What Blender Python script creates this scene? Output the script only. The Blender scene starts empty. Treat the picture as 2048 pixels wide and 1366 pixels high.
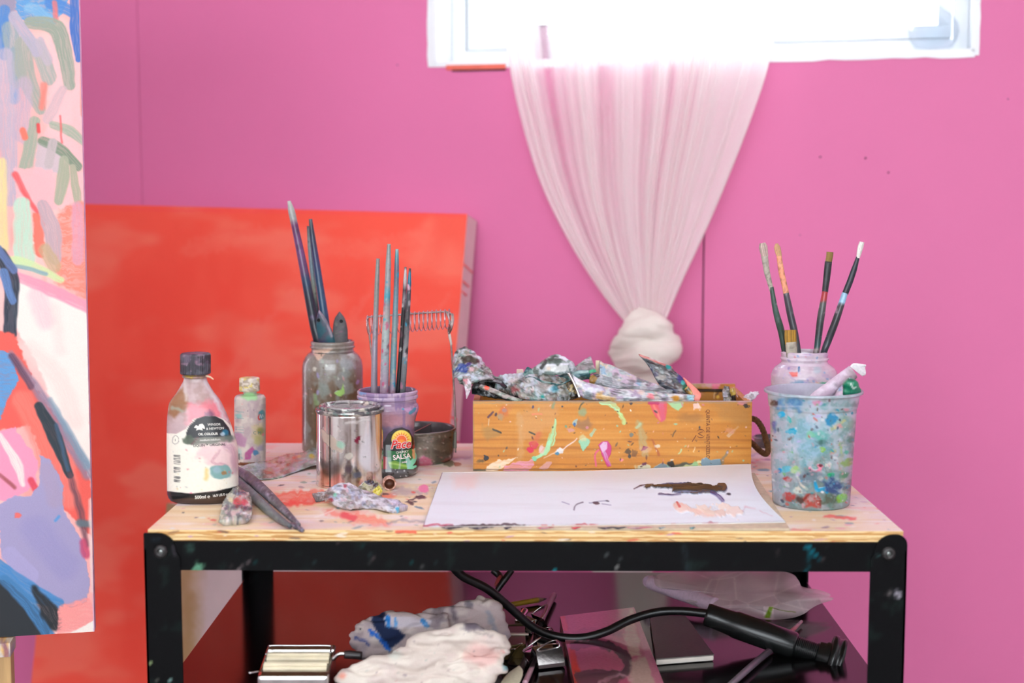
import bpy, bmesh, math, random
import numpy as np
from mathutils import Vector

# ------------------------------------------------------------------ camera
FPX = 2048 * 50 / 36.0            # 50 mm lens on a 36 mm sensor
CAM = np.array([0.0, 0.0, 1.18])
YAW, PIT = math.radians(0.52), math.radians(5.78)
_c, _s, _cp, _sp = math.cos(YAW), math.sin(YAW), math.cos(PIT), math.sin(PIT)
RT = np.array([_c, _s, 0.0]); FW = np.array([-_s * _cp, _c * _cp, -_sp]); UP = np.array([-_s * _sp, _c * _sp, _cp])
sc = bpy.context.scene
cd = bpy.data.cameras.new('camera'); cam = bpy.data.objects.new('camera', cd)
sc.collection.objects.link(cam); sc.camera = cam
cam.location = CAM; cam.rotation_euler = (math.pi / 2 - PIT, 0, YAW)
cd.lens = 50; cd.sensor_width = 36; cd.clip_start = .05
cd.dof.use_dof = True; cd.dof.focus_distance = 1.88; cd.dof.aperture_fstop = 3.2
# ------------------------------------------------------------------ world, lights, exposure
w = bpy.data.worlds.new('world'); sc.world = w; w.use_nodes = True
bg = w.node_tree.nodes['Background']; bg.inputs[0].default_value = (0.88, 0.95, 1.0, 1); bg.inputs[1].default_value = 3.3
def area(name, loc, target, sx, sy, power, col=(1, 1, 1)):
    l = bpy.data.lights.new(name, 'AREA'); l.shape = 'RECTANGLE'; l.size = sx; l.size_y = sy; l.energy = power; l.color = col
    o = bpy.data.objects.new(name, l); sc.collection.objects.link(o); o.location = loc
    o.rotation_euler = (Vector(target) - Vector(loc)).to_track_quat('-Z', 'Y').to_euler(); return o
area('ceiling_softbox', (-0.9, 0.9, 2.62), (-0.2, 1.9, 0.8), 1.8, 1.2, 7, (.93, .97, 1))
area('ceiling_softbox_two', (1.1, 0.5, 2.62), (0.5, 2.0, 0.8), 1.4, 1.0, 3.5, (.93, .97, 1))
sc.view_settings.view_transform = 'Standard'; sc.view_settings.look = 'None'
sc.view_settings.gamma = 1; sc.view_settings.exposure = 1.15; sc.view_settings.use_curve_mapping = False

# ------------------------------------------------------------------ measuring helpers
T = 0.80          # table top
SH = 0.597        # shelf top
def ray(px, py):
    return RT * ((px - 1024) / FPX) - UP * ((py - 683) / FPX) + FW
def pz(px, py, z):
    r = ray(px, py); return CAM + r * ((z - CAM[2]) / r[2])
def pY(px, py, Y):
    r = ray(px, py); return CAM + r * ((Y - CAM[1]) / r[1])
TH = math.radians(14.0)          # the pink wall runs nearer on its right
WU = np.array([math.cos(TH), -math.sin(TH), 0]); WN = np.array([-math.sin(TH), -math.cos(TH), 0]); W0 = np.array([0, 2.78, 0])
UZ = np.array([0, 0, 1.0])
def pW(px, py, off=0.0):
    r = ray(px, py); t = ((W0 + WN * off - CAM) @ WN) / (r @ WN); return CAM + r * t
def wsz(px, py, off=0.0):
    p = pW(px, py, off); return (p - W0) @ WU, p[2]
def wp(s, z, off=0.0): return W0 + WU * s + WN * off + UZ * z
def proj(P):
    d = np.asarray(P) - CAM; z = d @ FW
    return 1024 + FPX * (d @ RT) / z, 683 - FPX * (d @ UP) / z
def mpp(P): return float((np.asarray(P) - CAM) @ FW) / FPX     # metres per photo pixel at P

# ------------------------------------------------------------------ object helpers
ORG = {}
def tag(o, label=None, cat=None, group=None, kind=None):
    if label: o['label'] = label
    if cat: o['category'] = cat
    if group: o['group'] = group
    if kind: o['kind'] = kind
    return o
def thing(name, loc, label, cat, group=None):
    o = bpy.data.objects.new(name, None); sc.collection.objects.link(o); o.empty_display_size = .02
    o.location = [float(v) for v in loc]; ORG[o.name] = np.array(loc, float)
    return tag(o, label, cat, group)
def lin(c):
    c = np.asarray(c, float) / 255.0
    return np.where(c <= .04045, c / 12.92, ((c + .055) / 1.055) ** 2.4)
def make(name, V, Fc, mat, parent=None, smooth=True, paint=None, origin=None, label=None):
    V = np.asarray(V, float).reshape(-1, 3)
    if parent is not None: org = ORG[parent.name]
    else: org = np.array(origin if origin is not None else [V[:, 0].mean(), V[:, 1].mean(), V[:, 2].min()], float)
    me = bpy.data.meshes.new(name); me.from_pydata((V - org).tolist(), [], Fc if isinstance(Fc, list) else Fc.tolist())
    if smooth: me.polygons.foreach_set('use_smooth', [True] * len(me.polygons))
    if paint is not None:
        n = len(V)
        a = me.color_attributes.new('Col', 'FLOAT_COLOR', 'POINT'); c = np.ones((n, 4), np.float32)
        c[:, :3] = lin(np.clip(paint.C, 0, 255)); a.data.foreach_set('color', c.ravel())
        b = me.color_attributes.new('Aux', 'FLOAT_COLOR', 'POINT'); c = np.ones((n, 4), np.float32)
        c[:, 0] = paint.G; c[:, 1] = paint.A; c[:, 2] = 0; b.data.foreach_set('color', c.ravel())
    me.materials.append(mat); me.update(); me.validate()
    o = bpy.data.objects.new(name, me); sc.collection.objects.link(o)
    if parent is not None: o.parent = parent; ORG[o.name] = org
    else: o.location = [float(v) for v in org]; ORG[o.name] = org
    if label: o['label'] = label
    return o
def fixn(o):
    bm = bmesh.new(); bm.from_mesh(o.data); bmesh.ops.recalc_face_normals(bm, faces=bm.faces); bm.to_mesh(o.data); bm.free(); return o
def gridF(n, m, wrap=False, off=0):
    i = np.arange(n - 1)[:, None]; j = np.arange(m if wrap else m - 1)[None, :]; j2 = (j + 1) % m
    f = np.stack([i * m + j + 0 * j, (i + 1) * m + j, (i + 1) * m + j2, i * m + j2 + 0 * i], -1)
    return f.reshape(-1, 4) + off
def box_bm(bm, c, d, ax=None, bev=0):
    """box centred c, full sizes d, axes ax (3 unit vectors)"""
    ax = ax if ax is not None else np.eye(3)
    vs = []
    for x in (-.5, .5):
        for y in (-.5, .5):
            for z in (-.5, .5):
                vs.append(bm.verts.new(np.asarray(c) + ax[0] * x * d[0] + ax[1] * y * d[1] + ax[2] * z * d[2]))
    q = [(0, 1, 3, 2), (4, 6, 7, 5), (0, 4, 5, 1), (2, 3, 7, 6), (0, 2, 6, 4), (1, 5, 7, 3)]
    fs = [bm.faces.new([vs[i] for i in f]) for f in q]
    if bev:
        es = list({e for f in fs for e in f.edges})
        bmesh.ops.bevel(bm, geom=es, offset=bev, segments=2, affect='EDGES', profile=.6)
def hexa_bm(bm, bot, top):
    """box from 4 bottom and 4 top corners"""
    b = [bm.verts.new(p) for p in bot]; t = [bm.verts.new(p) for p in top]
    bm.faces.new(b[::-1]); bm.faces.new(t)
    for i in range(4): j = (i + 1) % 4; bm.faces.new((b[i], b[j], t[j], t[i]))
def from_bm(name, bm, mat, parent=None, smooth=False, label=None, origin=None, bev=0):
    if bev: bmesh.ops.bevel(bm, geom=list(bm.edges), offset=bev, segments=2, affect='EDGES', profile=.6)
    bmesh.ops.recalc_face_normals(bm, faces=bm.faces)
    bm.verts.index_update()
    V = [tuple(v.co) for v in bm.verts]; Fc = [[v.index for v in f.verts] for f in bm.faces]; bm.free()
    return make(name, V, Fc, mat, parent, smooth, None, origin, label)
def boxo(name, c, d, mat, parent=None, ax=None, bev=0, label=None, origin=None):
    bm = bmesh.new(); box_bm(bm, c, d, ax, bev); return from_bm(name, bm, mat, parent, label=label, origin=origin)
def setting(o): o['kind'] = 'structure'; return o

# ------------------------------------------------------------------ value noise and painting on vertices
def _h(ix, iy, seed):
    v = (ix.astype(np.int64) * 374761393 + iy.astype(np.int64) * 668265263 + seed * 974711) & 0xffffffff
    v = ((v ^ (v >> 13)) * 1274126177) & 0xffffffff
    return ((v ^ (v >> 16)) & 0xffff) / 65535.0
def vn(x, y, seed=0):
    x = np.asarray(x, float); y = np.asarray(y, float)
    ix, iy = np.floor(x), np.floor(y); fx, fy = x - ix, y - iy
    fx = fx * fx * (3 - 2 * fx); fy = fy * fy * (3 - 2 * fy)
    a = _h(ix, iy, seed); b = _h(ix + 1, iy, seed); c = _h(ix, iy + 1, seed); d = _h(ix + 1, iy + 1, seed)
    return (a * (1 - fx) + b * fx) * (1 - fy) + (c * (1 - fx) + d * fx) * fy
def fbm(x, y, seed=0, o=3):
    s = 0; a = .5; t = 0
    for i in range(o): s = s + a * vn(x * 2 ** i, y * 2 ** i, seed + i * 17); t += a; a *= .5
    return s / t
def sst(e0, e1, x):
    t = np.clip((x - e0) / (e1 - e0 + 1e-9), 0, 1); return t * t * (3 - 2 * t)
def catmull(P, n):
    P = np.asarray(P, float)
    if len(P) < 3: return P[0] + (P[-1] - P[0]) * np.linspace(0, 1, n)[:, None]
    Q = np.vstack([2 * P[0] - P[1], P, 2 * P[-1] - P[-2]]); t = np.linspace(0, len(P) - 1 - 1e-6, n); i = t.astype(int); f = (t - i)[:, None]
    a, b, c, d = Q[i], Q[i + 1], Q[i + 2], Q[i + 3]
    return .5 * (2 * b + (c - a) * f + (2 * a - 5 * b + 4 * c - d) * f ** 2 + (3 * b - a - 3 * c + d) * f ** 3)
class Paint:
    def __init__(s, U, V, base):
        s.U = np.asarray(U, float).ravel(); s.V = np.asarray(V, float).ravel(); n = len(s.U)
        s.C = np.tile(np.asarray(base, float), (n, 1)); s.H = np.zeros(n); s.G = np.zeros(n); s.A = np.ones(n)
    def put(s, I, a, c, h=0, g=None):
        a = np.clip(a, 0, 1)
        s.C[I] += (np.asarray(c, float) - s.C[I]) * a[:, None]
        if h: s.H[I] = np.maximum(s.H[I] * (1 - a), a * h)
        if g is not None: s.G[I] += (g - s.G[I]) * a
        return s
    def sub(s, P, m):
        lo = P.min(0) - m; hi = P.max(0) + m
        return np.nonzero((s.U > lo[0]) & (s.U < hi[0]) & (s.V > lo[1]) & (s.V < hi[1]))[0]
    def stroke(s, pts, w, c, a=1, soft=1.2, rough=1.5, streak=0.0, seed=1, h=0, g=None, rs=7.0):
        P = np.asarray(pts, float)
        if len(P) > 2: P = catmull(P, 4 * len(P))
        W = np.interp(np.linspace(0, 1, len(P)), np.linspace(0, 1, len(np.atleast_1d(w))), np.atleast_1d(w)) if np.ndim(w) else np.full(len(P), float(w))
        I = s.sub(P, W.max() + soft + rough + 2)
        if not len(I): return s
        u = s.U[I] + rough * 2 * (vn(s.U[I] / rs, s.V[I] / rs, seed) - .5); v = s.V[I] + rough * 2 * (vn(s.U[I] / rs, s.V[I] / rs, seed + 9) - .5)
        best = np.full(len(I), 1e9); side = np.zeros(len(I)); al = np.zeros(len(I)); L = 0
        for k in range(len(P) - 1):
            d = P[k + 1] - P[k]; l = math.hypot(*d) + 1e-9; d = d / l
            t = np.clip((u - P[k, 0]) * d[0] + (v - P[k, 1]) * d[1], 0, l)
            e = np.hypot(u - P[k, 0] - d[0] * t, v - P[k, 1] - d[1] * t); wd = W[k] + (W[k + 1] - W[k]) * t / l
            q = e - wd; m = q < best; best[m] = q[m]
            sd = (u - P[k, 0]) * -d[1] + (v - P[k, 1]) * d[0]; side[m] = sd[m]; al[m] = (L + t)[m]; L += l
        A = sst(soft, -soft, best) * a
        if streak: A = A * (1 - streak * sst(.35, .75, vn(side / 1.6, al / 22.0, seed + 3)))
        return s.put(I, A, c, h, g)
    def poly(s, pts, c, a=1, soft=1.2, rough=2.5, seed=1, h=0, g=None, rs=9.0, streak=0):
        P = np.asarray(pts, float); I = s.sub(P, soft + rough + 2)
        if not len(I): return s
        u = s.U[I] + rough * 2 * (fbm(s.U[I] / rs, s.V[I] / rs, seed, 2) - .5); v = s.V[I] + rough * 2 * (fbm(s.U[I] / rs, s.V[I] / rs, seed + 9, 2) - .5)
        ins = np.zeros(len(I), bool); dm = np.full(len(I), 1e9); n = len(P)
        for k in range(n):
            x0, y0 = P[k]; x1, y1 = P[(k + 1) % n]
            cr = ((y0 > v) != (y1 > v)) & (u < (x1 - x0) * (v - y0) / ((y1 - y0) + 1e-12) + x0); ins ^= cr
            l2 = (x1 - x0) ** 2 + (y1 - y0) ** 2 + 1e-9; t = np.clip(((u - x0) * (x1 - x0) + (v - y0) * (y1 - y0)) / l2, 0, 1)
            dm = np.minimum(dm, np.hypot(u - x0 - t * (x1 - x0), v - y0 - t * (y1 - y0)))
        A = sst(soft, -soft, np.where(ins, -dm, dm)) * a
        if streak: A = A * (1 - streak * sst(.35, .75, vn(u / 14.0, v / 2.0, seed + 5)))
        return s.put(I, A, c, h, g)
    def blob(s, x, y, r, c, asp=1, ang=0, a=1, soft=1.0, rough=.4, seed=1, h=0, g=None):
        I = s.sub(np.array([[x, y]]), r * max(1, asp) * 1.6 + 2)
        if not len(I): return s
        u = s.U[I] - x; v = s.V[I] - y; ca, sa = math.cos(ang), math.sin(ang); p = (u * ca + v * sa) / asp; q = -u * sa + v * ca
        d = np.hypot(p, q) * (1 + rough * 2 * (fbm(s.U[I] / (r * .8 + 1), s.V[I] / (r * .8 + 1), seed, 2) - .5)) - r
        return s.put(I, sst(soft, -soft, d) * a, c, h, g)
    def splats(s, n, reg, cols, r=(1, 4), seed=1, asp=(1, 2.5), a=(.6, 1), h=0, g=None, ang=None, soft=.8):
        R = random.Random(seed)
        for k in range(n):
            s.blob(R.uniform(reg[0], reg[2]), R.uniform(reg[1], reg[3]), r[0] + (r[1] - r[0]) * R.random() ** 2.2, R.choice(cols), R.uniform(*asp),
                   R.uniform(0, 3.14) if ang is None else ang + R.uniform(-.25, .25), R.uniform(*a), soft, .3, R.randint(0, 9999), h, g)
        return s
    def tint(s, c, sx, sy, lo, hi, a=1, seed=1, o=3, h=0, g=None):
        return s.put(np.arange(len(s.U)), sst(lo, hi, fbm(s.U / sx, s.V / sy, seed, o)) * a, c, h, g)

# ------------------------------------------------------------------ materials
MATS = {}
def nt(name):
    m = bpy.data.materials.new(name); m.use_nodes = True; return m, m.node_tree.nodes, m.node_tree.links, m.node_tree.nodes['Principled BSDF']
def srgb(c): return tuple(float(v) for v in lin(c)) + (1,)
def pm(name, col, rough=.5, metal=0, var=.08, scale=40, bump=0.0, bscale=200, coat=0, spec=.5, stretch=None):
    """plain procedural material: colour varied by noise, optional relief"""
    if name in MATS: return MATS[name]
    m, N, L, b = nt(name); b.inputs['Roughness'].default_value = rough; b.inputs['Metallic'].default_value = metal
    b.inputs['Coat Weight'].default_value = coat; b.inputs['Specular IOR Level'].default_value = spec
    tc = N.new('ShaderNodeTexCoord'); mp = N.new('ShaderNodeMapping'); L.new(tc.outputs['Object'], mp.inputs[0])
    if stretch: mp.inputs['Scale'].default_value = stretch
    n = N.new('ShaderNodeTexNoise'); n.inputs['Scale'].default_value = scale; n.inputs['Detail'].default_value = 5; L.new(mp.outputs[0], n.inputs['Vector'])
    r = N.new('ShaderNodeValToRGB'); c = lin(col)
    r.color_ramp.elements[0].position = .3; r.color_ramp.elements[1].position = .7
    r.color_ramp.elements[0].color = tuple(np.clip(c * (1 - var), 0, 1)) + (1,); r.color_ramp.elements[1].color = tuple(np.clip(c * (1 + var), 0, 1)) + (1,)
    L.new(n.outputs['Fac'], r.inputs[0]); L.new(r.outputs[0], b.inputs['Base Color'])
    if bump:
        n2 = N.new('ShaderNodeTexNoise'); n2.inputs['Scale'].default_value = bscale; n2.inputs['Detail'].default_value = 4; L.new(mp.outputs[0], n2.inputs['Vector'])
        bp = N.new('ShaderNodeBump'); bp.inputs['Strength'].default_value = bump; bp.inputs['Distance'].default_value = .002
        L.new(n2.outputs['Fac'], bp.inputs['Height']); L.new(bp.outputs[0], b.inputs['Normal'])
    MATS[name] = m; return m
def vm(name, rough=.55, metal=0, bump=.15, bscale=300, var=.12, coat=0, alpha=False, sss=0, metal_by_gloss=False, transl=0, spec=.5):
    """material whose colour is the paint laid on the mesh, with fine grain and relief"""
    if name in MATS: return MATS[name]
    m, N, L, b = nt(name)
    b.inputs['Specular IOR Level'].default_value = spec
    at = N.new('ShaderNodeVertexColor'); at.layer_name = 'Col'; ax = N.new('ShaderNodeVertexColor'); ax.layer_name = 'Aux'
    sp = N.new('ShaderNodeSeparateColor'); L.new(ax.outputs[0], sp.inputs[0])
    tc = N.new('ShaderNodeTexCoord'); n = N.new('ShaderNodeTexNoise'); n.inputs['Scale'].default_value = bscale; n.inputs['Detail'].default_value = 6; L.new(tc.outputs['Object'], n.inputs['Vector'])
    mr = N.new('ShaderNodeMapRange'); mr.inputs[1].default_value = .25; mr.inputs[2].default_value = .75; mr.inputs[3].default_value = 1 - var; mr.inputs[4].default_value = 1 + var
    L.new(n.outputs['Fac'], mr.inputs[0]); mx = N.new('ShaderNodeVectorMath'); mx.operation = 'SCALE'
    L.new(at.outputs[0], mx.inputs[0]); L.new(mr.outputs[0], mx.inputs['Scale']); L.new(mx.outputs[0], b.inputs['Base Color'])
    rr = N.new('ShaderNodeMapRange'); rr.inputs[3].default_value = rough; rr.inputs[4].default_value = .12; L.new(sp.outputs[0], rr.inputs[0]); L.new(rr.outputs[0], b.inputs['Roughness'])
    if metal_by_gloss: L.new(sp.outputs[0], b.inputs['Metallic'])
    else: b.inputs['Metallic'].default_value = metal
    b.inputs['Coat Weight'].default_value = coat; b.inputs['Coat Roughness'].default_value = .08
    if bump:
        bp = N.new('ShaderNodeBump'); bp.inputs['Strength'].default_value = bump; bp.inputs['Distance'].default_value = .001
        L.new(n.outputs['Fac'], bp.inputs['Height']); L.new(bp.outputs[0], b.inputs['Normal'])
    if alpha: L.new(sp.outputs[1], b.inputs['Alpha'])
    if transl:
        tr = N.new('ShaderNodeBsdfTranslucent'); L.new(mx.outputs[0], tr.inputs[0]); ms = N.new('ShaderNodeMixShader'); ms.inputs[0].default_value = transl
        out = N['Material Output']; L.new(b.outputs[0], ms.inputs[1]); L.new(tr.outputs[0], ms.inputs[2])
        if alpha:
            b.inputs['Alpha'].default_value = 1
            for lk in list(b.inputs['Alpha'].links): L.remove(lk)
            tp = N.new('ShaderNodeBsdfTransparent'); m2 = N.new('ShaderNodeMixShader'); L.new(sp.outputs[1], m2.inputs[0]); L.new(tp.outputs[0], m2.inputs[1]); L.new(ms.outputs[0], m2.inputs[2]); L.new(m2.outputs[0], out.inputs[0])
        else: L.new(ms.outputs[0], out.inputs[0])
    MATS[name] = m; return m
def glassm(name, col=(250, 252, 255), rough=.02):
    if name in MATS: return MATS[name]
    m, N, L, b = nt(name); g = N.new('ShaderNodeBsdfGlossy'); g.inputs['Roughness'].default_value = rough
    t = N.new('ShaderNodeBsdfTransparent'); t.inputs[0].default_value = srgb(col); fr = N.new('ShaderNodeLayerWeight'); fr.inputs[0].default_value = .07
    x = N.new('ShaderNodeMixShader'); L.new(fr.outputs[1], x.inputs[0]); L.new(t.outputs[0], x.inputs[1]); L.new(g.outputs[0], x.inputs[2]); L.new(x.outputs[0], N['Material Output'].inputs[0])
    MATS[name] = m; return m
BLK = pm('black_enamel', (7, 7, 9), .5, spec=.1, var=.3, scale=30, bump=.1, bscale=400)
INK = pm('dark_print', (30, 28, 30), .6, var=.1)
WHT = pm('pale_print', (232, 228, 220), .6, var=.06)
CHR = pm('chrome', (205, 203, 202), .13, metal=1, var=.15, scale=60, bump=.03)
WIRE = pm('tarnished_wire', (165, 155, 150), .32, metal=1, var=.35, scale=150)

# ------------------------------------------------------------------ shape builders
class Body:
    """upright vessel: rows (py, xl, xr) measured at its axis plane; section is a superellipse"""
    def __init__(s, name, cx, rows, mat, parent=None, base_y=None, Y=None, z0=T, dep=1.0, p=2.0, segs=96, step=2.0, base=(128,) * 3, fn=None,
                 inner=0, wall=.0022, cap=True, captop=True, label=None, ring=None):
        s.Y = Y if Y is not None else pz(cx, base_y, z0)[1]; s.p = p; s.dep = dep
        rows = [r if len(r) == 3 else (r[0], cx - r[1], cx + r[1]) for r in rows]
        R = np.array(rows, float); s.R = R
        ys = [R[0]]
        for a, b in zip(R[:-1], R[1:]):
            n = max(1, int(math.hypot(*(b - a)[[0, 1]]) / step))
            for k in range(1, n + 1): ys.append(a + (b - a) * k / n)
        ys = np.array(ys); st = np.array([s.ring(*r) for r in ys]); zb = (z0 if base_y is not None else None)
        if zb is not None: st[:, 3] += zb - st[:, 3].min() if False else 0
        s.zfix = (st[-1, 3] - z0) if base_y is not None else 0
        if inner:
            z_t, z_b = st[0, 3], st[0, 3] - inner; a0 = st[0]
            ins = [[a0[0], a0[1] - wall * .5, a0[2] - wall * .5, z_t + .0007], [a0[0], a0[1] - wall, a0[2] - wall, z_t]]
            amin = st[:, 1].min() if False else None
            for k in range(1, 14):
                z = z_t - inner * k / 13; a = np.interp(-z, -st[:, 3], st[:, 1]) - wall; bb = np.interp(-z, -st[:, 3], st[:, 2]) - wall; ins.append([np.interp(-z, -st[:, 3], st[:, 0]), a, bb, z])
            ins.append([a0[0], .0005, .0005, z_b]); st = np.vstack([ins[::-1], st]); s.nin = len(ins)
        else:
            s.nin = 0
            if captop: st = np.vstack([[st[0, 0], .0004, .0004, st[0, 3]], [st[0, 0], st[0, 1] * .5, st[0, 2] * .5, st[0, 3]], st]); s.nin = 2
        if cap: st = np.vstack([st, [st[-1, 0], .0004, .0004, st[-1, 3]]])
        th = np.linspace(0, 2 * math.pi, segs, endpoint=False); ct, sn = np.cos(th), np.sin(th); e = 2 / p
        X = np.sign(ct) * np.abs(ct) ** e; D = np.sign(sn) * np.abs(sn) ** e
        P = np.zeros((len(st), segs, 3)); P[..., 0] = st[:, 0:1] + st[:, 1:2] * X; P[..., 1] = s.Y + st[:, 2:3] * D; P[..., 2] = st[:, 3:4]
        if ring is not None: P = ring(P, th)
        Q = P.copy(); Q[..., 1] = s.Y - np.abs(P[..., 1] - s.Y)
        U, Vv = proj(Q.reshape(-1, 3)); pt = Paint(U, Vv, base); s.shape = P.shape
        pt.inner = np.repeat(np.arange(len(st)) < s.nin, segs)
        if fn: fn(pt)
        nrm = np.zeros_like(P); nrm[..., 0] = X; nrm[..., 1] = D
        P = P + nrm * pt.H.reshape(P.shape[:2])[..., None] * 1e-3
        s.o = make(name, P, gridF(len(st), segs, True), mat, parent, True, pt, origin=(st[-1, 0], s.Y, st[:, 3].min()) if parent is None else None, label=label)
    def ring(s, py, xl, xr):
        a = pY(xl, py, s.Y); b = pY(xr, py, s.Y); h = (b[0] - a[0]) / 2
        return [(a[0] + b[0]) / 2, h, h * s.dep, (a[2] + b[2]) / 2]
    def surf(s, u, v, off=.0004):
        vv = v; uu = u
        for _ in range(6):
            r = [vv, np.interp(vv, s.R[:, 0], s.R[:, 1]), np.interp(vv, s.R[:, 0], s.R[:, 2])]
            cx, a, b, z = s.ring(*r); x = pY(uu, vv, s.Y)[0]; t = max(-.985, min(.985, (x - cx) / a)); k = (1 - abs(t) ** s.p) ** (1 / s.p)
            P = np.array([cx + a * t, s.Y - b * k, z]); q = proj(P); uu += (u - q[0]) * .9; vv += (v - q[1]) * .9
        n = np.array([t / a, -k / b, 0]); n /= np.linalg.norm(n); return P + n * off
def text_geo(items, surf):
    """items: (string, u, v, size, rot, shear, bold, xscale); returns verts, faces mapped through surf(u, v)"""
    V, Fc = [], []
    for it in items:
        st, u, v, size, rot, shear, bold, xs = (list(it) + [0, 0, 0, 1])[:8]
        cu = bpy.data.curves.new('t', 'FONT'); cu.body = st; cu.align_x = 'CENTER'; cu.align_y = 'CENTER'; cu.shear = shear; cu.offset = bold; cu.resolution_u = 3
        ob = bpy.data.objects.new('t', cu); sc.collection.objects.link(ob); bpy.context.view_layer.update()
        me = bpy.data.meshes.new_from_object(ob.evaluated_get(bpy.context.evaluated_depsgraph_get())); off = len(V)
        c, s_ = math.cos(rot), -math.sin(rot)
        for q in me.vertices:
            x, y = q.co.x * size * xs, q.co.y * size; V.append(surf(u + x * c + y * s_, v - y * c + x * s_))
        Fc += [[off + i for i in p.vertices] for p in me.polygons]
        bpy.data.objects.remove(ob); bpy.data.curves.remove(cu); bpy.data.meshes.remove(me)
    return V, Fc
def lettering(items, surf, mat, parent, name='lettering', label=None):
    V, Fc = text_geo(items, surf); return make(name, V, Fc, mat, parent, False, label=label)
def decal(polys, surf, mat, parent, name, label=None, n=10, off=.0005):
    """flat print: fans of polygons mapped on a curved surface, ringed so that they follow it"""
    V, Fc = [], []
    for P in polys:
        P = np.asarray(P, float); c = P.mean(0); b = len(V); m = len(P); V.append(surf(*c, off))
        for k in range(1, n + 1):
            for q in P: V.append(surf(*(c + (q - c) * k / n), off))
        for j in range(m): Fc.append([b, b + 1 + j, b + 1 + (j + 1) % m])
        for k in range(n - 1):
            for j in range(m):
                o = b + 1 + k * m; Fc.append([o + j, o + m + j, o + m + (j + 1) % m, o + (j + 1) % m])
    return make(name, V, Fc, mat, parent, False, label=label)
def sweep_geo(P, ra, rb=None, segs=12, side=None, cap=True, ser=None):
    P = np.asarray(P, float); n = len(P); ra = np.broadcast_to(ra, n).astype(float); rb = ra if rb is None else np.broadcast_to(rb, n).astype(float)
    Tn = np.gradient(P, axis=0); Tn /= np.linalg.norm(Tn, axis=1)[:, None] + 1e-12
    vd = np.array([0, 1.0, 0.12]) if side is None else np.asarray(side, float)
    S = np.cross(Tn, vd); S /= np.linalg.norm(S, axis=1)[:, None] + 1e-9
    D = np.cross(Tn, S); th = np.linspace(0, 2 * math.pi, segs, endpoint=False)
    V = P[:, None] + S[:, None] * (ra[:, None] * np.cos(th))[..., None] + D[:, None] * (rb[:, None] * np.sin(th))[..., None]
    V = V.reshape(-1, 3); Fc = gridF(n, segs, True).tolist()
    if cap: Fc += [list(range(segs))[::-1], [(n - 1) * segs + i for i in range(segs)]]
    return V, Fc
def rod(name, pts, w, mat, parent=None, rb=None, n=None, segs=14, base=(120,) * 3, fn=None, label=None, flat=1.0, px=True, curve=True, origin=None):
    """round or flattened stick through pts (px, py, Y) with half-widths w in photo pixels"""
    P = np.array([pY(*p) for p in pts]); n = n or max(8, int(sum(np.linalg.norm(np.diff(P, axis=0), axis=1)) / .0016)); n = min(n, 260)
    Q = catmull(P, n) if curve else np.array([[np.interp(t, np.linspace(0, 1, len(P)), P[:, k]) for k in range(3)] for t in np.linspace(0, 1, n)])
    w = np.atleast_1d(np.array(w, float)); W = np.interp(np.linspace(0, 1, n), np.linspace(0, 1, len(w)), w) * np.array([mpp(q) for q in Q])
    V, Fc = sweep_geo(Q, W, W * flat, segs); pt = Paint(*proj(V), base)
    if fn: fn(pt)
    return fixn(make(name, V, Fc, mat, parent, True, pt, label=label, origin=origin))
def tubeline(name, pts3, r, mat, parent=None, segs=8, n=40, label=None, origin=None):
    Q = catmull(pts3, n); V, Fc = sweep_geo(Q, r, segs=segs); return fixn(make(name, V, Fc, mat, parent, True, label=label, origin=origin))
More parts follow.
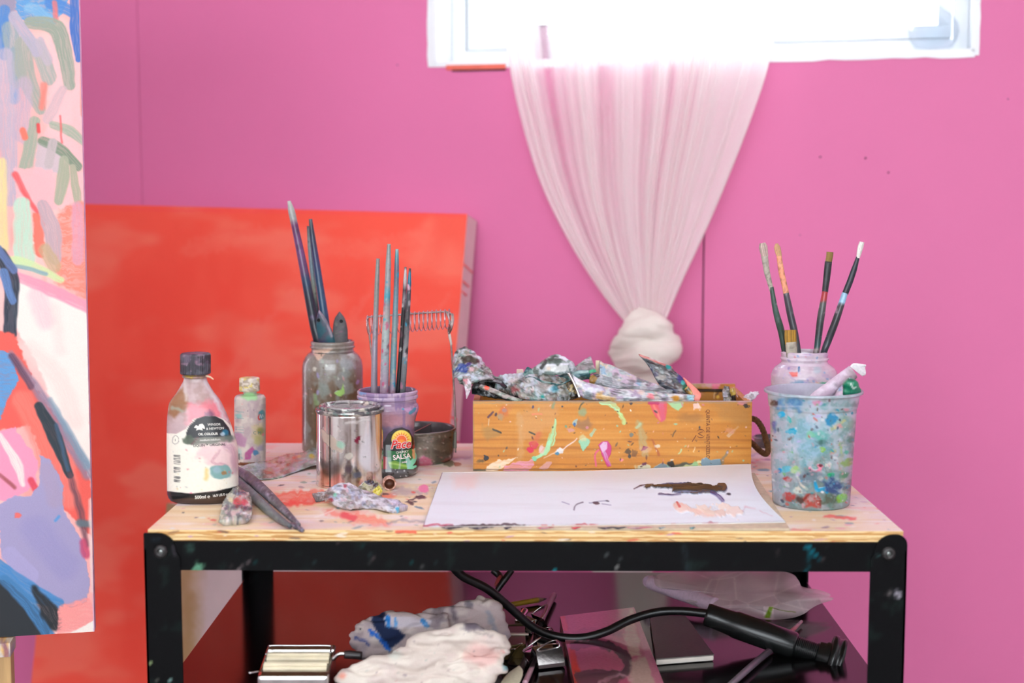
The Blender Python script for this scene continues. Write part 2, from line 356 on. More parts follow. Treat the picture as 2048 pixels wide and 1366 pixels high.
def sheet(name, rows, mat, parent=None, thick=.003, wr=.0015, ws=16, seed=1, base=(170, 170, 165), fn=None, n=70, m=34, puff=None, serr=0, label=None, bow=0, edge=.0006, crease=0):
    """flattened metal tube or scrap: rows of (left, right) edge points (px, py, Y)"""
    Lp = catmull([pY(*r[0]) for r in rows], n); Rp = catmull([pY(*r[1]) for r in rows], n)
    t = np.linspace(0, 1, m); G = Lp[:, None] * (1 - t)[None, :, None] + Rp[:, None] * t[None, :, None]
    du = np.gradient(G, axis=0); dv = np.gradient(G, axis=1); N_ = np.cross(du, dv); N_ /= np.linalg.norm(N_, axis=2)[..., None] + 1e-12
    if (N_[..., 1].mean() > 0): N_ = -N_
    pf = np.ones(n) if puff is None else np.interp(np.linspace(0, 1, n), np.linspace(0, 1, len(puff)), puff)
    prof = (np.sin(np.pi * t) ** .6)[None, :] * thick * pf[:, None] * .5 + edge
    a = np.linspace(0, 1, n)[:, None] * ws; b = t[None, :] * ws * .5
    wv = (fbm(a + 0 * b, b + 0 * a, seed) - .5) * 2 * wr
    if crease: wv = wv + crease * (np.abs(fbm(a * .8 + b * .9, b * .7 - a * .25, seed + 7, 2) * 2 - 1) - .25)
    wv = wv + bow * np.sin(np.pi * t)[None, :]
    if serr:
        zz = ((np.arange(n) % 2) * 2 - 1) * serr; e = dv / (np.linalg.norm(dv, axis=2)[..., None] + 1e-12)
        G[:, 0] -= e[:, 0] * zz[:, None]; G[:, -1] += e[:, -1] * zz[:, None]
    A = G + N_ * (wv + prof)[..., None]; B = G + N_ * (wv - prof)[..., None]
    V = np.vstack([A.reshape(-1, 3), B.reshape(-1, 3)]); Fc = gridF(n, m).tolist() + gridF(n, m, off=n * m)[:, ::-1].tolist(); k = n * m
    for i in range(n - 1):
        Fc.append([i * m, k + i * m, k + (i + 1) * m, (i + 1) * m]); Fc.append([i * m + m - 1, (i + 1) * m + m - 1, k + (i + 1) * m + m - 1, k + i * m + m - 1])
    for j in range(m - 1):
        Fc.append([j, j + 1, k + j + 1, k + j]); o = (n - 1) * m; Fc.append([o + j, k + o + j, k + o + j + 1, o + j + 1])
    pt = Paint(*proj(V), base)
    if fn: fn(pt)
    return fixn(make(name, V, Fc, mat, parent, True, pt, label=label))
def crust(seed, cols, sc_=6, amt=.9, thr=.5):
    """thick dried paint: several noise-shaped patches of colour"""
    def f(p):
        for i, c in enumerate(cols): p.tint(c, sc_ * (1 + .35 * (i % 3)), sc_ * (1 + .3 * ((i + 1) % 3)), thr + .01 * i, thr + .05 + .01 * i, amt, seed + i * 31, 3, g=.25 if i % 2 else 0)
    return f
def cloth(name, sweeps, parent, mat, base, fn, vox=.004, disp=.003, seed=3, label=None, floor=None, smooth=8):
    """folded cloth: overlapping rolls fused into one continuous surface and creased"""
    V, Fc = [], []
    for pts, w, fl in sweeps:
        P = catmull([pY(*p) for p in pts], 30); W = np.interp(np.linspace(0, 1, 30), np.linspace(0, 1, len(w)), w) * np.array([mpp(q) for q in P])
        v, f = sweep_geo(P, W, W * fl, 16); o = len(V); V += v.tolist(); Fc += [[i + o for i in q] for q in f]
    me = bpy.data.meshes.new('c'); me.from_pydata(V, [], Fc); ob = bpy.data.objects.new('c', me); sc.collection.objects.link(ob)
    bm = bmesh.new(); bm.from_mesh(me); bmesh.ops.recalc_face_normals(bm, faces=bm.faces); bm.to_mesh(me); bm.free()
    md = ob.modifiers.new('r', 'REMESH'); md.mode = 'VOXEL'; md.voxel_size = vox
    ms = ob.modifiers.new('s', 'SMOOTH'); ms.iterations = smooth; ms.factor = .6
    bpy.context.view_layer.update(); m2 = bpy.data.meshes.new_from_object(ob.evaluated_get(bpy.context.evaluated_depsgraph_get()))
    n = len(m2.vertices); co = np.zeros(n * 3); m2.vertices.foreach_get('co', co); co = co.reshape(-1, 3)
    nr = np.array([v.normal[:] for v in m2.vertices]); U, W_ = proj(co)
    k = np.abs(fbm(U / 85 + W_ / 60, W_ / 24 - U / 190, seed, 2) * 2 - 1); co = co + nr * ((np.minimum(k, .3) - .2) * disp * 3.2)[:, None] + nr * ((fbm(U / 26, W_ / 20, seed + 4, 2) - .5) * disp * 1.2)[:, None]
    if floor is not None: co[:, 2] = np.maximum(co[:, 2], floor)
    F2 = [list(p.vertices) for p in m2.polygons]; bpy.data.objects.remove(ob); bpy.data.meshes.remove(me); bpy.data.meshes.remove(m2)
    pt = Paint(*proj(co), base)
    if fn: fn(pt)
    return make(name, co, F2, mat, parent, True, pt, label=label)
# ================================================================== THE ROOM
PINK = pm('pink_wall_paint', (226, 116, 167), .6, var=.03, scale=2.2, bump=.12, bscale=260)
WPAINT = pm('white_gloss_paint', (240, 243, 246), .4, var=.02, scale=12)
s0, z0a = wsz(868, 130); s1, z1a = wsz(1950, 104); ZS = (z0a + z1a) / 2; ZT = ZS + .75
WLt, WRt, WD = -2.7, 2.6, .16
CEIL = 2.75
def wallbox(name, sa, sb, za, zb, o0, o1, mat, parent=None, bev=0):
    c = wp((sa + sb) / 2, (za + zb) / 2, (o0 + o1) / 2); return boxo(name, c, (sb - sa, abs(o1 - o0), zb - za), mat, parent, (WU, WN, UZ), bev)
seamA = wsz(282, 300)[0]; seamB = wsz(1406, 600)[0]
bm = bmesh.new()
def pan(sa, sb, za, zb):
    box_bm(bm, wp((sa + sb) / 2, (za + zb) / 2, -WD / 2), (sb - sa, WD, zb - za), (WU, WN, UZ))
pan(WLt, seamA - .0006, 0, CEIL); pan(seamA + .0006, s0, 0, CEIL); pan(s0, seamB - .0016, 0, ZS); pan(seamB + .0016, s1, 0, ZS); pan(s0, s1, ZT, CEIL); pan(s1, WRt, 0, CEIL)
wall = setting(from_bm('wall_back', bm, PINK))
wallbox('seam_backing', seamB - .03, seamB + .03, 0.02, ZS - .02, -.02, -.012, pm('dark_seam', (70, 20, 45), .8), wall)
setting(boxo('floor', (0, .6, -.05), (7.5, 7.2, .1), pm('grey_concrete_floor', (150, 140, 138), .6, var=.15, scale=5, bump=.2)))
setting(boxo('ceiling', (0, .6, CEIL + .05), (7.5, 7.2, .1), pm('white_ceiling', (238, 238, 236), .8, var=.02)))
PW = pm('studio_wall_white', (232, 228, 228), .8, var=.02, scale=3)
setting(boxo('wall_left', (-2.75, .35, CEIL / 2), (.1, 6.0, CEIL), PW))
setting(boxo('wall_right', (2.7, -.3, CEIL / 2), (.1, 4.9, CEIL), PW))
_fy = -2.55
for nm_, c_, d_ in (('unseen_wall_front', (0, _fy, .45), (5.3, .12, .9)), ('unseen_wall_front', (0, _fy, 2.62), (5.3, .12, .26)), ('unseen_wall_front', (-2.45, _fy, 1.7), (.4, .12, 1.6)), ('unseen_wall_front', (2.05, _fy, 1.7), (1.2, .12, 1.6))): setting(boxo(nm_, c_, d_, PW))  # unseen wall behind the camera, its opening shaped to let in front-left light
setting(wallbox('baseboard_back', WLt, WRt, 0, .09, 0, .014, WPAINT, bev=.002))
# window: white reveal, ragged lip, frame, sashes and panes
win = thing('window_1', wp((s0 + s1) / 2, ZS, 0), None, None); setting(win)
lip = .016
bm = bmesh.new()
rnd = random.Random(4)
def raglip(a, b, hor, w0):
    n = 34; L = []
    for k in range(n + 1):
        t = k / n; e = w0 + rnd.uniform(-.0018, .0018)
        if hor: s_ = a[0] + (b[0] - a[0]) * t; L.append((wp(s_, a[1], .0), wp(s_, a[1] - e, .0), wp(s_, a[1], .0025), wp(s_, a[1] - e, .0025)))
        else: z_ = a[1] + (b[1] - a[1]) * t; L.append((wp(a[0], z_, 0), wp(a[0] + e * w_s, z_, 0), wp(a[0], z_, .0025), wp(a[0] + e * w_s, z_, .0025)))
    V = [[bm.verts.new(q) for q in r] for r in L]
    for r, q in zip(V[:-1], V[1:]):
        bm.faces.new((r[2], r[3], q[3], q[2])); bm.faces.new((r[1], r[0], q[0], q[1])); bm.faces.new((r[3], r[1], q[1], q[3])); bm.faces.new((r[0], r[2], q[2], q[0]))
raglip((s0 + .05, ZS), (s1, ZS), True, .009); w_s = -1; raglip((s0, ZS - .004), (s0, ZT), False, .012); w_s = 1; raglip((s1, ZS - .006), (s1, ZT), False, .008)
from_bm('plaster_lip', bm, WPAINT, win)
RV = pm('white_reveal', (243, 246, 248), .5, var=.015)
wallbox('reveal_sill', s0, s1, ZS - .004, ZS + .006, -WD, .001, RV, win)
wallbox('reveal_side', s0, s0 + .006, ZS, ZT, -WD, .001, RV, win); wallbox('reveal_side', s1 - .006, s1, ZS, ZT, -WD, .001, RV, win)
wallbox('reveal_head', s0, s1, ZT - .006, ZT, -WD, .001, RV, win)
FRM = pm('white_window_frame', (236, 241, 244), .35, var=.01)
fo0, fo1 = -WD + .005, -WD + .06
bm = bmesh.new()
def fb(sa, sb, za, zb, o0=fo0, o1=fo1): box_bm(bm, wp((sa + sb) / 2, (za + zb) / 2, (o0 + o1) / 2), (sb - sa, o1 - o0, zb - za), (WU, WN, UZ), .003)
fb(s0 + .006, s1 - .006, ZS + .006, ZS + .035); fb(s0 + .006, s1 - .006, ZT - .04, ZT - .006); fb(s0 + .006, s0 + .034, ZS + .03, ZT - .03); fb(s1 - .034, s1 - .006, ZS + .03, ZT - .03)
sm_ = (s0 + s1) / 2; fb(sm_ - .02, sm_ + .02, ZS + .03, ZT - .03)
from_bm('window_frame', bm, FRM, win)
for a, b in ((s0 + .036, sm_ - .022), (sm_ + .022, s1 - .036)):
    bm = bmesh.new(); o0, o1 = fo0 + .012, fo1 - .008
    fb(a, b, ZS + .037, ZS + .062, o0, o1); fb(a, b, ZT - .066, ZT - .042, o0, o1); fb(a, a + .026, ZS + .06, ZT - .06, o0, o1); fb(b - .026, b, ZS + .06, ZT - .06, o0, o1)
    ssh = from_bm('sash', bm, FRM, win); wallbox('pane', a + .024, b - .024, ZS + .06, ZT - .06, fo0 + .024, fo0 + .028, glassm('window_glass'), ssh)
# orange-painted timber showing below the broken sill lip
ob = thing('trim_1', wp(s0, ZS, 0), None, None); setting(ob)
ax0, _ = wsz(893, 122); ax1, _ = wsz(1012, 122)
wallbox('painted_strip', ax0, ax1, ZS - .0105, ZS - .0012, -.01, .004, pm('orange_red_paint', (235, 105, 85), .5), ob, .0008)
wallbox('dark_gap', ax0 + .012, ax1, ZS - .0135, ZS - .0107, -.01, .003, pm('gap_dark', (70, 35, 40), .9), ob)  # thin dark line below the orange strip
# small nails left in the wall
NM = pm('dark_nail', (110, 45, 80), .5)
i_ = 0
for (x, y, r) in ((1641, 314, 4), (1731, 316, 4), (1777, 345, 4), (2016, 198, 3), (795, 130, 3), (1600, 470, 2.5)):
    s_, z_ = wsz(x, y); P = np.array([wp(s_, z_, 0), wp(s_, z_, .0015), wp(s_, z_, .0022)]); V, Fc = sweep_geo(P, np.array([r, r, r * .6]) * .00045, segs=8, side=(0, .1, 1))
    o = make('wall_nail', V, Fc, NM, wall)

# ---- clear glass bottle and mauve box on the sill
def wbody(name, px, py, off, prof, mat, parent, segs=40):
    c = pW(px, py, off); V = []
    for r, z in prof:
        for k in range(segs):
            a = 2 * math.pi * k / segs; V.append(c + np.array([r * math.cos(a), r * math.sin(a), z]))
    return make(name, V, gridF(len(prof), segs, True), mat, parent)
zs_t = ZS + .006
vb = pW(1866, 100, -.05); vb[2] = zs_t
vs = thing('glass_flask', vb, 'clear round glass flask with a narrow neck at the right end of the window sill', 'vase')
pr = [(.001, .001), (.022, .001), (.034, .008), (.043, .022), (.046, .036), (.043, .052), (.033, .066), (.02, .075), (.012, .085), (.0105, .12), (.014, .128), (.0125, .128), (.009, .12), (.0105, .086), (.018, .077), (.031, .066), (.041, .052), (.044, .036), (.041, .022), (.032, .010), (.001, .004)]
V = [vb + np.array([r * math.cos(a), r * math.sin(a), z]) for r, z in pr for a in np.linspace(0, 2 * math.pi, 40, endpoint=False)]
make('flask_wall', V, gridF(len(pr), 40, True), glassm('clear_glass', (250, 252, 254)), vs)
mb = pW(1082, 100, -.055); mb[2] = zs_t
mx_ = thing('paint_carton', mb, 'mauve carton standing on the window sill behind the sheer curtain', 'box')
boxo('carton_side', mb + UZ * .033, (.03, .022, .066), pm('mauve_card', (176, 128, 152), .6, var=.1), mx_, (WU, WN, UZ), .001)
boxo('carton_lid', mb + UZ * .069, (.032, .024, .006), pm('mauve_card_dark', (120, 80, 105), .6, var=.1), mx_, (WU, WN, UZ), .001)

# ---- curtain: gathered sheer cloth, knotted
cur = thing('knotted_curtain', pW(1290, 700, .08), 'sheer white curtain gathered into a knot under the window', 'curtain')
Lf = [(985, -160), (998, 0), (1012, 130), (1040, 250), (1080, 370), (1135, 480), (1195, 575), (1252, 648)]
Rt = [(1560, -160), (1556, 0), (1540, 118), (1505, 230), (1455, 360), (1408, 470), (1366, 560), (1328, 650)]
nv, nu = 190, 420
Lc = catmull(Lf, nv); Rc = catmull(Rt, nv); V = np.zeros((nv, nu, 3)); dens = np.zeros((nv, nu))
tt = np.linspace(0, 1, nu)
fold = fbm(tt * 26, tt * 0, 5, 3); band = fbm(tt * 9 + 3, tt * 0, 8, 2)
for i in range(nv):
    f = i / (nv - 1); amp = (.008 * (1 - f) ** .7 + .003); off0 = .035 + .035 * f
    # gathers bunch towards the middle lower down, leaving looser gaps at the left
    t2 = tt + .02 * np.sin(tt * 19 + 2) * (1 - f)
    for_x = Lc[i, 0] + (Rc[i, 0] - Lc[i, 0]) * np.clip(t2, 0, 1); y = Lc[i, 1] + (Rc[i, 1] - Lc[i, 1]) * tt
    sag = (1 - np.abs(2 * tt - 1)) * 0
    o = off0 + amp * (np.sin(tt * 2 * math.pi * 17 + 3 * band * 3) * .6 + (fold - .5) * 1.6)
    for j in range(nu): V[i, j] = pW(for_x[j], y[j] + sag[j], o[j])
    gap = np.exp(-((tt - (.17 + .03 * f)) / (.035)) ** 2) + .75 * np.exp(-((tt - (.36 - .05 * f)) / .018) ** 2) + .55 * np.exp(-((tt - .62) / .012) ** 2) + .5 * np.exp(-((tt - .06) / .015) ** 2) * (1 - f)
    d = .64 + .55 * (fold - .35) + .18 * sst(.3, .8, vn(tt * 60, tt * 0, 31)) - .55 * gap + .38 * f ** 1.5 + .12 * sst(.45, .9, tt)
    d = np.maximum(d, .92 * np.exp(-((tt) / .012) ** 2) * .8)
    dens[i] = np.clip(d, .2, .98)
pt = Paint(np.zeros(nv * nu), np.zeros(nv * nu), (255, 252, 248)); pt.A = dens.ravel()
CLOTH = vm('sheer_voile', .8, bump=.05, bscale=900, var=.02, alpha=True, transl=.5)
make('drape', V, gridF(nv, nu), CLOTH, cur, paint=pt)
KN = vm('voile_bunched', .85, bump=.08, bscale=600, var=.03, transl=.2)
def yk(px, py, off): return pW(px, py, off)[1]
K = lambda x, y, o: (x, y, yk(x, y, o))
cloth('knot', [([K(1262, 640, .07), K(1290, 668, .09), K(1320, 690, .09)], [38, 52, 50], .6),
               ([K(1226, 712, .07), K(1262, 672, .11), K(1310, 655, .12), K(1346, 690, .09)], [16, 27, 28, 18], .8),
               ([K(1238, 728, .07), K(1290, 716, .12), K(1336, 700, .11), K(1350, 672, .08)], [20, 32, 30, 12], .8),
               ([K(1290, 700, .08), K(1292, 760, .08), K(1288, 830, .07), K(1284, 900, .06)], [52, 50, 54, 56], .35)],
      cur, KN, (252, 244, 234), None, vox=.0045, disp=.003, seed=12, smooth=10)

# ================================================================== CANVASES
def fr_mat(): return vm('canvas_paint', .62, bump=.25, bscale=700, var=.04)
# red canvas leaning on the wall
PAL = pm('primed_canvas_side', (232, 205, 203), .75, var=.04, scale=30)
def leaning(name, topR, width, height, lean, roll, thick, base, fn, label, res=3.0, sidefn=None, off=.0):
    A = topR; d = WN * math.sin(lean) - UZ * math.cos(lean); r = WU.copy(); n = np.cross(r, d); n = n if n @ WN > 0 else -n
    cr, sr = math.cos(roll), math.sin(roll); r2 = r * cr + d * sr; d2 = d * cr - r * sr
    # the bottom edge stands on the floor
    height = min(height, (A[2] - .003) / -d2[2] * .999)
    root = thing(name, A + d2 * height - r2 * width / 2, label, 'painting')
    m_ = int(width / (res * .001)); n_ = int(height / (res * .001)); a = np.linspace(0, 1, n_); b = np.linspace(-1, 0, m_)
    V = A + d2 * (a[:, None, None] * height) + r2 * (b[None, :, None] * width); V = V.reshape(-1, 3); pt = Paint(*proj(V), base); fn(pt)
    make('painted_face', V + n * .0008, gridF(n_, m_), fr_mat(), root, paint=pt)
    sd = boxo('stretcher', A + d2 * height / 2 - r2 * width / 2 - n * thick / 2, (width, height, thick), PAL, root, (r2, d2, n), .002)
    return root, A, r2, d2, n, height
A = pW(935, 428, .072)
def redfn(p):
    p.tint((255, 120, 98), 150, 60, .42, .7, .75, 3); p.tint((248, 62, 42), 90, 200, .5, .8, .45, 9)
    for k, (a, b, w_) in enumerate((((520, 890), (760, 560), 14), ((610, 890), (830, 600), 10), ((700, 860), (900, 590), 12), ((480, 720), (600, 560), 9), ((400, 860), (520, 640), 10))):
        p.stroke([a, b], [w_, w_ * .4], (255, 112, 95), .45, 6, 6, .5, k)
    p.stroke([(420, 530), (600, 560), (860, 560)], 24, (250, 78, 55), .35, 10, 8, .3, 5); p.stroke([(380, 500), (520, 470), (700, 500), (850, 470)], 16, (255, 118, 98), .4, 7, 8, .4, 6)
    p.stroke([(170, 417), (940, 432)], 1.6, (255, 70, 75), .8, 1.5); p.stroke([(933, 430), (928, 560), (910, 800)], 3, (255, 80, 62), .7, 2, 2)
rc, A_, r2, d2, nn, hh = leaning('red_canvas', A, .825, 1.35, math.radians(12.5), math.radians(1.3), .068, (255, 84, 62), redfn, 'large canvas painted flat coral red leaning against the pink wall')
DRM = pm('red_drip', (250, 75, 62), .4, var=.03)
for t_, l_ in ((.098, 1.0), (.130, .7), (.150, .5), (.39, .55), (.43, 1.0), (.505, .6)):
    q0 = A_ + d2 * t_ + r2 * .0015; q1 = q0 - nn * .062 * l_ + d2 * .006 * l_
    V, Fc = sweep_geo(np.array([q0, (q0 + q1) / 2, q1]), [.0016, .0014, .0020], [.0008] * 3, 8, side=r2); fixn(make('paint_drip', V, Fc, DRM, rc, True))
# pale canvas low behind the table
Bp = pY(885, 1055, 2.50)
def palefn(p):
    p.stroke([(345, 900), (330, 1366)], 62, (168, 133, 88), .95, 22, 4); p.tint((228, 205, 205), 60, 90, .5, .8, .3, 4)
pc, *_ = leaning('pale_canvas', Bp, .545, .9, math.radians(10), math.radians(1.5), .03, (205, 186, 186), palefn, 'pale grey and tan canvas standing low between the table and the red canvas')
Bq = pY(1302, 1136, 2.46)
leaning('small_white_canvas', Bq, .105, .8, math.radians(6), 0, .02, (236, 222, 220), lambda p: p.tint((214, 196, 196), 30, 30, .5, .7, .5, 2), 'narrow white board whose top edge shows under the table above the dark shelf')

# painting on the easel, left
e_ang = math.radians(12); er = np.array([math.cos(e_ang), math.sin(e_ang), 0]); lean = math.radians(3.2)
P0 = pY(189, 1263, 1.86)     # lower right corner
en0 = np.array([math.sin(e_ang), -math.cos(e_ang), 0]); eu = UZ * math.cos(lean) - en0 * math.sin(lean); en = np.cross(er, eu); en = en if en @ en0 > 0 else -en
def artfn(p):
    Po = p.poly
    def S(pts, w, c, a=1, soft=1.2, rough=1.5, streak=0, seed=1, **k): return p.stroke(pts, np.array(w) * 1.3, c, a, soft + .8, rough * .8, streak * .55, seed, rs=16, **k)
    p.tint((252, 196, 190), 60, 90, .4, .7, .7, 4); p.tint((246, 140, 128), 30, 120, .55, .8, .5, 8)
    Po([(98, 60), (170, 40), (172, 420), (120, 420), (80, 330), (100, 200)], (253, 184, 186), .85, 6, 8, 3, streak=.2)
    Po([(-40, -30), (36, -30), (30, 40), (-40, 60)], (150, 138, 160), 1, 4, 6, 2)
    Po([(34, -30), (150, -30), (128, 14), (106, 54), (58, 52), (30, 20)], (92, 150, 202), 1, 2, 6, 3, streak=.35)
    S([(100, 6), (140, 22)], 9, (70, 125, 195), .9, 1.5, 3, .5, 4); S([(60, 15), (100, 40)], 8, (130, 178, 210), .8, 2, 3, .5, 7)
    S([(8, 20), (9, 110)], 9, (78, 128, 190), 1, 1.5, 2, .4, 2); S([(28, 105), (29, 200)], 8, (105, 150, 200), .9, 2, 2, .5, 3)
    S([(152, -10), (155, 60), (157, 118)], [9, 12, 5], (66, 106, 180), 1, 1.2, 2, .4, 5); S([(160, 0), (164, 50)], 4, (120, 150, 220), .8, 1, 2, .3, 5)
    S([(166, 60), (168, 230)], 4, (244, 112, 92), .85, 2.5, 1.5, .3, 6); S([(108, 5), (112, 40)], 4, (244, 110, 100), .8, 1.5, 2, .3, 6)
    S([(20, 60), (36, 160)], 13, (146, 158, 162), .95, 2, 2, .5, 7); S([(60, 45), (112, 56), (130, 110), (139, 168)], [10, 13, 12, 9], (150, 156, 140), 1, 1.5, 2, .4, 8)
    S([(46, 90), (52, 150), (80, 218)], [14, 15, 9], (160, 161, 150), 1, 1.5, 2, .4, 9); S([(76, 95), (98, 155)], 12, (168, 166, 158), 1, 1.5, 2, .4, 10)
    S([(26, 32), (75, 102)], [8, 9], (176, 166, 182), 1, 1.2, 2, .35, 11); S([(80, 85), (96, 120)], 8, (186, 170, 180), .9, 2, 2, .4, 11)
    S([(10, 110), (14, 260), (20, 400)], [12, 15, 11], (184, 168, 184), .9, 3, 3, .5, 12); S([(48, 170), (44, 270)], 13, (188, 164, 180), .85, 4, 3, .5, 13)
    S([(125, 180), (96, 236)], [7, 9], (206, 172, 176), .9, 1.5, 2, .3, 14); S([(88, 170), (84, 215)], 5, (246, 120, 105), .8, 3, 2, .4, 2)
    Po([(72, 282), (120, 300), (128, 345), (70, 350)], (192, 180, 186), .8, 4, 5, 4); S([(70, 243), (50, 342)], [8, 11], (160, 165, 146), 1, 1.3, 2, .4, 15)
    S([(106, 250), (140, 262), (166, 284)], [6, 8, 6], (165, 170, 150), 1, 1.2, 1.5, .4, 16); S([(84, 282), (120, 298), (156, 334)], [7, 9, 7], (126, 140, 118), 1, 1.2, 1.5, .4, 17)
    S([(106, 285), (98, 328)], 7, (190, 172, 172), 1, 1.2, 1, .3, 18); S([(46, 262), (50, 275)], 5, (250, 110, 85), .9, 1.5, 1.5, 0, 2); S([(76, 250), (77, 264)], 2.5, (225, 60, 60), .9); S([(120, 232), (124, 285)], 1.5, (240, 80, 80), .7)
    Po([(30, 335), (105, 340), (118, 420), (36, 420)], (252, 176, 180), .9, 3, 6, 6)
    S([(30, 350), (55, 395), (80, 432)], [5, 4, 3], (232, 82, 84), .9, 2, 2, .3, 19); S([(128, 322), (126, 360), (118, 402)], [8, 10, 7], (166, 166, 142), 1, 1.3, 1.5, .3, 20)
    S([(146, 335), (152, 380), (160, 425)], [5, 7, 5], (172, 166, 142), 1, 1.3, 1.5, .3, 21); S([(4, 325), (4, 420), (8, 495)], [7, 8, 7], (232, 206, 142), .95, 2.5, 2, .4, 22)
    Po([(66, 425), (90, 430), (86, 515), (66, 505)], (250, 112, 92), .95, 2, 4, 7); Po([(118, 420), (174, 400), (178, 600), (110, 560)], (250, 128, 108), .9, 6, 6, 8, streak=.4)
    S([(45, 410), (46, 460), (50, 515)], [13, 15, 16], (186, 216, 192), .95, 2, 3, .4, 23); S([(86, 412), (104, 460), (110, 515)], [10, 14, 11], (192, 162, 168), 1, 1.5, 2, .35, 24)
    S([(88, 500), (108, 532)], 10, (192, 162, 124), .85, 3, 3, .3, 25); S([(155, 415), (156, 520)], 9, (216, 152, 172), .85, 3, 2, .4, 26)
    S([(10, 518), (60, 530), (122, 560)], [6, 8, 5], (204, 222, 158), .95, 2, 2, .4, 27); S([(22, 530), (60, 538), (92, 548)], 3, (128, 158, 172), .9, 1.5, 1, .3, 28)
    Po([(28, 555), (176, 618), (182, 960), (120, 850), (70, 715), (26, 650)], (246, 228, 218), 1, 3, 4, 9); S([(75, 590), (90, 640)], 14, (250, 190, 196), .7, 9, 3, .3, 29)
    p.tint((252, 205, 200), 26, 40, .52, .75, .0, 5); S([(60, 700), (120, 760), (150, 840)], 14, (252, 208, 200), .6, 9, 4, .4, 3); S([(110, 620), (120, 700)], 10, (252, 206, 200), .5, 9, 4, .4, 3)
    S([(22, 548), (90, 575), (178, 616)], [7, 9, 9], (246, 150, 172), .95, 2, 1.5, .3, 30)
    S([(0, 505), (22, 560), (20, 665)], [9, 12, 10], (38, 46, 62), 1, 1.5, 2, .25, 31); S([(6, 545), (26, 602)], [7, 6], (92, 124, 176), 1, 1.2, 1.5, .3, 32); S([(-4, 498), (28, 540)], 6, (92, 112, 160), 1, 1.5, 1.5, .3, 33)
    Po([(-40, 650), (28, 668), (76, 785), (150, 885), (182, 965), (184, 1075), (120, 1010), (60, 850), (-40, 870)], (240, 92, 80), 1, 2.5, 4, 10)
    S([(45, 800), (80, 870), (96, 930)], 16, (250, 128, 112), .7, 6, 3, .5, 3); S([(130, 900), (140, 1000)], 14, (250, 130, 118), .8, 6, 3, .5, 4)
    Po([(-40, 690), (24, 708), (37, 762), (18, 792), (0, 838), (-40, 840)], (92, 152, 206), 1, 1.2, 3, 11, streak=.15)
    S([(22, 708), (76, 782), (176, 945)], [5, 8, 10], (142, 122, 146), .85, 4, 2, .4, 34); S([(24, 712), (62, 772)], 5, (92, 60, 84), .9, 2, 2, .4, 35); S([(100, 800), (174, 930)], [4, 7], (120, 148, 168), .85, 3, 2, .4, 36)
    S([(77, 812), (108, 870), (140, 950)], [7, 11, 6], (34, 48, 58), 1, 1.2, 1.5, .2, 37); S([(112, 850), (136, 940)], 3, (60, 92, 120), .8, 1.5, 1, .3, 38); S([(140, 950), (160, 1020), (174, 1090)], [4, 6, 3], (98, 60, 74), .8, 4, 2, .6, 39)
    Po([(-40, 872), (30, 855), (76, 920), (72, 972), (20, 1000), (-40, 1006)], (242, 152, 182), 1, 1.5, 4, 12); S([(0, 872), (36, 930), (46, 968)], [4, 8, 4], (248, 228, 220), .95, 1.2, 2, .4, 40); S([(0, 950), (30, 975)], 3, (150, 60, 60), .7, 2, 1, .3, 2); S([(62, 960), (72, 980)], 5, (222, 50, 70), .8, 2, 1)
    Po([(80, 908), (102, 922), (128, 972), (126, 1020), (165, 1080), (180, 1165), (172, 1206), (142, 1214), (90, 1192), (40, 1152), (4, 1112), (-6, 1012), (30, 990), (62, 992), (79, 968)], (164, 154, 192), 1, 1.2, 3, 13, h=.7)
    S([(70, 1060), (130, 1130)], 22, (150, 142, 190), .6, 12, 3, .4, 5); S([(20, 1110), (60, 1150)], 13, (170, 160, 202), .9, 2, 2, .2, 6, h=.9); S([(95, 940), (110, 1000)], 12, (172, 152, 180), .7, 6, 2, .3, 7)
    p.blob(36, 1030, 5, (236, 110, 105), 1.2, 0, 1); S([(110, 1040), (118, 1032)], 2, (80, 150, 210), .9)
    S([(-10, 1130), (55, 1180), (118, 1206)], [12, 15, 8], (70, 134, 192), 1, 1.5, 2, .25, 41); Po([(-40, 1160), (14, 1160), (62, 1205), (106, 1246), (92, 1285), (-40, 1285)], (26, 33, 40), 1, 1.5, 2, 14)
    S([(10, 1160), (60, 1212), (98, 1272)], [9, 11, 9], (62, 124, 176), .95, 2, 1.5, .4, 42); S([(70, 1180), (100, 1225), (112, 1250)], [6, 14, 10], (22, 28, 34), .95, 3, 3, .3, 43)
    Po([(118, 1212), (180, 1195), (192, 1245), (112, 1272)], (248, 152, 148), 1, 2, 3, 15, streak=.3); Po([(132, 1270), (192, 1238), (194, 1275)], (246, 234, 224), 1, 1.5, 1.5, 16)
    S([(160, 1046), (180, 1048)], 6, (92, 112, 122), .9, 3, 2); S([(166, 1085), (172, 1110)], 6, (200, 60, 100), .8, 3, 2); S([(182, 1000), (187, 1180)], 4, (240, 214, 208), .8, 2, 2, .4, 4)
    p.stroke([(174, 0), (188, 1262)], 1.4, (200, 160, 200), .7, .8, .8)
PWd, PHt = .62, 1.05
ep = thing('easel_painting', P0 - er * PWd / 2, 'tall abstract painting in pink, grey, blue and lavender standing on the easel', 'painting')
n_, m_ = 900, 420; V = (P0 + eu * (np.linspace(0, 1, n_)[:, None, None] * PHt) - er * (np.linspace(0, 1, m_)[None, :, None] ** 1.6 * PWd)).reshape(-1, 3)
pt = Paint(*proj(V), (247, 172, 166)); artfn(pt)
fixn(make('painted_face', V + en * (.0006 + pt.H * .0006)[:, None], gridF(n_, m_), fr_mat(), ep, paint=pt))
boxo('stretcher', P0 + eu * PHt / 2 - er * PWd / 2 - en * .011, (PWd, PHt, .022), pm('canvas_edge_pink', (222, 180, 208), .7, var=.2, scale=60), ep, (er, eu, en), .001)
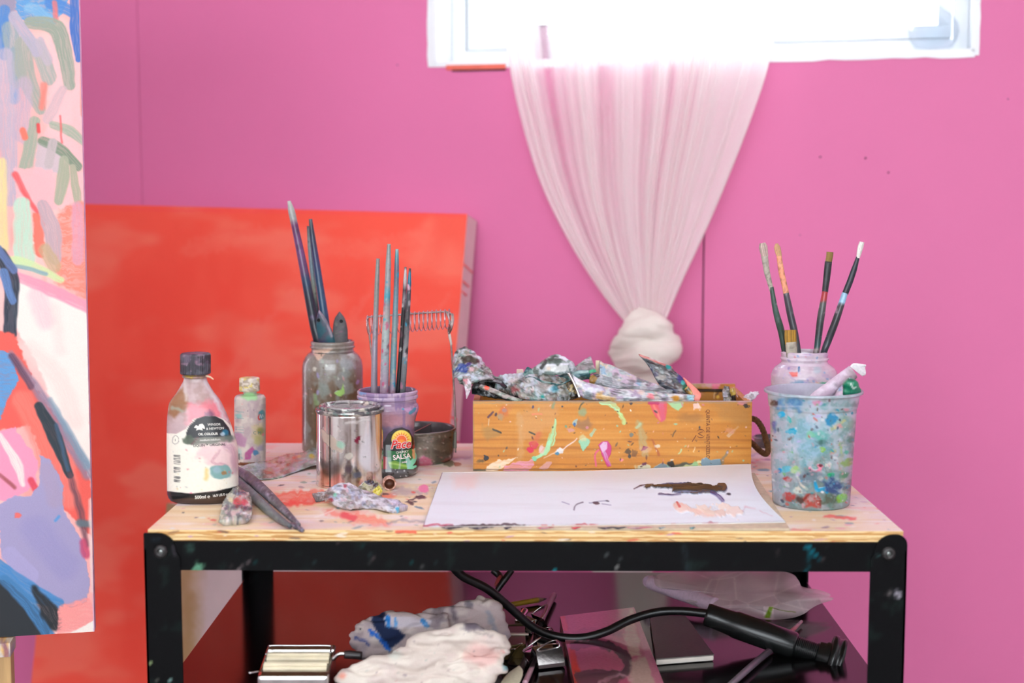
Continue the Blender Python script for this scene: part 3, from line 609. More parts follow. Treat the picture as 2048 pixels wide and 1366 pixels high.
# easel
OAK = pm('easel_wood', (205, 165, 112), .55, var=.14, scale=14, bump=.15, bscale=90, stretch=(6, 6, .6))
Pe = P0 - er * .225
ez = thing('easel', (Pe[0], Pe[1] + .1, .0), 'wooden easel with a paint-smeared ledge holding the abstract painting', 'easel')
pt_c = P0 - er * .245 - eu * .0115 + en * .004
V, Fc = [], []
Pl = np.linspace(0, 1, 60)[:, None]; ledge_a = P0 - er * .104 - eu * .001; 
def ledgefn(p): crust(5, [(196, 160, 190), (96, 120, 180), (232, 190, 110), (150, 90, 100), (214, 206, 198)], 7, .8, .52)(p)
def rect_sweep(name, c, d, ax, mat, parent, base, fn, n=90):
    a = np.linspace(-.5, .5, n); ring = [(-.5, -.5), (-.5, 0), (-.5, .5), (0, .5), (.5, .5), (.5, 0), (.5, -.5), (0, -.5)]
    V = np.array([[c + ax[0] * d[0] * t + ax[1] * d[1] * p + ax[2] * d[2] * q for p, q in ring] for t in a]).reshape(-1, 3)
    Fc = gridF(n, 8, True).tolist() + [list(range(8))[::-1], [(n - 1) * 8 + i for i in range(8)]]; pt = Paint(*proj(V), base)
    if fn: fn(pt)
    return fixn(make(name, V, Fc, mat, parent, False, pt))
rect_sweep('ledge', P0 - er * (.104 + .15) - eu * .0105 + en * .006, (.30, .05, .018), (er, en, eu), vm('ledge_paint', .5, bump=.2), ez, (222, 184, 120), ledgefn)
boxo('mast', P0 - er * .254 - en * .05 - eu * .02 + UZ * .0, (.045, 1.5, .03), OAK, ez, (er, eu, en), .002)
mb_ = P0 - er * .139 - eu * .021 + en * .006; 
boxo('front_post', (mb_[0], mb_[1], (mb_[2] - .0) / 2 + .001), (.068, .03, mb_[2]), OAK, ez, (er, np.cross(UZ, er), UZ), .002)
boxo('foot_beam', (P0 - er * .254)[[0, 1, 2]] * [1, 1, 0] - en * .05 + UZ * .022, (.44, .05, .04), OAK, ez, (er, np.cross(UZ, er), UZ), .003)
a = P0 - er * .254 - en * .09 + eu * .85; b = a + np.array([0, .42, 0]); b[2] = .012; d = (b - a); L_ = np.linalg.norm(d); d /= L_; boxo('leg', (a + b) / 2, (.03, .022, L_), OAK, ez, (er, np.cross(er, d), d), .002)

# ================================================================== THE WORK TABLE
X0, X1, Y0, Y1 = -.4335, .4335, 1.602, 2.182
tb = thing('work_table', (0, (Y0 + Y1) / 2, 0), 'black metal table with a paint-stained plywood top and a dark lower shelf', 'table')
th_ = .0127
nx, ny = 560, 190
xs = np.linspace(X0, X1, nx); ys = np.linspace(Y0, Y1, ny); rr_ = .0015
top = np.zeros((ny, nx, 3)); top[..., 0] = xs; top[..., 1] = ys[:, None]; top[..., 2] = T
def tpf(p):
    p.tint((236, 208, 160), 160, 7, .42, .62, .75, 2); p.tint((244, 232, 226), 120, 9, .45, .7, .8, 7); p.tint((226, 206, 214), 200, 14, .52, .7, .6, 3)
    p.put(np.arange(len(p.U)), sst(1000, 900, p.V) * .65, (236, 224, 224)); p.put(np.arange(len(p.U)), sst(1640, 1800, p.U) * .5, (238, 218, 220))
    p.tint((226, 188, 136), 140, 3.6, .58, .75, .4, 21, 2); p.tint((240, 190, 180), 60, 8, .6, .75, .6, 15)
    S = p.stroke
    S([(548, 1000), (600, 992), (650, 990)], [9, 12, 8], (250, 96, 72), .8, 5, 6, .3, 1); S([(560, 1010), (655, 1000)], 5, (245, 70, 55), .8, 4, 3, .3, 2)
    S([(655, 1022), (720, 1035), (775, 1048)], [6, 12, 5], (250, 120, 98), .75, 7, 5, .3, 3); S([(688, 1030), (708, 1036)], 6, (236, 62, 72), .85, 3, 3)
    S([(750, 990), (790, 990)], 5, (250, 110, 90), .7, 4, 3); S([(600, 945), (640, 952)], 5, (230, 225, 220), .7, 3, 3); S([(455, 1020), (520, 1010)], 5, (240, 150, 120), .3, 4, 3)
    S([(790, 982), (850, 985)], [8, 6], (176, 156, 178), .6, 5, 4, .2, 4); p.blob(848, 978, 7, (244, 120, 170), 1.6, 0, .9, h=.4); S([(865, 975), (870, 1010), (850, 1040)], 6, (150, 170, 160), .35, 6, 4, .3, 5)
    for k, (x, y) in enumerate(((838, 995), (822, 1006), (795, 1012), (780, 1005), (845, 994))): p.blob(x, y, 3.5, (76, 38, 48), 1.8, .3, .9, seed=k, h=.4)
    S([(812, 1004), (842, 992)], 1.4, (70, 40, 52), .9); S([(775, 1046), (810, 1040), (850, 1046)], 2, (120, 118, 140), .5, 3, 3); S([(700, 960), (880, 900)], 3, (160, 140, 120), .2, 4, 3)
    p.splats(150, (300, 890, 900, 1062), [(120, 90, 110), (230, 90, 80), (90, 130, 150), (240, 150, 170), (70, 60, 70), (236, 236, 230), (150, 170, 150)], (.7, 2.6), 4, (1.5, 5), (.35, .9), ang=0)
    p.splats(120, (1480, 895, 1800, 1062), [(120, 90, 130), (238, 110, 100), (90, 150, 170), (240, 160, 180), (250, 240, 235), (190, 150, 180)], (.7, 2.6), 8, (1.5, 5), (.3, .85), ang=0)
    S([(1650, 1033), (1710, 1037)], 3, (246, 96, 90), .8, 2, 2); S([(1585, 1060), (1620, 1062)], 3, (236, 110, 100), .5); S([(1480, 915), (1530, 905)], 3, (150, 140, 170), .4, 3, 3); S([(890, 918), (940, 915)], 3, (150, 120, 160), .5, 3, 2)
    S([(630, 1035), (670, 1018)], 1.6, (250, 240, 230), .7); p.blob(900, 928, 6, (120, 120, 90), 1.8, 0, .9, h=.8); p.blob(915, 929, 4, (190, 120, 90), 1.8, 0, .9, h=.8)
pt = Paint(*proj(top.reshape(-1, 3)), (242, 220, 186)); tpf(pt); topv = top.reshape(-1, 3).copy(); topv[:, 2] += pt.H * .001
nz = 26
fr = np.zeros((nz, nx, 3)); fr[..., 0] = xs; zz_ = np.linspace(0, 1, nz); fr[..., 2] = T - th_ * zz_[:, None]; fr[..., 1] = Y0
pf = Paint(*proj(fr.reshape(-1, 3)), (238, 200, 140)); lay = np.repeat(zz_, nx); col_ = np.array([(240, 208, 150), (214, 160, 92), (242, 212, 156), (206, 152, 84), (240, 204, 144)])
idx = np.clip((lay * 5 + (fbm(pf.U / 60, pf.U * 0, 3) - .5) * .35).astype(int), 0, 4); pf.C = col_[idx].astype(float); pf.tint((190, 128, 62), 40, 2.2, .58, .68, .7, 5, 2); pf.tint((248, 222, 170), 90, 3, .5, .7, .6, 9)
pf.splats(36, (300, 1062, 1800, 1088), [(226, 90, 70), (120, 80, 60), (70, 50, 60), (200, 150, 180), (240, 230, 220)], (1, 3), 6, (2, 7), (.4, .9), ang=0)
pf.stroke([(792, 1063), (832, 1065)], 3, (232, 96, 70), .9)
side_v = []
V = np.vstack([topv, fr.reshape(-1, 3), [[X0, Y0, T], [X0, Y1, T], [X0, Y1, T - th_], [X0, Y0, T - th_], [X1, Y0, T], [X1, Y1, T], [X1, Y1, T - th_], [X1, Y0, T - th_]]])
o1 = nx * ny; o2 = o1 + nx * nz
Fc = gridF(ny, nx)[:, ::-1].tolist() + gridF(nz, nx, off=o1).tolist() + [[o2, o2 + 1, o2 + 2, o2 + 3], [o2 + 4, o2 + 7, o2 + 6, o2 + 5], [o2 + 1, o2 + 5, o2 + 6, o2 + 2], [o2 + 3, o2 + 2, o2 + 6, o2 + 7]]
tot = Paint(np.zeros(len(V)), np.zeros(len(V)), (232, 196, 140)); tot.C[:o1] = pt.C; tot.C[o1:o2] = pf.C
tabletop = make('tabletop', V, Fc, vm('painted_plywood', .5, bump=.2, bscale=500, var=.05), tb, smooth=False, paint=tot)
# black frame
def bfn(p):
    p.tint((30, 50, 44), 30, 24, .66, .8, .4, 6); p.blob(397, 1136, 9, (96, 150, 120), 1.1, .9, .9, 3, .5, 3); p.blob(380, 1094, 9, (52, 84, 74), 1, 0, .6, 4, .5, 2)
    p.stroke([(472, 1142), (505, 1118)], [3, 1], (168, 150, 150), .7, 2, 2, .4); p.stroke([(1613, 1092), (1628, 1108), (1642, 1118)], [3, 4, 1.5], (12, 130, 150), .9, 2.5, 2, .3); p.stroke([(1620, 1108), (1612, 1146)], [4, 3], (8, 100, 112), .7, 3, 2, .4)
    p.stroke([(1368, 1095), (1374, 1140)], 5, (60, 80, 88), .4, 5, 3, .5); p.splats(50, (300, 1086, 1800, 1150), [(90, 96, 96), (60, 90, 90), (130, 110, 110), (20, 90, 90), (150, 150, 146)], (.8, 3), 5, (1, 3), (.2, .7))
    p.stroke([(1105, 1140), (1112, 1146)], 2, (20, 140, 150), .8)
    p.splats(6, (298, 1300, 352, 1366), [(150, 170, 120), (100, 130, 130), (120, 120, 110)], (1.5, 4), 9, (1, 1.4), (.6, .9)); p.blob(1795, 1188, 7, (170, 165, 175), 1.3, 1.2, .8, 3, .5, 8); p.blob(1778, 1186, 5, (120, 112, 112), 1.4, 1.4, .7, 3, .5, 9)
    p.stroke([(347, 1095), (350, 1112)], 3, (58, 54, 60), .8, 2.5, 1); p.stroke([(305, 1078), (318, 1077)], 3, (38, 50, 60), .8, 3, 1)
BM = vm('black_metal_marks', .5, bump=.08, bscale=400, var=.25, spec=.1)
yf = Y0 - .0035
def plate(name, outline, y_a, y_b, parent, fn=bfn, res=.004):
    """flat metal plate with a traced outline in x, z, gridded for its marks"""
    O = np.array(outline); x0, x1_, z0_, z1_ = O[:, 0].min(), O[:, 0].max(), O[:, 1].min(), O[:, 1].max()
    n = max(2, int((z1_ - z0_) / res)); V = []; m = 2 + int((x1_ - x0) / res)
    zz = np.unique(np.concatenate([np.linspace(z0_, z1_, n), O[:, 1]]))
    for z in zz:
        xs_ = []
        for k in range(len(O)):
            a, b = O[k], O[(k + 1) % len(O)]
            if abs(a[1] - b[1]) < 1e-9:
                if abs(a[1] - z) < 1e-9: xs_ += [a[0], b[0]]
            elif min(a[1], b[1]) - 1e-9 <= z <= max(a[1], b[1]) + 1e-9: xs_.append(a[0] + (b[0] - a[0]) * (z - a[1]) / (b[1] - a[1]))
        V.append([(x, z) for x in np.linspace(min(xs_), max(xs_), m)])
    V = np.array(V); n = len(zz); A = np.zeros((n, m, 3)); A[..., 0] = V[..., 0]; A[..., 2] = V[..., 1]; B = A.copy(); A[..., 1] = y_a; B[..., 1] = y_b
    P = np.vstack([A.reshape(-1, 3), B.reshape(-1, 3)]); k = n * m; Fc = gridF(n, m).tolist() + gridF(n, m, off=k)[:, ::-1].tolist()
    for i in range(n - 1): Fc += [[i * m, (i + 1) * m, k + (i + 1) * m, k + i * m], [i * m + m - 1, k + i * m + m - 1, k + (i + 1) * m + m - 1, (i + 1) * m + m - 1]]
    for j in range(m - 1): Fc += [[j, k + j, k + j + 1, j + 1], [(n - 1) * m + j, (n - 1) * m + j + 1, k + (n - 1) * m + j + 1, k + (n - 1) * m + j]]
    pt = Paint(*proj(P), (9, 9, 11)); fn(pt); return fixn(make(name, P, Fc, BM, parent, False, pt))
pw = .0415; zt = T - .0028
def arc(cx, cz, r, a0, a1, n=8): return [(cx + r * math.cos(math.radians(a)), cz + r * math.sin(math.radians(a))) for a in np.linspace(a0, a1, n)]
xl = X0 - .0035; rT = .022
outL = [(xl, .002), (xl + pw, .002), (xl + pw, zt - .028)] + arc(xl + pw - .004 - rT, zt - rT, rT, 0, 90) + [(xl + .001, zt), (xl, zt - .001)]
outR = [(-x, z) for x, z in outL[:-2]] + arc(-xl - .012, zt - .012, .012, 90, 0)[0:]
for sx, ol in ((-1, outL), (1, outR)):
    for fy in (0, 1):
        ya, yb = (yf - .0025, yf) if fy == 0 else (Y1 + .006, Y1 + .0035)
        po = plate('corner_post', ol, ya, yb, tb)
        xs2 = sx * (-(xl)); boxo('post_flange', (sx * (-xl - .00125), (ya + pw / 2) if fy == 0 else ya - pw / 2, (zt - .02) / 2 + .001), (.0025, pw, zt - .02), BLK, po)
rail_z0, rail_z1 = T - th_ - .0335 - .0005, T - th_ - .0005
for name, ya, yb in (('front_rail', yf - .0001, Y0 + .0005), ('back_rail', Y1 + .0034, Y1)):
    plate(name, [(X0, rail_z0), (X1, rail_z0), (X1, rail_z1), (X0, rail_z1)], ya, yb, tb)
boxo('rail_lip', (0, Y0 + .009, rail_z1 - .001), (X1 - X0 - .004, .018, .002), pm('worn_black_edge', (60, 58, 55), .4), tb)
for sx in (-1, 1): boxo('side_rail', (sx * X1, (Y0 + Y1) / 2, (rail_z0 + rail_z1) / 2), (.0025, Y1 - Y0 - .004, .0335), BLK, tb)
for (bx, by) in ((322, 1103), (1777, 1107)):
    c = pY(bx, by, yf - .0026)
    def lathe(name, c, prof, mat, parent, segs=28):
        V = [c + np.array([r * math.cos(a), -y, r * math.sin(a)]) for y, r in prof for a in np.linspace(0, 2 * math.pi, segs, endpoint=False)]
        return fixn(make(name, V, gridF(len(prof), segs, True), mat, parent))
    b_ = lathe('bolt', c, [(0, .0082), (.0012, .0080), (.003, .0066), (.0038, .0046), (.0038, .0030), (.002, .0028), (.002, .0001)], pm('dark_bolt', (62, 60, 60), .35, metal=.6, var=.2), tb)
    lathe('bolt_socket', c + np.array([0, -.0021, 0]), [(0, .0027), (.0005, .0012), (.0005, .0001)], pm('bolt_glint', (130, 135, 132), .3, metal=.8), b_)
# shelf
SHM = pm('shelf_black_gloss', (9, 5, 8), .16, var=.3, scale=8, coat=.0, spec=.5)
boxo('lower_shelf', (0, (Y0 + Y1) / 2 + .0, SH - .009), (X1 - X0 - .006, Y1 - Y0 - .006, .018), SHM, tb, bev=.001)
SHM.node_tree.nodes['Principled BSDF'].inputs['Roughness'].default_value = .13
# ================================================================== ON THE TABLE
SPC = [(90, 70, 90), (230, 120, 130), (120, 170, 170), (236, 232, 222), (200, 160, 190), (150, 170, 130)]
def noinner(c):
    def f(p): p.C[p.inner] = np.array(c, float)
    return f
# ---- large medium bottle
def bigfn(p):
    n = len(p.U); V = p.V
    p.C[:] = (178, 150, 146); p.G[:] = .75
    p.tint((196, 170, 172), 20, 20, .4, .6, .8, 3); p.poly([(335, 800), (368, 775), (380, 812), (350, 836), (334, 830)], (146, 100, 66), .85, 5, 4, 2)
    p.poly([(376, 808), (440, 800), (462, 840), (430, 860), (376, 850)], (232, 112, 128), .75, 9, 7, 3); p.poly([(334, 840), (370, 850), (366, 866), (338, 868)], (190, 164, 166), .8, 5, 4, 3)
    p.stroke([(412, 765), (440, 815), (458, 860)], 5, (212, 206, 208), .8, 3, 2, .3); p.blob(420, 830, 7, (110, 80, 110), 1.3, .4, .7, 3); p.stroke([(345, 815), (365, 822)], 3, (160, 190, 180), .5, 3, 2)
    p.stroke([(368, 752), (372, 800)], 3, (212, 200, 196), .6, 3, 1)
    # paper label
    L = [(332, 866), (352, 868), (372, 858), (388, 838), (408, 833), (430, 832), (448, 838), (462, 852), (478, 880), (480, 972), (430, 982), (380, 987), (332, 982)]
    p.poly(L, (236, 230, 216), 1, 1, .8, 4, g=.1)
    p.poly([(372, 866), (378, 852), (392, 838), (410, 832), (430, 832), (446, 840), (458, 856), (464, 874), (420, 876), (374, 878)], (34, 34, 38), 1, .8, .6, 5, g=.2)
    p.poly([(372, 876), (465, 872), (468, 884), (374, 890)], (118, 118, 108), .95, 2, 1.5, 6); p.blob(378, 880, 10, (70, 84, 66), 1, 0, .85, 3, .5, 4); p.blob(452, 864, 6, (20, 110, 140), 1.1, .5, .9, 2); p.blob(446, 868, 4, (186, 206, 220), 1.2, 0, .8, 1.5); p.blob(460, 876, 6, (90, 110, 100), 1.5, 0, .7, 3)
    p.poly([(400, 890), (470, 884), (478, 930), (440, 945), (415, 925), (392, 912)], (224, 186, 190), .75, 6, 6, 7); p.stroke([(452, 890), (466, 905), (470, 940)], 7, (184, 142, 160), .6, 5, 3, .5, 8); p.stroke([(440, 900), (425, 925), (455, 930)], 2.5, (176, 110, 130), .5, 2, 2, .5, 9)
    p.blob(440, 945, 15, (116, 160, 158), 1.45, .05, .95, 2, .35, 10); p.blob(448, 946, 4, (156, 112, 70), 1.3, 0, .9); p.blob(434, 940, 6, (150, 176, 190), 1.4, 0, .7, 3); p.stroke([(414, 940), (413, 958)], 4, (226, 196, 120), .8, 3, 2)
    p.blob(382, 988, 4.2, (236, 120, 150), .8, 0, 1, 1, h=.5); p.stroke([(384, 888), (396, 876)], 1.5, (110, 60, 66), .7); p.splats(30, (345, 900, 474, 980), [(200, 120, 130), (150, 160, 160), (214, 190, 140)], (.6, 2), 4, (1, 2), (.3, .8))
    # side seam text marks and bar code
    for k in range(26):
        y = 911 + k * 2.1
        if k in (9, 10, 17, 18, 19): continue
        p.stroke([(348, y), (360, y + .3)], .35 + .5 * (k * 7 % 3 == 0), (52, 52, 54), .85, .5, .1)
    p.stroke([(346, 875), (351, 871), (357, 876), (357, 884), (350, 888), (345, 884), (346, 875)], .6, (110, 100, 104), .7, .5, .2)
    p.poly([(330, 982), (380, 987), (430, 983), (482, 970), (482, 990), (430, 1001), (380, 1004), (330, 998)], (22, 22, 24), 1, .8, .5, 11)
    i = V > 1003; p.C[i] = (66, 48, 40); p.poly([(330, 1000), (480, 988), (480, 1020), (330, 1020)], (70, 52, 44), 1, 1, .5, 12, g=.6); p.C[p.inner] = (120, 90, 90)
bb = thing('medium_bottle', pz(405, 1001, T), 'large painting medium bottle with black ribbed cap and cream label, left of the table', 'bottle')
rows = [(752, 368, 413), (758, 368, 413), (764, 366, 415), (775, 360, 421), (786, 353, 428), (796, 345, 436), (804, 340, 441), (812, 338, 445), (830, 336, 453), (850, 335, 461), (868, 335, 467), (885, 335, 472), (900, 335, 475), (985, 336, 476), (992, 338, 475), (998, 342, 471), (1001, 348, 465)]
big = Body('bottle_body', 405, rows, vm('bottle_plastic', .45, bump=.05, var=.04), bb, base_y=1001, dep=.62, p=2.5, segs=200, step=1.3, fn=bigfn)
sf = lambda u, v, off=.0004: big.surf(u, v, .0006)
lettering([('WINSOR', 428, 849, 6.5, .02, 0, .01, 1), ('& NEWTON', 430, 857, 6.5, .04, 0, .01, 1), ('OIL COLOUR', 416, 868, 6.5, .03, 0, .03, 1)], sf, WHT, bb, label='small pale lettering on the black arch')
lettering([('medium-médium', 420, 879.5, 6, .05, .1, .01, 1)], sf, WHT, bb)
lettering([('LIQUIN™ ORIGINAL', 419, 890, 7, .05, 0, .012, 1)], sf, INK, bb, label='dark lettering on the cream label')
lettering([('500ml ℮', 405, 994, 9, .06, 0, .02, 1), ('16.9 US fl oz', 441, 990, 7, .12, 0, .02, .9)], sf, WHT, bb, label='pale volume lettering on the black band')
lettering([('1', 351, 880, 7, 0, 0, .01, 1)], sf, INK, bb)
# pale griffin-like emblem as a small flourish of strokes
decal([[(388, 855), (392, 850), (397, 852), (399, 848), (405, 847), (409, 852), (410, 858), (404, 856), (406, 861), (398, 859), (392, 861), (394, 857)]], sf, WHT, bb, 'emblem', n=3)
def capfn(base, cols, seed, sc_=6):
    def f(p): p.C[:] = base; crust(seed, cols, sc_, .8, .52)(p)
    return f
def ribbed(P, th):
    k = 1 + .018 * np.sign(np.sin(th * 40)); c = P.mean(1, keepdims=True); Q = c + (P - c) * np.stack([k, k, np.ones_like(k)], -1)[None]; return Q
capY = big.Y
Body('cap', 391, [(706, 26), (707.5, 28.5), (710, 29.5), (746, 29.5), (747.5, 28)], vm('ribbed_black_cap', .5, bump=.15), bb, Y=capY, segs=160, step=1.5, fn=capfn((62, 58, 68), [(110, 92, 112), (86, 86, 96), (140, 112, 130), (54, 50, 58)], 3, 9), ring=ribbed)
Body('neck_ring', 391, [(747, 22), (750, 22), (751, 26), (754, 26), (755, 22)], vm('dirty_ring', .5), bb, Y=capY, segs=60, fn=capfn((150, 120, 110), [(190, 160, 60), (176, 140, 140)], 5))
rod('tamper_strip', [(412, 752, capY - .01), (420, 754, capY - .012), (427, 759, capY - .012)], [2.2, 2, 1], vm('dirty_ring', .5), bb, base=(226, 190, 160), flat=.4)

# ---- small bottle with cream cap
def smallfn(p):
    p.C[:] = (204, 190, 184); p.tint((186, 166, 170), 14, 18, .45, .65, .8, 3); p.tint((222, 212, 200), 16, 20, .5, .65, .8, 6); p.blob(498, 793, 8, (160, 220, 150), 2, 0, .9, 3)
    p.poly([(466, 862), (482, 868), (495, 880), (490, 895), (470, 890)], (186, 140, 170), .9, 3, 3, 2); p.poly([(503, 850), (530, 848), (532, 880), (512, 884), (505, 870)], (206, 190, 140), .7, 5, 5, 3); p.blob(520, 862, 7, (140, 140, 60), 1, 0, .7, 3); p.blob(517, 880, 9, (180, 176, 110), .9, 0, .7, 4)
    p.poly([(491, 905), (505, 893), (510, 900), (500, 918), (489, 920)], (178, 84, 140), .95, 1.5, 2, 4); p.blob(511, 905, 5, (70, 130, 170), 1.2, 0, .9, 1.5); p.blob(520, 897, 6, (160, 150, 180), 1.3, 0, .7, 3); p.blob(474, 906, 9, (170, 206, 200), 1, 0, .7, 4)
    p.blob(523, 830, 9, (60, 140, 150), .8, .3, .9, 1.2, .3); p.blob(520, 834, 6.5, (206, 60, 56), .7, .3, .95, 1, .1); p.blob(523, 833, 5.6, (60, 130, 145), .8, .3, 1, .8, .1); p.stroke([(519, 836), (521, 829), (523, 836), (525, 829), (527, 834)], .7, (220, 220, 216), .9, .5, .1)
    p.stroke([(528, 800), (529, 915)], 4, (150, 150, 140), .5, 4, 2, .3); p.blob(478, 832, 5, (140, 200, 190), 1.4, 0, .8, 2)
    for y in (823, 836, 854, 859, 865): p.stroke([(470, y), (487, y + 1)], .5, (90, 150, 155), .55, .6, .3)
    for k in range(7): p.stroke([(475 + k * 1.3, 907), (475 + k * 1.3, 920)], .3, (60, 60, 60), .8, .4, .1)
    p.C[p.V > 925] = (122, 72, 42); p.splats(20, (470, 795, 530, 925), SPC, (.7, 2.4), 4, (1, 2), (.4, .9))
sb = thing('solvent_bottle', pz(500, 926, T), 'small cylindrical plastic bottle with a cream cap and smeared label', 'bottle')
sm2 = Body('bottle_body', 500, [(782, 13), (789, 13), (789.5, 24), (791, 28), (795, 30.5), (800, 31), (920, 31), (924, 30.5), (926, 29)], vm('bottle_plastic_small', .4, bump=.06, var=.05), sb, base_y=926, segs=140, step=1.4, fn=smallfn)
Body('cap', 499, [(755, 18), (756.5, 20), (779, 20.5), (782, 19.5)], vm('cream_cap', .5, bump=.15), sb, Y=sm2.Y, segs=80, fn=capfn((222, 212, 192), [(228, 206, 90), (176, 160, 140), (234, 226, 214)], 9, 6))
lettering([('C M', 514, 866, 9, 0, 0, 0, 1)], lambda u, v, off=0: sm2.surf(u, v, .0005), pm('teal_print', (86, 130, 130), .6), sb)

# ---- tall grey jar with five brush handles
def jarfn(p):
    p.C[:] = (116, 104, 88); p.G[:] = .45; p.tint((96, 74, 52), 14, 60, .45, .65, .8, 3); p.tint((136, 138, 132), 18, 26, .5, .65, .8, 7); p.put(np.arange(len(p.U)), sst(790, 730, p.V) * .6, (150, 146, 142))
    p.poly([(625, 700), (665, 697), (650, 712), (636, 722), (628, 712)], (212, 178, 156), .9, 2, 3, 4, h=.5); p.blob(692, 728, 12, (160, 168, 172), 1.3, .4, .7, 5); p.blob(646, 780, 13, (132, 142, 134), 1, 0, .8, 4); p.blob(692, 748, 9, (140, 150, 146), 1.1, .5, .7, 3)
    p.poly([(668, 786), (682, 778), (686, 768), (689, 786), (682, 792), (674, 790)], (160, 206, 110), .95, 1, 2, 5, h=.4); p.stroke([(631, 790), (632, 808)], 4, (140, 176, 120), .7, 3, 3); p.blob(629, 738, 4, (206, 204, 190), .9, .5, .9, 1.2, h=.4); p.splats(70, (606, 705, 722, 900), [(196, 200, 186), (90, 76, 60), (150, 170, 150), (206, 150, 150), (150, 140, 190)], (.7, 3.4), 6, (1, 3), (.4, .9), ang=1.5)
    p.stroke([(612, 740), (612, 890)], 2, (156, 150, 146), .5, 2, 1, .4); p.stroke([(627, 740), (627, 890)], 3, (150, 130, 116), .35, 3, 1, .4); p.blob(715, 765, 5, (150, 130, 180), .6, .5, .7, 2); p.C[p.inner] = (90, 80, 74)
tj = thing('tall_glass_jar', pz(665, 906, T), 'tall grey paint-coated glass jar at the back of the table holding brush handles', 'jar')
J1 = Body('jar_glass', 665, [(682, 42), (683.5, 43.5), (688, 43.5), (690, 42), (692, 44.5), (694.5, 44.5), (696, 42), (700, 42), (703, 43), (707, 49), (713, 54), (721, 58), (732, 60), (742, 60.5), (885, 60.5), (896, 60), (902, 57), (906, 52)],
          vm('coated_jar_glass', .35, bump=.1, coat=.5), tj, base_y=906, segs=190, step=1.6, fn=jarfn, inner=.14)
J1Y = J1.Y
BRM = vm('brush_lacquer', .38, bump=.15, coat=.3)
def grad(stops, sp=None, seed=1, n=25, box=None):
    """colour bands along v"""
    def f(p):
        v = np.array([s_[0] for s_ in stops], float); c = np.array([s_[1] for s_ in stops], float)
        vv = p.V + (vn(p.U / 5, p.V / 9, seed) - .5) * 8
        for k in range(3): p.C[:, k] = np.interp(vv, v, c[:, k])
        if sp: p.splats(n, (p.U.min(), p.V.min(), p.U.max(), p.V.max()), sp, (.8, 3.4), seed, (1, 2.6), (.5, .95), ang=1.5)
    return f
def brush(label, pts, w, stops, sp=None, seed=1, n=25, flat=1.0, name='paintbrush', group=None):
    r = thing(name, pY(*pts[-1]), label, 'brush', group)
    rod('handle', pts, w, BRM, r, fn=grad(stops, sp, seed, n), flat=flat)
    return r
brush('silver-tipped brush handle, purple fading to navy, leaning left in the tall grey jar', [(578, 402, J1Y), (587, 440, J1Y), (606, 530, J1Y), (627, 640, J1Y), (639, 690, J1Y), (648, 760, J1Y + .01), (650, 800, J1Y + .012)], [3.5, 7, 7.2, 8.5, 9.5, 10.5, 11, 11, 10.5, 10],
      [(398, (180, 186, 176)), (440, (150, 150, 148)), (452, (98, 48, 92)), (500, (110, 66, 116)), (545, (90, 60, 96)), (562, (30, 60, 92)), (600, (22, 34, 48)), (700, (20, 24, 34))], [(206, 176, 176), (60, 40, 70), (120, 90, 130)], 3, 12)
brush('long navy speckled brush handle, right of the purple one in the tall grey jar', [(621, 438, J1Y + .012), (626, 480, J1Y + .014), (638, 560, J1Y + .014), (651, 650, J1Y + .012), (658, 720, J1Y + .01), (664, 800, J1Y)], [3.5, 5.2, 6.6, 7.6, 8.6, 9, 8.5, 8],
      [(435, (90, 98, 96)), (460, (38, 48, 66)), (520, (52, 56, 96)), (560, (34, 66, 98)), (620, (30, 72, 104)), (700, (22, 40, 60))], [(196, 196, 200), (60, 90, 110), (30, 30, 50), (120, 110, 150)], 5, 40)
brush('thin pale blue brush handle just behind the navy one in the tall grey jar', [(617, 452, J1Y + .024), (620, 500, J1Y + .024), (627, 570, J1Y + .022), (636, 640, J1Y + .022), (648, 720, J1Y + .02), (655, 790, J1Y + .016)], [3.5, 4.5, 5, 5.5, 5],
      [(450, (60, 66, 66)), (480, (126, 140, 140)), (540, (120, 150, 160)), (580, (150, 160, 140)), (620, (60, 70, 80)), (700, (40, 44, 60))], [(200, 190, 170), (60, 130, 150), (60, 60, 60)], 7, 20)
def leafhandle(label, pts, w, base, fn, hole):
    r = thing('flat_brush', pY(*pts[-1]), label, 'brush')
    Y = pts[0][2]; n = 90; P = catmull([pY(*p) for p in pts], n); W = np.interp(np.linspace(0, 1, n), np.linspace(0, 1, len(w)), w) * mpp(P[0]); V, Fc = sweep_geo(P, W, np.minimum(W, .0030), 18); pt = Paint(*proj(V), base); fn(pt)
    fixn(make('handle', V, Fc, BRM, r, True, pt)); hp = pY(hole[0], hole[1], Y) - np.array([0, .0036, 0])
    th = np.linspace(0, 2 * math.pi, 18, endpoint=False); V = [hp + np.array([rr * math.cos(a), y, rr * math.sin(a)]) for rr, y in ((.0026, .0), (.0021, -.0006), (.0015, -.0001), (.0002, .0004)) for a in th]
    fixn(make('hanging_hole', V, gridF(4, 18, True), pm('hole_dark', (14, 12, 12), .8), r, True)); return r
leafhandle('leaf-shaped dark teal brush handle with pale edge in the tall grey jar', [(638, 620, J1Y - .022), (645, 650, J1Y - .021), (656, 690, J1Y - .018), (664, 740, J1Y - .01)], [.5, 7, 12, 15, 16.5, 17, 16, 14], (62, 68, 84),
           lambda p: (p.tint((24, 84, 96), 16, 20, .45, .6, .9, 4), p.tint((60, 50, 84), 12, 14, .52, .66, .9, 6), p.stroke([(640, 622), (656, 650), (664, 672)], 3, (178, 160, 170), .8, 2, 1, .4)), (638, 640))
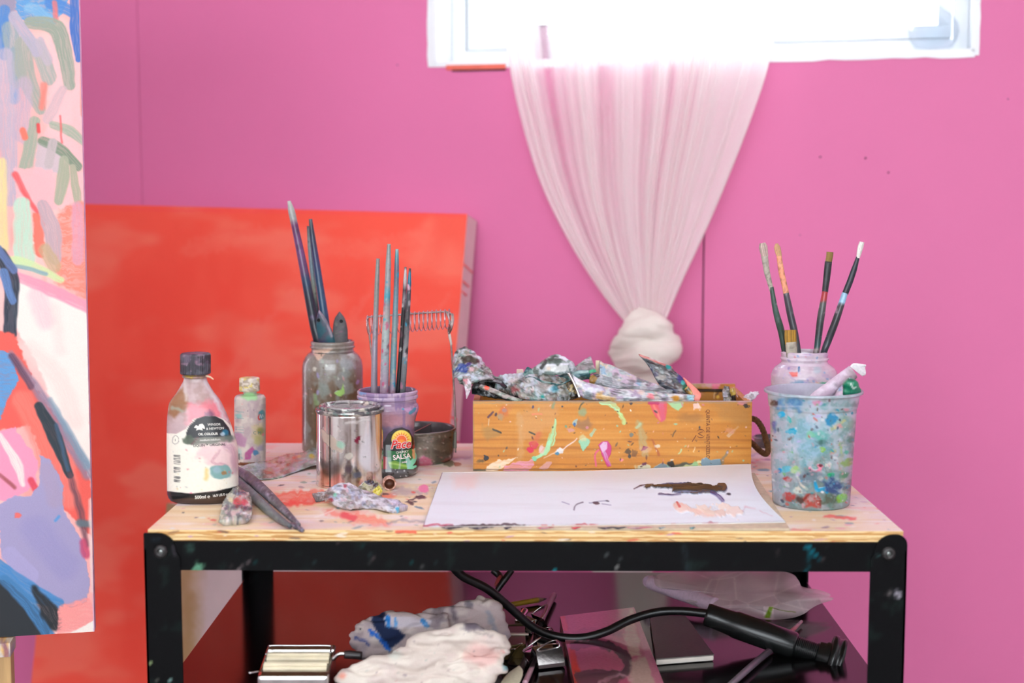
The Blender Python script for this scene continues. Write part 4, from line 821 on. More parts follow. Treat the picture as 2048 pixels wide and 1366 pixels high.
leafhandle('leaf-shaped plain grey brush handle with black hole in the tall grey jar', [(679, 623, J1Y - .020), (680, 650, J1Y - .019), (681, 690, J1Y - .017), (679, 740, J1Y - .01)], [.5, 9, 13, 15, 15, 15, 14, 13], (84, 82, 84),
           lambda p: (p.tint((70, 66, 72), 10, 20, .45, .6, .9, 4), p.splats(8, (664, 640, 694, 680), [(120, 80, 100), (110, 110, 100)], (.8, 2), 3)), (683, 642))

# ---- salsa jar with purple rinse and five handles
def salsafn(p):
    p.C[:] = (150, 122, 148); p.G[:] = .8; p.tint((182, 158, 178), 22, 12, .42, .62, .8, 3); p.put(np.arange(len(p.U)), sst(812, 800, p.V) * .7, (186, 168, 190)); p.poly([(712, 828), (840, 826), (838, 858), (712, 860)], (186, 132, 140), .7, 9, 6, 4)
    p.poly([(710, 858), (840, 856), (840, 900), (710, 900)], (96, 76, 104), .9, 8, 6, 5); p.tint((120, 96, 140), 8, 26, .55, .7, .6, 9); p.stroke([(770, 862), (790, 858), (830, 866)], 4, (112, 100, 128), .6, 4, 3)
    p.stroke([(716, 800), (826, 806)], 2, (120, 100, 130), .5, 3, 1); p.poly([(803, 816), (830, 818), (833, 812), (838, 822), (826, 832)], (190, 150, 190), .9, 2, 3, 6, h=.3)
    p.stroke([(820, 826), (826, 823), (830, 818)], 3.2, (60, 140, 170), .95, 1, 1.5, h=.4); p.blob(724, 785, 4, (90, 150, 200), 1.6, 0, .8, 2); p.blob(718, 798, 3, (90, 140, 180), 1.5, 0, .7, 2); p.blob(806, 818, 2, (60, 150, 170), 1)
    # printed label
    p.poly([(706, 884), (768, 884), (776, 868), (788, 858), (804, 855), (818, 860), (826, 876), (842, 880), (842, 940), (706, 940)], (34, 32, 34), 1, .8, .3, 7, g=.3)
    th = np.linspace(math.pi, 2 * math.pi, 14); p.poly([(803 + 20 * math.cos(a), 879 + 19 * math.sin(a)) for a in th] + [(823, 884), (783, 884)], (248, 222, 96), 1, .6, 0, g=.3)
    for k in range(9):
        a = math.pi + (k + .5) * math.pi / 9; p.poly([(803 + 11 * math.cos(a - .16), 881 + 11 * math.sin(a - .16)), (803 + 17.5 * math.cos(a), 881 + 17.5 * math.sin(a)), (803 + 11 * math.cos(a + .16), 881 + 11 * math.sin(a + .16))], (236, 110, 50), 1, .5, 0)
    p.blob(803, 881, 11.2, (250, 214, 190), 1, 0, 1, .5, 0); p.blob(803, 881, 10, (240, 106, 44), 1, 0, 1, .5, 0); p.blob(803, 884, 5, (250, 170, 60), 1.3, 0, .8, 2, 0)
    p.poly([(774, 901), (795, 903), (825, 897), (826, 925), (800, 931), (776, 924)], (26, 104, 52), 1, .7, 0, 8); p.poly([(776, 924), (790, 921), (806, 927), (822, 930), (828, 938), (790, 938), (780, 936)], (102, 150, 50), 1, .8, .3, 9); p.stroke([(780, 926), (795, 929), (815, 933)], 2, (160, 196, 90), .8, 1.5, .4)
    p.poly([(766, 912), (774, 914), (774, 938), (765, 938)], (190, 50, 60), .9, 1, .6, 3); p.poly([(825, 892), (831, 884), (833, 890), (830, 905), (826, 903)], (180, 50, 40), .9, 1, .5, 4); p.blob(830, 883, 3, (190, 90, 40), .8, 1.2, .9, 1)
    p.stroke([(828, 898), (830, 915), (824, 925), (820, 934), (830, 933)], [1.6, 3, 5, 4.5, 2.5], (130, 220, 180), 1, 1, 1.5, 0, 3, h=.5); p.stroke([(815, 915), (817, 928), (815, 938)], [3, 4, 1.5], (150, 204, 190), .9, 1.2, 1.5, 0, 4); p.stroke([(805, 898), (801, 915), (799, 930), (799, 950)], 1.8, (180, 190, 190), .65, 1.2, 1, .2, 5)
    p.stroke([(826, 900), (828, 915)], 2.4, (226, 160, 110), .9, 1, 1)
    p.C[p.V > 938.5] = (74, 72, 74); p.stroke([(716, 945), (834, 944)], 2.5, (104, 104, 108), .7, 2, 1); p.splats(16, (770, 940, 836, 958), [(220, 220, 220), (30, 30, 30)], (.6, 2), 6, (1, 2.4), (.7, 1)); p.C[p.inner] = (128, 104, 130)
SJ = thing('salsa_jar', pz(775, 948, T), 'salsa jar with a bright printed label and purple-tinted glass, holding brush handles', 'jar')
rows = [(780, 59), (782, 60.5), (786, 60.5), (788, 59), (791, 61), (795, 61), (797, 58.5), (801, 57.5), (805, 58), (809, 61), (814, 62.5), (820, 62), (832, 57.5), (845, 54.5), (858, 53.5), (880, 54), (905, 56.5), (925, 60.5), (933, 62), (940, 61), (945, 58), (948, 52)]
S1 = Body('jar_glass', 775, rows, vm('salsa_glass', .25, bump=.04, var=.05, coat=.6), SJ, base_y=948, segs=300, step=.9, fn=salsafn, inner=.085)
s1f = lambda u, v, off=.0005: S1.surf(u, v, .0007); s2f = lambda u, v, off=.0005: S1.surf(u, v, .0011)
PRW = pm('print_white', (240, 226, 222), .5, var=.02); PRR = pm('print_red', (222, 44, 34), .5, var=.05)
lettering([('Pace', 800, 889, 23, .06, .32, .07, .92)], s1f, PRW, SJ, label='white outline of the red brand script')
lettering([('Pace', 800, 889, 23, .06, .32, .02, .92)], s2f, PRR, SJ, label='red brand script')
lettering([('CHUNKY', 804, 904, 6, .12, 0, .01, 1), ('SALSA', 803, 913.5, 13.5, .13, 0, .02, .95), ('mild', 808, 924, 6, .08, .1, .01, 1)], s1f, PRW, SJ, label='white lettering on green')
SY = S1.Y
brush('grey brush handle, leftmost of five in the salsa jar', [(756, 517, SY + .015), (752, 620, SY + .015), (749, 720, SY + .012), (748, 800, SY + .01)], [3.5, 4.8, 5, 5.2, 5.6, 6.2, 6.6, 6.8], [(515, (130, 134, 130)), (600, (134, 136, 132)), (680, (146, 136, 150)), (800, (136, 124, 136))], [(170, 150, 150), (110, 110, 110)], 11, 12)
brush('thick grey brush handle with cyan and pink drips, second in the salsa jar', [(778, 488, SY - .012), (775, 580, SY - .012), (771, 680, SY - .01), (768, 800, SY - .006)], [3.4, 5.6, 6, 6.6, 7.4, 8.2, 8.6, 8.8], [(486, (134, 142, 138)), (570, (150, 150, 152)), (590, (70, 150, 168)), (612, (150, 140, 142)), (660, (160, 172, 168)), (720, (150, 160, 165)), (780, (160, 130, 150))], [(30, 160, 190), (200, 40, 90), (210, 210, 200), (236, 160, 180), (110, 80, 90)], 13, 46)
brush('pale blue-grey brush handle, in the middle of the salsa jar', [(794, 498, SY + .004), (792, 590, SY + .004), (788, 690, SY + .004), (784, 800, SY + .004)], [3.2, 4.8, 5, 5.4, 5.8, 6.2, 6.6, 6.6], [(496, (150, 180, 176)), (510, (80, 150, 160)), (540, (96, 104, 120)), (600, (120, 156, 168)), (660, (140, 160, 160)), (740, (120, 160, 172)), (790, (190, 150, 170))], [(20, 150, 180), (180, 176, 150), (150, 110, 120)], 17, 36)
brush('black brush handle with white flaking top, fourth in the salsa jar', [(811, 534, SY - .004), (809, 590, SY - .004), (803, 690, SY), (795, 800, SY + .004)], [2, 3.8, 4.2, 4.6, 5, 5, 5], [(532, (30, 28, 30)), (542, (190, 184, 184)), (566, (170, 160, 160)), (580, (60, 50, 56)), (600, (150, 140, 146)), (625, (30, 28, 30)), (800, (20, 20, 24))], [(210, 200, 200), (20, 20, 24), (90, 60, 70)], 19, 26)
brush('grey brush handle with turquoise top, rightmost in the salsa jar', [(820, 537, SY - .016), (817, 600, SY - .016), (811, 700, SY - .012), (804, 800, SY - .006)], [2, 4, 4.4, 5, 5.4, 5.6, 5.6], [(535, (30, 30, 34)), (545, (24, 120, 150)), (565, (24, 100, 130)), (580, (60, 66, 74)), (620, (60, 58, 60)), (700, (130, 132, 134)), (780, (90, 92, 96))], [(20, 140, 170), (190, 180, 186), (24, 24, 30), (210, 130, 160)], 23, 44)

# ---- lidded tin
CAN = thing('paint_tin', pz(700, 967, T), 'shiny lidded steel paint tin in front of the grey jar', 'tin')
def canfn(p):
    p.C[:] = (228, 224, 220); p.G[:] = .9; p.tint((172, 156, 144), 7, 500, .5, .66, .7, 2, 2); p.stroke([(693, 835), (697, 975)], 6, (120, 104, 96), .55, 5, 2, .3); p.stroke([(655, 838), (652, 930)], 5, (150, 134, 120), .5, 5, 2, .3)  # dark vertical streaks paint room reflections into the tin's colour
    p.poly([(641, 858), (652, 866), (672, 878), (690, 896), (684, 906), (664, 900), (645, 880)], (186, 170, 156), .95, 2, 3, 3, g=.2); p.blob(682, 890, 7, (150, 190, 170), 1.1, .6, .9, 3, g=.2)
    p.poly([(708, 880), (716, 873), (722, 872), (721, 878), (716, 884), (719, 888), (711, 886)], (120, 24, 50), .95, .8, 1, 4, g=.4); p.blob(698, 912, 9, (190, 184, 172), .7, 1, .8, 3, g=.3); p.stroke([(692, 848), (700, 846), (740, 838)], 4, (216, 214, 210), .6, 4, 3, g=.4)
    p.blob(697, 940, 8, (80, 60, 76), .8, 1.5, .7, 4, g=.5); p.blob(714, 950, 9, (70, 80, 120), .8, 1.4, .6, 5, g=.5); p.poly([(640, 942), (656, 935), (660, 975), (638, 972)], (226, 130, 90), .5, 6, 3, 5)
    p.splats(22, (634, 850, 766, 978), [(150, 130, 120), (90, 60, 70), (220, 214, 206), (110, 120, 110)], (.6, 2.2), 6, (1, 2), (.4, .9), g=.3)
Cn = Body('tin_wall', 700, [(822, 66), (826, 66.5), (962, 66.5), (965, 67.5), (967, 66.5)], vm('tinplate', .3, bump=.03, var=.05, metal_by_gloss=True), CAN, base_y=967, segs=140, step=1.6, fn=canfn)
CY = Cn.Y
def rimfn(p): p.C[:] = (150, 150, 146); p.G[:] = .9; crust(7, [(90, 110, 106), (196, 190, 180), (70, 66, 70)], 7, .7, .5)(p)
TM = vm('tin_rim', .2, bump=.05, metal_by_gloss=True)
Body('rim', 700, [(816, 60), (815, 62), (815, 66), (816, 68.5), (820, 69), (823, 68), (824, 66)], TM, CAN, Y=CY, segs=120, step=1, fn=rimfn, captop=False, cap=False)
lid = Body('lid', 700, [(814, 30), (813.5, 44), (814, 50), (812, 51.5), (808.5, 54), (808, 57), (809, 60), (812, 61), (818, 60.5)], TM, CAN, Y=CY, segs=120, step=1, fn=lambda p: (rimfn(p), p.put(np.nonzero(np.hypot((p.U - 700) / 50, (p.V - 812) / 8) < 1)[0], np.ones(int((np.hypot((p.U - 700) / 50, (p.V - 812) / 8) < 1).sum())) * .6, (200, 198, 196)), p.blob(724, 822, 5, (216, 208, 190), 1.2, 0, .9, 1.5, g=.1)), cap=False)
sx_ = [Cn.surf(660, v, .0006) for v in (835, 880, 920, 960, 974)]; V, Fc = sweep_geo(sx_, [.0005] * 5, segs=6); fixn(make('seam', V, Fc, pm('dark_seam_metal', (44, 36, 34), .4, metal=.6), CAN, True))

# ---- brush washer pot with spring handle
WP = thing('brush_washer', pz(833, 919, T), 'round metal brush washer with a coiled spring on its wire handle', 'brush washer')
def potfn(p):
    p.C[:] = (104, 98, 88); p.G[:] = .55; p.tint((130, 122, 110), 18, 14, .45, .65, .8, 3); p.stroke([(860, 880), (850, 920)], 14, (158, 152, 142), .5, 8, 5, .5, 4); p.poly([(838, 918), (848, 912), (862, 920), (866, 930), (850, 937), (838, 938)], (214, 128, 156), .95, 1.5, 2.5, 5, h=.5)
    p.poly([(884, 922), (906, 912), (905, 928), (888, 934)], (160, 90, 86), .8, 3, 4, 6); p.blob(880, 932, 6, (90, 120, 100), 2, -.3, .8, 2); p.splats(60, (836, 868, 908, 936), [(206, 140, 140), (190, 186, 176), (60, 54, 50), (220, 216, 206)], (.5, 2), 6, (1, 2), (.5, .95)); p.C[p.inner] = (96, 88, 90); p.G[p.inner] = .3
PT = Body('pot', 833, [(855, 78), (856, 79.5), (858, 79), (860, 77), (905, 74.5), (914, 73), (919, 69)], vm('dirty_zinc', .3, bump=.08, metal_by_gloss=True), WP, base_y=919, segs=130, step=1.6, fn=potfn, inner=.035)
PY_ = PT.Y
a = pY(826, 864, PY_ - .02); b = pY(862, 846, PY_ + .04); boxo('divider', (a + b) / 2 - UZ * .012, (np.linalg.norm(b - a), .0014, .022), pm('zinc_edge', (150, 150, 150), .3, metal=.8), WP, ((b - a) / np.linalg.norm(b - a), np.cross(UZ, (b - a) / np.linalg.norm(b - a)), UZ))
Rx = [(911, 905), (911, 862), (909, 800), (905, 730), (902, 690), (897, 662), (901, 648), (893, 623)]
up = [pY(x, y, PY_) for x, y in Rx]; up[-2] = up[-2] - np.array([0, .003, 0])
tubeline('wire_upright', up, .0014, WIRE, WP, n=80)
tubeline('wire_upright', [pY(x, y, PY_ + .01) for x, y in ((757, 880), (752, 800), (745, 725), (740, 680), (737, 655), (734, 640), (737, 634))], .0014, WIRE, WP, n=80)
tubeline('wire_crossbar', [pY(737, 634, PY_ + .01), pY(790, 630, PY_ + .006), pY(893, 623, PY_)], .0014, WIRE, WP, n=40)
V_, nt_ = [], 20
c0, c1 = pY(733, 651, PY_ + .004), pY(905, 637, PY_ - .006); ta = np.linspace(0, 1, nt_ * 22)
Q = c0 + (c1 - c0) * ta[:, None]; ph = ta * nt_ * 2 * math.pi; m1 = mpp(c0)
Q[:, 2] += np.sin(ph) * 19.5 * m1; Q[:, 1] += np.cos(ph) * 15 * m1; Q[:, 0] += np.cos(ph) * 2 * m1
V, Fc = sweep_geo(Q, .00065, segs=6); fixn(make('spring_coil', V, Fc, pm('bright_spring', (206, 186, 190), .25, metal=1), WP, True))
for dx in (0, 6): tubeline('wire_hook', [pY(893 + dx, 623 + dx, PY_), pY(903 + dx * .5, 630, PY_ - .006), pY(902 + dx * .3, 655, PY_ - .008), pY(898, 668, PY_ - .003)], .0011, WIRE, WP, n=24)
rod('solder_lump', [(898, 664, PY_ - .002), (900, 676, PY_ - .002), (903, 690, PY_ - .002)], [2, 3, 2.5, 2], vm('lump', .5), WP, base=(206, 198, 190))
bm = bmesh.new(); ear = pY(910, 880, PY_ - .004); box_bm(bm, ear, (.005, .004, .024), None, .001); from_bm('wire_lug', bm, pm('zinc_lug', (100, 98, 88), .4, metal=.6), WP)

# ---- wooden wine box
bl = pz(946, 942, T); Yb0 = bl[1]; bxL, bxR = bl[0], pY(1502, 936, Yb0)[0]; ztop = pY(1200, 803, Yb0)[2]; bD = .178; wt = .009
WB = thing('wooden_box', ((bxL + bxR) / 2, Yb0 + bD / 2, T), 'honey-coloured wooden wine box with printed lettering and paint splashes, full of paint tubes', 'box')
def woodf(p):
    p.C[:] = (202, 130, 44); lo = sst(850, 890, p.V)
    g = np.sin((p.V + 5 * fbm(p.U / 70, p.V / 30, 3)) / 2.55 + 2.0 * fbm(p.U / 120, p.V / 40, 5)); p.put(np.arange(len(p.U)), sst(.35, .95, g) * (.12 + .42 * lo), (160, 92, 28))
    p.tint((214, 146, 60), 120, 14, .45, .65, .6, 6); p.tint((184, 116, 40), 60, 30, .55, .75, .35, 8); p.tint((218, 156, 72), 200, 5, .5, .7, .4, 9)
    p.stroke([(1420, 915), (1300, 912), (1505, 898)], 1.2, (140, 80, 24), .0); p.poly([(1425, 805), (1503, 804), (1503, 850), (1470, 852), (1440, 830)], (176, 128, 70), .5, 12, 8, 6)
def boxfn(p):
    woodf(p); S, Po, B = p.stroke, p.poly, p.blob
    Po([(1040, 830), (1075, 806), (1118, 806), (1110, 850), (1060, 880), (1035, 880)], (206, 150, 96), .55, 8, 8, 2); S([(1038, 830), (1042, 890), (1040, 915)], 6, (206, 160, 110), .5, 4, 3, .3, 3)
    S([(1112, 840), (1108, 862), (1100, 885)], [3, 6, 7], (168, 222, 168), .9, 1, 2.5, .55, 4, h=.3); S([(1098, 885), (1092, 902), (1070, 918)], [4, 5, 3], (164, 224, 176), .95, 1, 1.5, .1, 5, h=.4); B(1069, 918, 4.5, (130, 200, 160), 1.3, .8, 1, .9, h=.5)
    B(1068, 890, 9, (206, 60, 78), .8, 1.9, .95, 1.5, .3, h=.2); B(1061, 899, 6.5, (210, 40, 76), .8, 1.9, 1, 1.2, .3); S([(1078, 868), (1068, 886)], 6, (206, 100, 60), .7, 5, 3)
    Po([(970, 940), (974, 932), (990, 922), (1000, 917), (1006, 922), (1032, 915), (1022, 926), (1004, 936), (990, 944)], (240, 214, 186), .97, .8, 2.5, 7, h=.6, streak=.2); Po([(1004, 944), (1010, 932), (1040, 922), (1066, 920), (1068, 928), (1056, 943)], (222, 146, 168), .97, .8, 3, 8, h=.6, streak=.3)
    Po([(1078, 936), (1092, 924), (1102, 924), (1098, 936), (1088, 942)], (206, 150, 140), .95, .8, 2.5, 9, h=.4); B(1082, 897, 3, (226, 190, 190), 2.6, -1.2, .9, .8); B(1084, 900, 5, (224, 186, 180), 1.6, -1, .7, 1.2, .6); B(972, 916, 6, (38, 38, 46), .7, 1.3, 1, .8, .5, h=.5); B(962, 922, 3, (70, 60, 40), 2.5, 0, .7, 2)
    Po([(1196, 890), (1203, 884), (1216, 882), (1223, 892), (1222, 908), (1216, 918), (1222, 932), (1214, 934), (1205, 912)], (198, 62, 128), 1, .8, 1, 10, h=.5); Po([(1199, 892), (1206, 884), (1214, 884), (1214, 898), (1206, 906)], (222, 186, 216), .95, 1, 1, 11, h=.7); S([(1209, 905), (1215, 920), (1221, 930)], [3, 3, 2], (206, 160, 200), .9, 1, 1, .6); S([(1197, 900), (1190, 910), (1192, 932)], 1.8, (222, 90, 130), .9, .8, .3)
    B(1170, 885, 11, (150, 206, 172), .85, .9, .95, 1.2, .5, 3, h=.4); S([(1182, 870), (1190, 860)], 3, (160, 204, 180), .9, 1, 1.5, .5); B(1166, 876, 6, (206, 200, 150), 1.2, 0, .8, 2); B(1164, 824, 7, (120, 170, 150), 1.2, 0, .6, 3); B(1170, 850, 11, (136, 100, 80), 1.3, .2, .6, 4, .6, 5); B(1174, 855, 3.5, (206, 130, 140), .8, .6, .9, 1)
    B(1150, 846, 7, (166, 186, 180), .6, .2, .9, 1, .4, 6); B(1149, 849, 3, (50, 100, 160), 1, 0, .9, 1); B(1142, 860, 4, (206, 150, 150), 1.8, .1, .8, 1.2); B(1132, 853, 2.5, (100, 150, 130), 1, 0, .8); S([(1155, 878), (1125, 898), (1088, 916)], 1.2, (236, 212, 206), .9, .8, 1.5, .5, 3); B(1120, 902, 5, (226, 226, 230), 1.6, -.4, .9, 1, h=.4); B(1114, 907, 3, (60, 130, 170), 1.2, 0, .9)
    B(1008, 822, 10, (206, 96, 40), .8, -.8, .75, 4, .5, 7); B(1009, 821, 4, (150, 130, 150), 1, .7, .9, 1.5); B(1001, 833, 6, (150, 150, 130), 1.1, 0, .8, 3); S([(976, 834), (986, 825)], 2.2, (84, 50, 66), .9, .8, 1.2); B(992, 829, 2.5, (66, 40, 50), 1.5, 1.5, .9); S([(986, 858), (1001, 866)], 1.8, (40, 40, 36), .9, .7, 1); S([(1058, 864), (1070, 868)], 1.6, (60, 60, 50), .9, .7, 1); B(1066, 814, 3, (70, 60, 90), .6, .2, .9)
    B(980, 865, 12, (150, 120, 70), 1.2, 0, .5, 6, .6, 8); S([(978, 838), (976, 850)], 1, (220, 200, 170), .8); S([(1065, 829), (1084, 828)], 1.2, (236, 130, 100), .8); S([(1020, 810), (1004, 830)], 6, (200, 120, 60), .5, 6, 4)
    S([(1204, 806), (1222, 810), (1236, 820)], [4, 6, 3], (184, 232, 172), .95, 1, 3, .35, 12, h=.3); S([(1236, 822), (1244, 834), (1249, 846)], [2, 3.5, 4], (188, 234, 160), .95, .9, 2, .3, 13, h=.3); S([(1108, 806), (1106, 816)], 3, (120, 150, 120), .7, 2, 2); S([(1166, 806), (1158, 818)], 1.5, (60, 70, 60), .8)
    Po([(1297, 804), (1334, 803), (1334, 826), (1330, 838), (1322, 845), (1311, 834), (1304, 822)], (222, 84, 92), .95, 1.5, 1.2, 14); S([(1322, 806), (1325, 838)], 5, (212, 96, 140), .7, 3, 1, .4); S([(1298, 806), (1316, 806)], 3, (190, 20, 90), .9, 1.5, 1); S([(1308, 812), (1320, 838)], 2, (240, 150, 120), .6, 2, 1)
    Po([(1334, 804), (1368, 804), (1366, 812), (1356, 822), (1344, 814)], (164, 214, 160), .9, 1.5, 1.5, 15); B(1262, 807, 3, (50, 46, 60), 1, 0, .9); B(1263, 870, 4.5, (110, 116, 110), .8, .4, .9, 1.2); S([(1278, 848), (1286, 880), (1290, 908)], [6, 9, 6], (176, 164, 122), .7, 3, 3, .3, 16); S([(1272, 855), (1280, 848)], 3, (180, 200, 160), .8, 2, 2)
    Po([(1282, 902), (1287, 892), (1297, 894), (1290, 900)], (120, 26, 70), .95, .8, .6, 17); B(1292, 900, 7, (220, 180, 160), 1.5, 0, .5, 3); S([(1304, 880), (1312, 896), (1318, 910)], [1.5, 2, 2.4], (170, 84, 44), .7, 1.5, .8); S([(1345, 872), (1350, 862)], 1, (70, 60, 50), .8); B(1255, 904, 6, (70, 56, 44), .8, 1.2, .8, 1.2, .8, 18); B(1259, 913, 4, (50, 50, 56), .9, 0, .9, 1); B(1270, 908, 5, (90, 60, 40), 1, .9, .6, 2, .9, 3)
    B(1315, 892, 3, (230, 220, 200), 1.6, 0, .8); S([(1390, 895), (1388, 905)], 1, (240, 220, 180), .8); B(1242, 920, 3.5, (238, 140, 150), 1.2, .3, .9, 1); S([(1362, 898), (1358, 908)], 1.5, (190, 214, 160), .9)
    Po([(1300, 938), (1316, 930), (1326, 926), (1342, 932), (1340, 938)], (120, 140, 152), .95, 1, 1.5, 19, h=.5); B(1342, 928, 6, (34, 30, 26), 1.5, .4, .95, 1.2, .5, 20, h=.4); S([(1345, 936), (1365, 930), (1385, 930)], 4, (70, 76, 66), .9, 1.5, 2); S([(1352, 937), (1380, 932), (1400, 932)], 2.5, (200, 204, 140), .9, 1.2, 1.5, h=.5); B(1390, 928, 5, (150, 200, 140), 1.2, 0, .9, 1.2)
    Po([(1400, 926), (1404, 918), (1412, 914), (1422, 920), (1441, 917), (1443, 930), (1420, 932), (1404, 932)], (122, 146, 158), 1, .8, .8, 21, h=.8); B(1398, 924, 4, (226, 220, 160), .8, 1.5, .9, 1); S([(1456, 902), (1448, 915), (1444, 926)], [1.5, 2.5, 3.5], (116, 118, 112), .85, 1.2, 1.5, .3); B(1287, 934, 6, (206, 206, 180), 2.4, 0, .9, 1.2, h=.4); B(1288, 928, 3, (90, 30, 60), 1.6, -.6, .9, 1)
    B(1391, 811, 5, (240, 200, 190), 1.1, .8, .9, 1, .9, 22); B(1399, 813, 3, (240, 206, 190), 1, .8, .8, 1, .8); B(1484, 806, 5, (222, 130, 150), 1.6, 0, .8, 2); B(1492, 812, 4, (60, 52, 50), 1.4, .5, .9, 1.2, .6); S([(1456, 872), (1476, 854)], [3, 2], (214, 190, 180), .7, 1.5, 2, .5); B(1460, 862, 5, (216, 150, 130), 1.4, .3, .5, 2, .7); B(1384, 836, 9, (130, 90, 50), 2.6, 0, .4, 6)
    B(1455, 905, 2, (190, 170, 180), 1); p.splats(120, (948, 808, 1500, 938), [(236, 226, 210), (70, 54, 40), (90, 50, 50), (206, 120, 130), (160, 200, 160), (236, 190, 190), (60, 60, 70)], (.5, 1.9), 8, (1, 2.6), (.5, .95), h=.15)
    S([(946, 806), (1502, 805)], 1.4, (150, 140, 130), .55, 1.2, 1, .3); S([(946, 938.5), (1300, 938)], .8, (60, 36, 20), .85, .6, .3); S([(946, 941), (970, 941)], 1.6, (80, 84, 70), .9, 1, .5); S([(947, 806), (947, 940)], 1, (110, 110, 90), .5, 1, 1, .3)
n_, m_ = 170, 640; X = np.linspace(bxL, bxR, m_); Z = np.linspace(ztop, T + .0005, n_); FV = np.zeros((n_, m_, 3)); FV[..., 0] = X; FV[..., 1] = Yb0; FV[..., 2] = Z[:, None]; FV = FV.reshape(-1, 3)
pt = Paint(*proj(FV), (210, 146, 60)); boxfn(pt); FV[:, 1] -= pt.H * .001; k = n_ * m_
V = np.vstack([FV, [[bxL, Yb0, ztop], [bxR, Yb0, ztop], [bxR, Yb0, T], [bxL, Yb0, T], [bxL, Yb0 + wt, ztop], [bxR, Yb0 + wt, ztop], [bxR, Yb0 + wt, T], [bxL, Yb0 + wt, T]]])
Fc = gridF(n_, m_).tolist() + [[k, k + 1, k + 5, k + 4], [k + 4, k + 5, k + 6, k + 7], [k + 1, k + 2, k + 6, k + 5], [k, k + 4, k + 7, k + 3]]
t2 = Paint(np.zeros(len(V)), np.zeros(len(V)), (186, 176, 170)); t2.C[:k] = pt.C; t2.C[k:k + 4] = (190, 180, 172)
WM = vm('box_wood_painted', .45, bump=.12, bscale=400, var=.04)
make('front_board', V, Fc, WM, WB, False, t2)
PIN = pm('box_pine', (190, 126, 52), .5, var=.16, scale=20, stretch=(.6, 6, 6), bump=.1, bscale=90)
boxo('end_board', (bxL + wt / 2, Yb0 + bD / 2 + wt / 2, (T + ztop) / 2), (wt, bD - wt, ztop - T - .001), PIN, WB, bev=.0006); boxo('end_board', (bxR - wt / 2, Yb0 + bD / 2 + wt / 2, (T + ztop) / 2), (wt, bD - wt, ztop - T - .001), PIN, WB, bev=.0006)
boxo('base_board', ((bxL + bxR) / 2, Yb0 + bD / 2 + wt / 2, T + .004), (bxR - bxL - 2 * wt, bD - wt * 2, .006), PIN, WB)
Yk = Yb0 + bD; zk = pY(1440, 767, Yk)[2]
def backfn(p):
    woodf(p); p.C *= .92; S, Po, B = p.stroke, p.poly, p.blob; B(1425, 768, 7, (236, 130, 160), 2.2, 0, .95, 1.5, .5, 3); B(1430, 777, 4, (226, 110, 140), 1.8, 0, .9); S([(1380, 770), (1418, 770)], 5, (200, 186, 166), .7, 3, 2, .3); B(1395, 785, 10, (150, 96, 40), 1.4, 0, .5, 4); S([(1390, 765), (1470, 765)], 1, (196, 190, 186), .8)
    S([(1430, 778), (1428, 796)], .8, (236, 210, 170), .9, .6, .5); S([(1432, 790), (1442, 780)], 1.4, (60, 40, 40), .8); B(1400, 788, 4, (236, 150, 130), 1.5, 0, .6, 2); B(1436, 794, 3, (240, 200, 80), 1, 0, .9)
n2, m2 = 70, 360; Z = np.linspace(zk, T + .001, n2); X = np.linspace(bxL + wt, pY(1469, 770, Yk)[0], m2); BV = np.zeros((n2, m2, 3)); BV[..., 0] = X; BV[..., 2] = Z[:, None]; BV[..., 1] = Yk - .0075
BV[Z < zk - .0085, :, 1] = Yk - .003; BV[Z < zk - .0125, :, 1] = Yk - .0085
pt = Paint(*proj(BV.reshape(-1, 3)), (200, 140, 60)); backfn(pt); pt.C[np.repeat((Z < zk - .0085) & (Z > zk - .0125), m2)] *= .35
BB = BV.copy(); BB[..., 1] = Yk; V = np.vstack([BV.reshape(-1, 3), BB.reshape(-1, 3)]); k = n2 * m2; Fc = gridF(n2, m2).tolist() + gridF(n2, m2, off=k)[:, ::-1].tolist() + [[j, j + 1, k + j + 1, k + j] for j in range(m2 - 1)] + [[i * m2 + m2 - 1, (i + 1) * m2 + m2 - 1, k + (i + 1) * m2 + m2 - 1, k + i * m2 + m2 - 1] for i in range(n2 - 1)]
t2 = Paint(np.zeros(len(V)), np.zeros(len(V)), (190, 170, 140)); t2.C[:k] = pt.C; make('back_board', V, Fc, WM, WB, False, t2)
bs = lambda u, v, off=0: pY(u, v, Yb0) - np.array([0, .0004, 0])
BRN = pm('burnt_print', (104, 52, 30), .6, var=.15)
lettering([('QUINTA DE VENTOZELO', 1415.5, 868, 10.8, -math.pi / 2, 0, .004, .80)], bs, BRN, WB, label='burnt lettering running down the front')
def arcp(cx, cy, rx, ry, a0, a1, w, n=14):
    o = [(cx + rx * math.cos(math.radians(a)), cy + ry * math.sin(math.radians(a))) for a in np.linspace(a0, a1, n)]; i = [(cx + (rx - w * math.sin(math.pi * k / (n - 1))) * math.cos(math.radians(a)), cy + (ry - w * math.sin(math.pi * k / (n - 1))) * math.sin(math.radians(a))) for k, a in enumerate(np.linspace(a0, a1, n))]
    return o, i
V, Fc = [], []
for (a0, a1) in ((200, 340), (20, 160)):
    o, i = arcp(1401.5, 867, 8.6, 9.2, a0, a1, 1.8); b = len(V); V += [bs(*q) for q in o] + [bs(*q) for q in i]; n = len(o); Fc += [[b + j, b + j + 1, b + n + j + 1, b + n + j] for j in range(n - 1)]
for quad in ([(1396.2, 867.6), (1396.2, 866.4), (1405.2, 862.8), (1405.2, 864.2)], [(1396.2, 867.6), (1396.2, 866.4), (1405.2, 870.6), (1405.2, 872.4)], [(1391.5, 870), (1393, 871), (1384.5, 884), (1383.3, 883.5)]):
    b = len(V); V += [bs(*q) for q in quad]; Fc.append([b, b + 1, b + 2, b + 3])
make('emblem', V, Fc, BRN, WB, False, label='burnt round emblem with a V inside brackets')
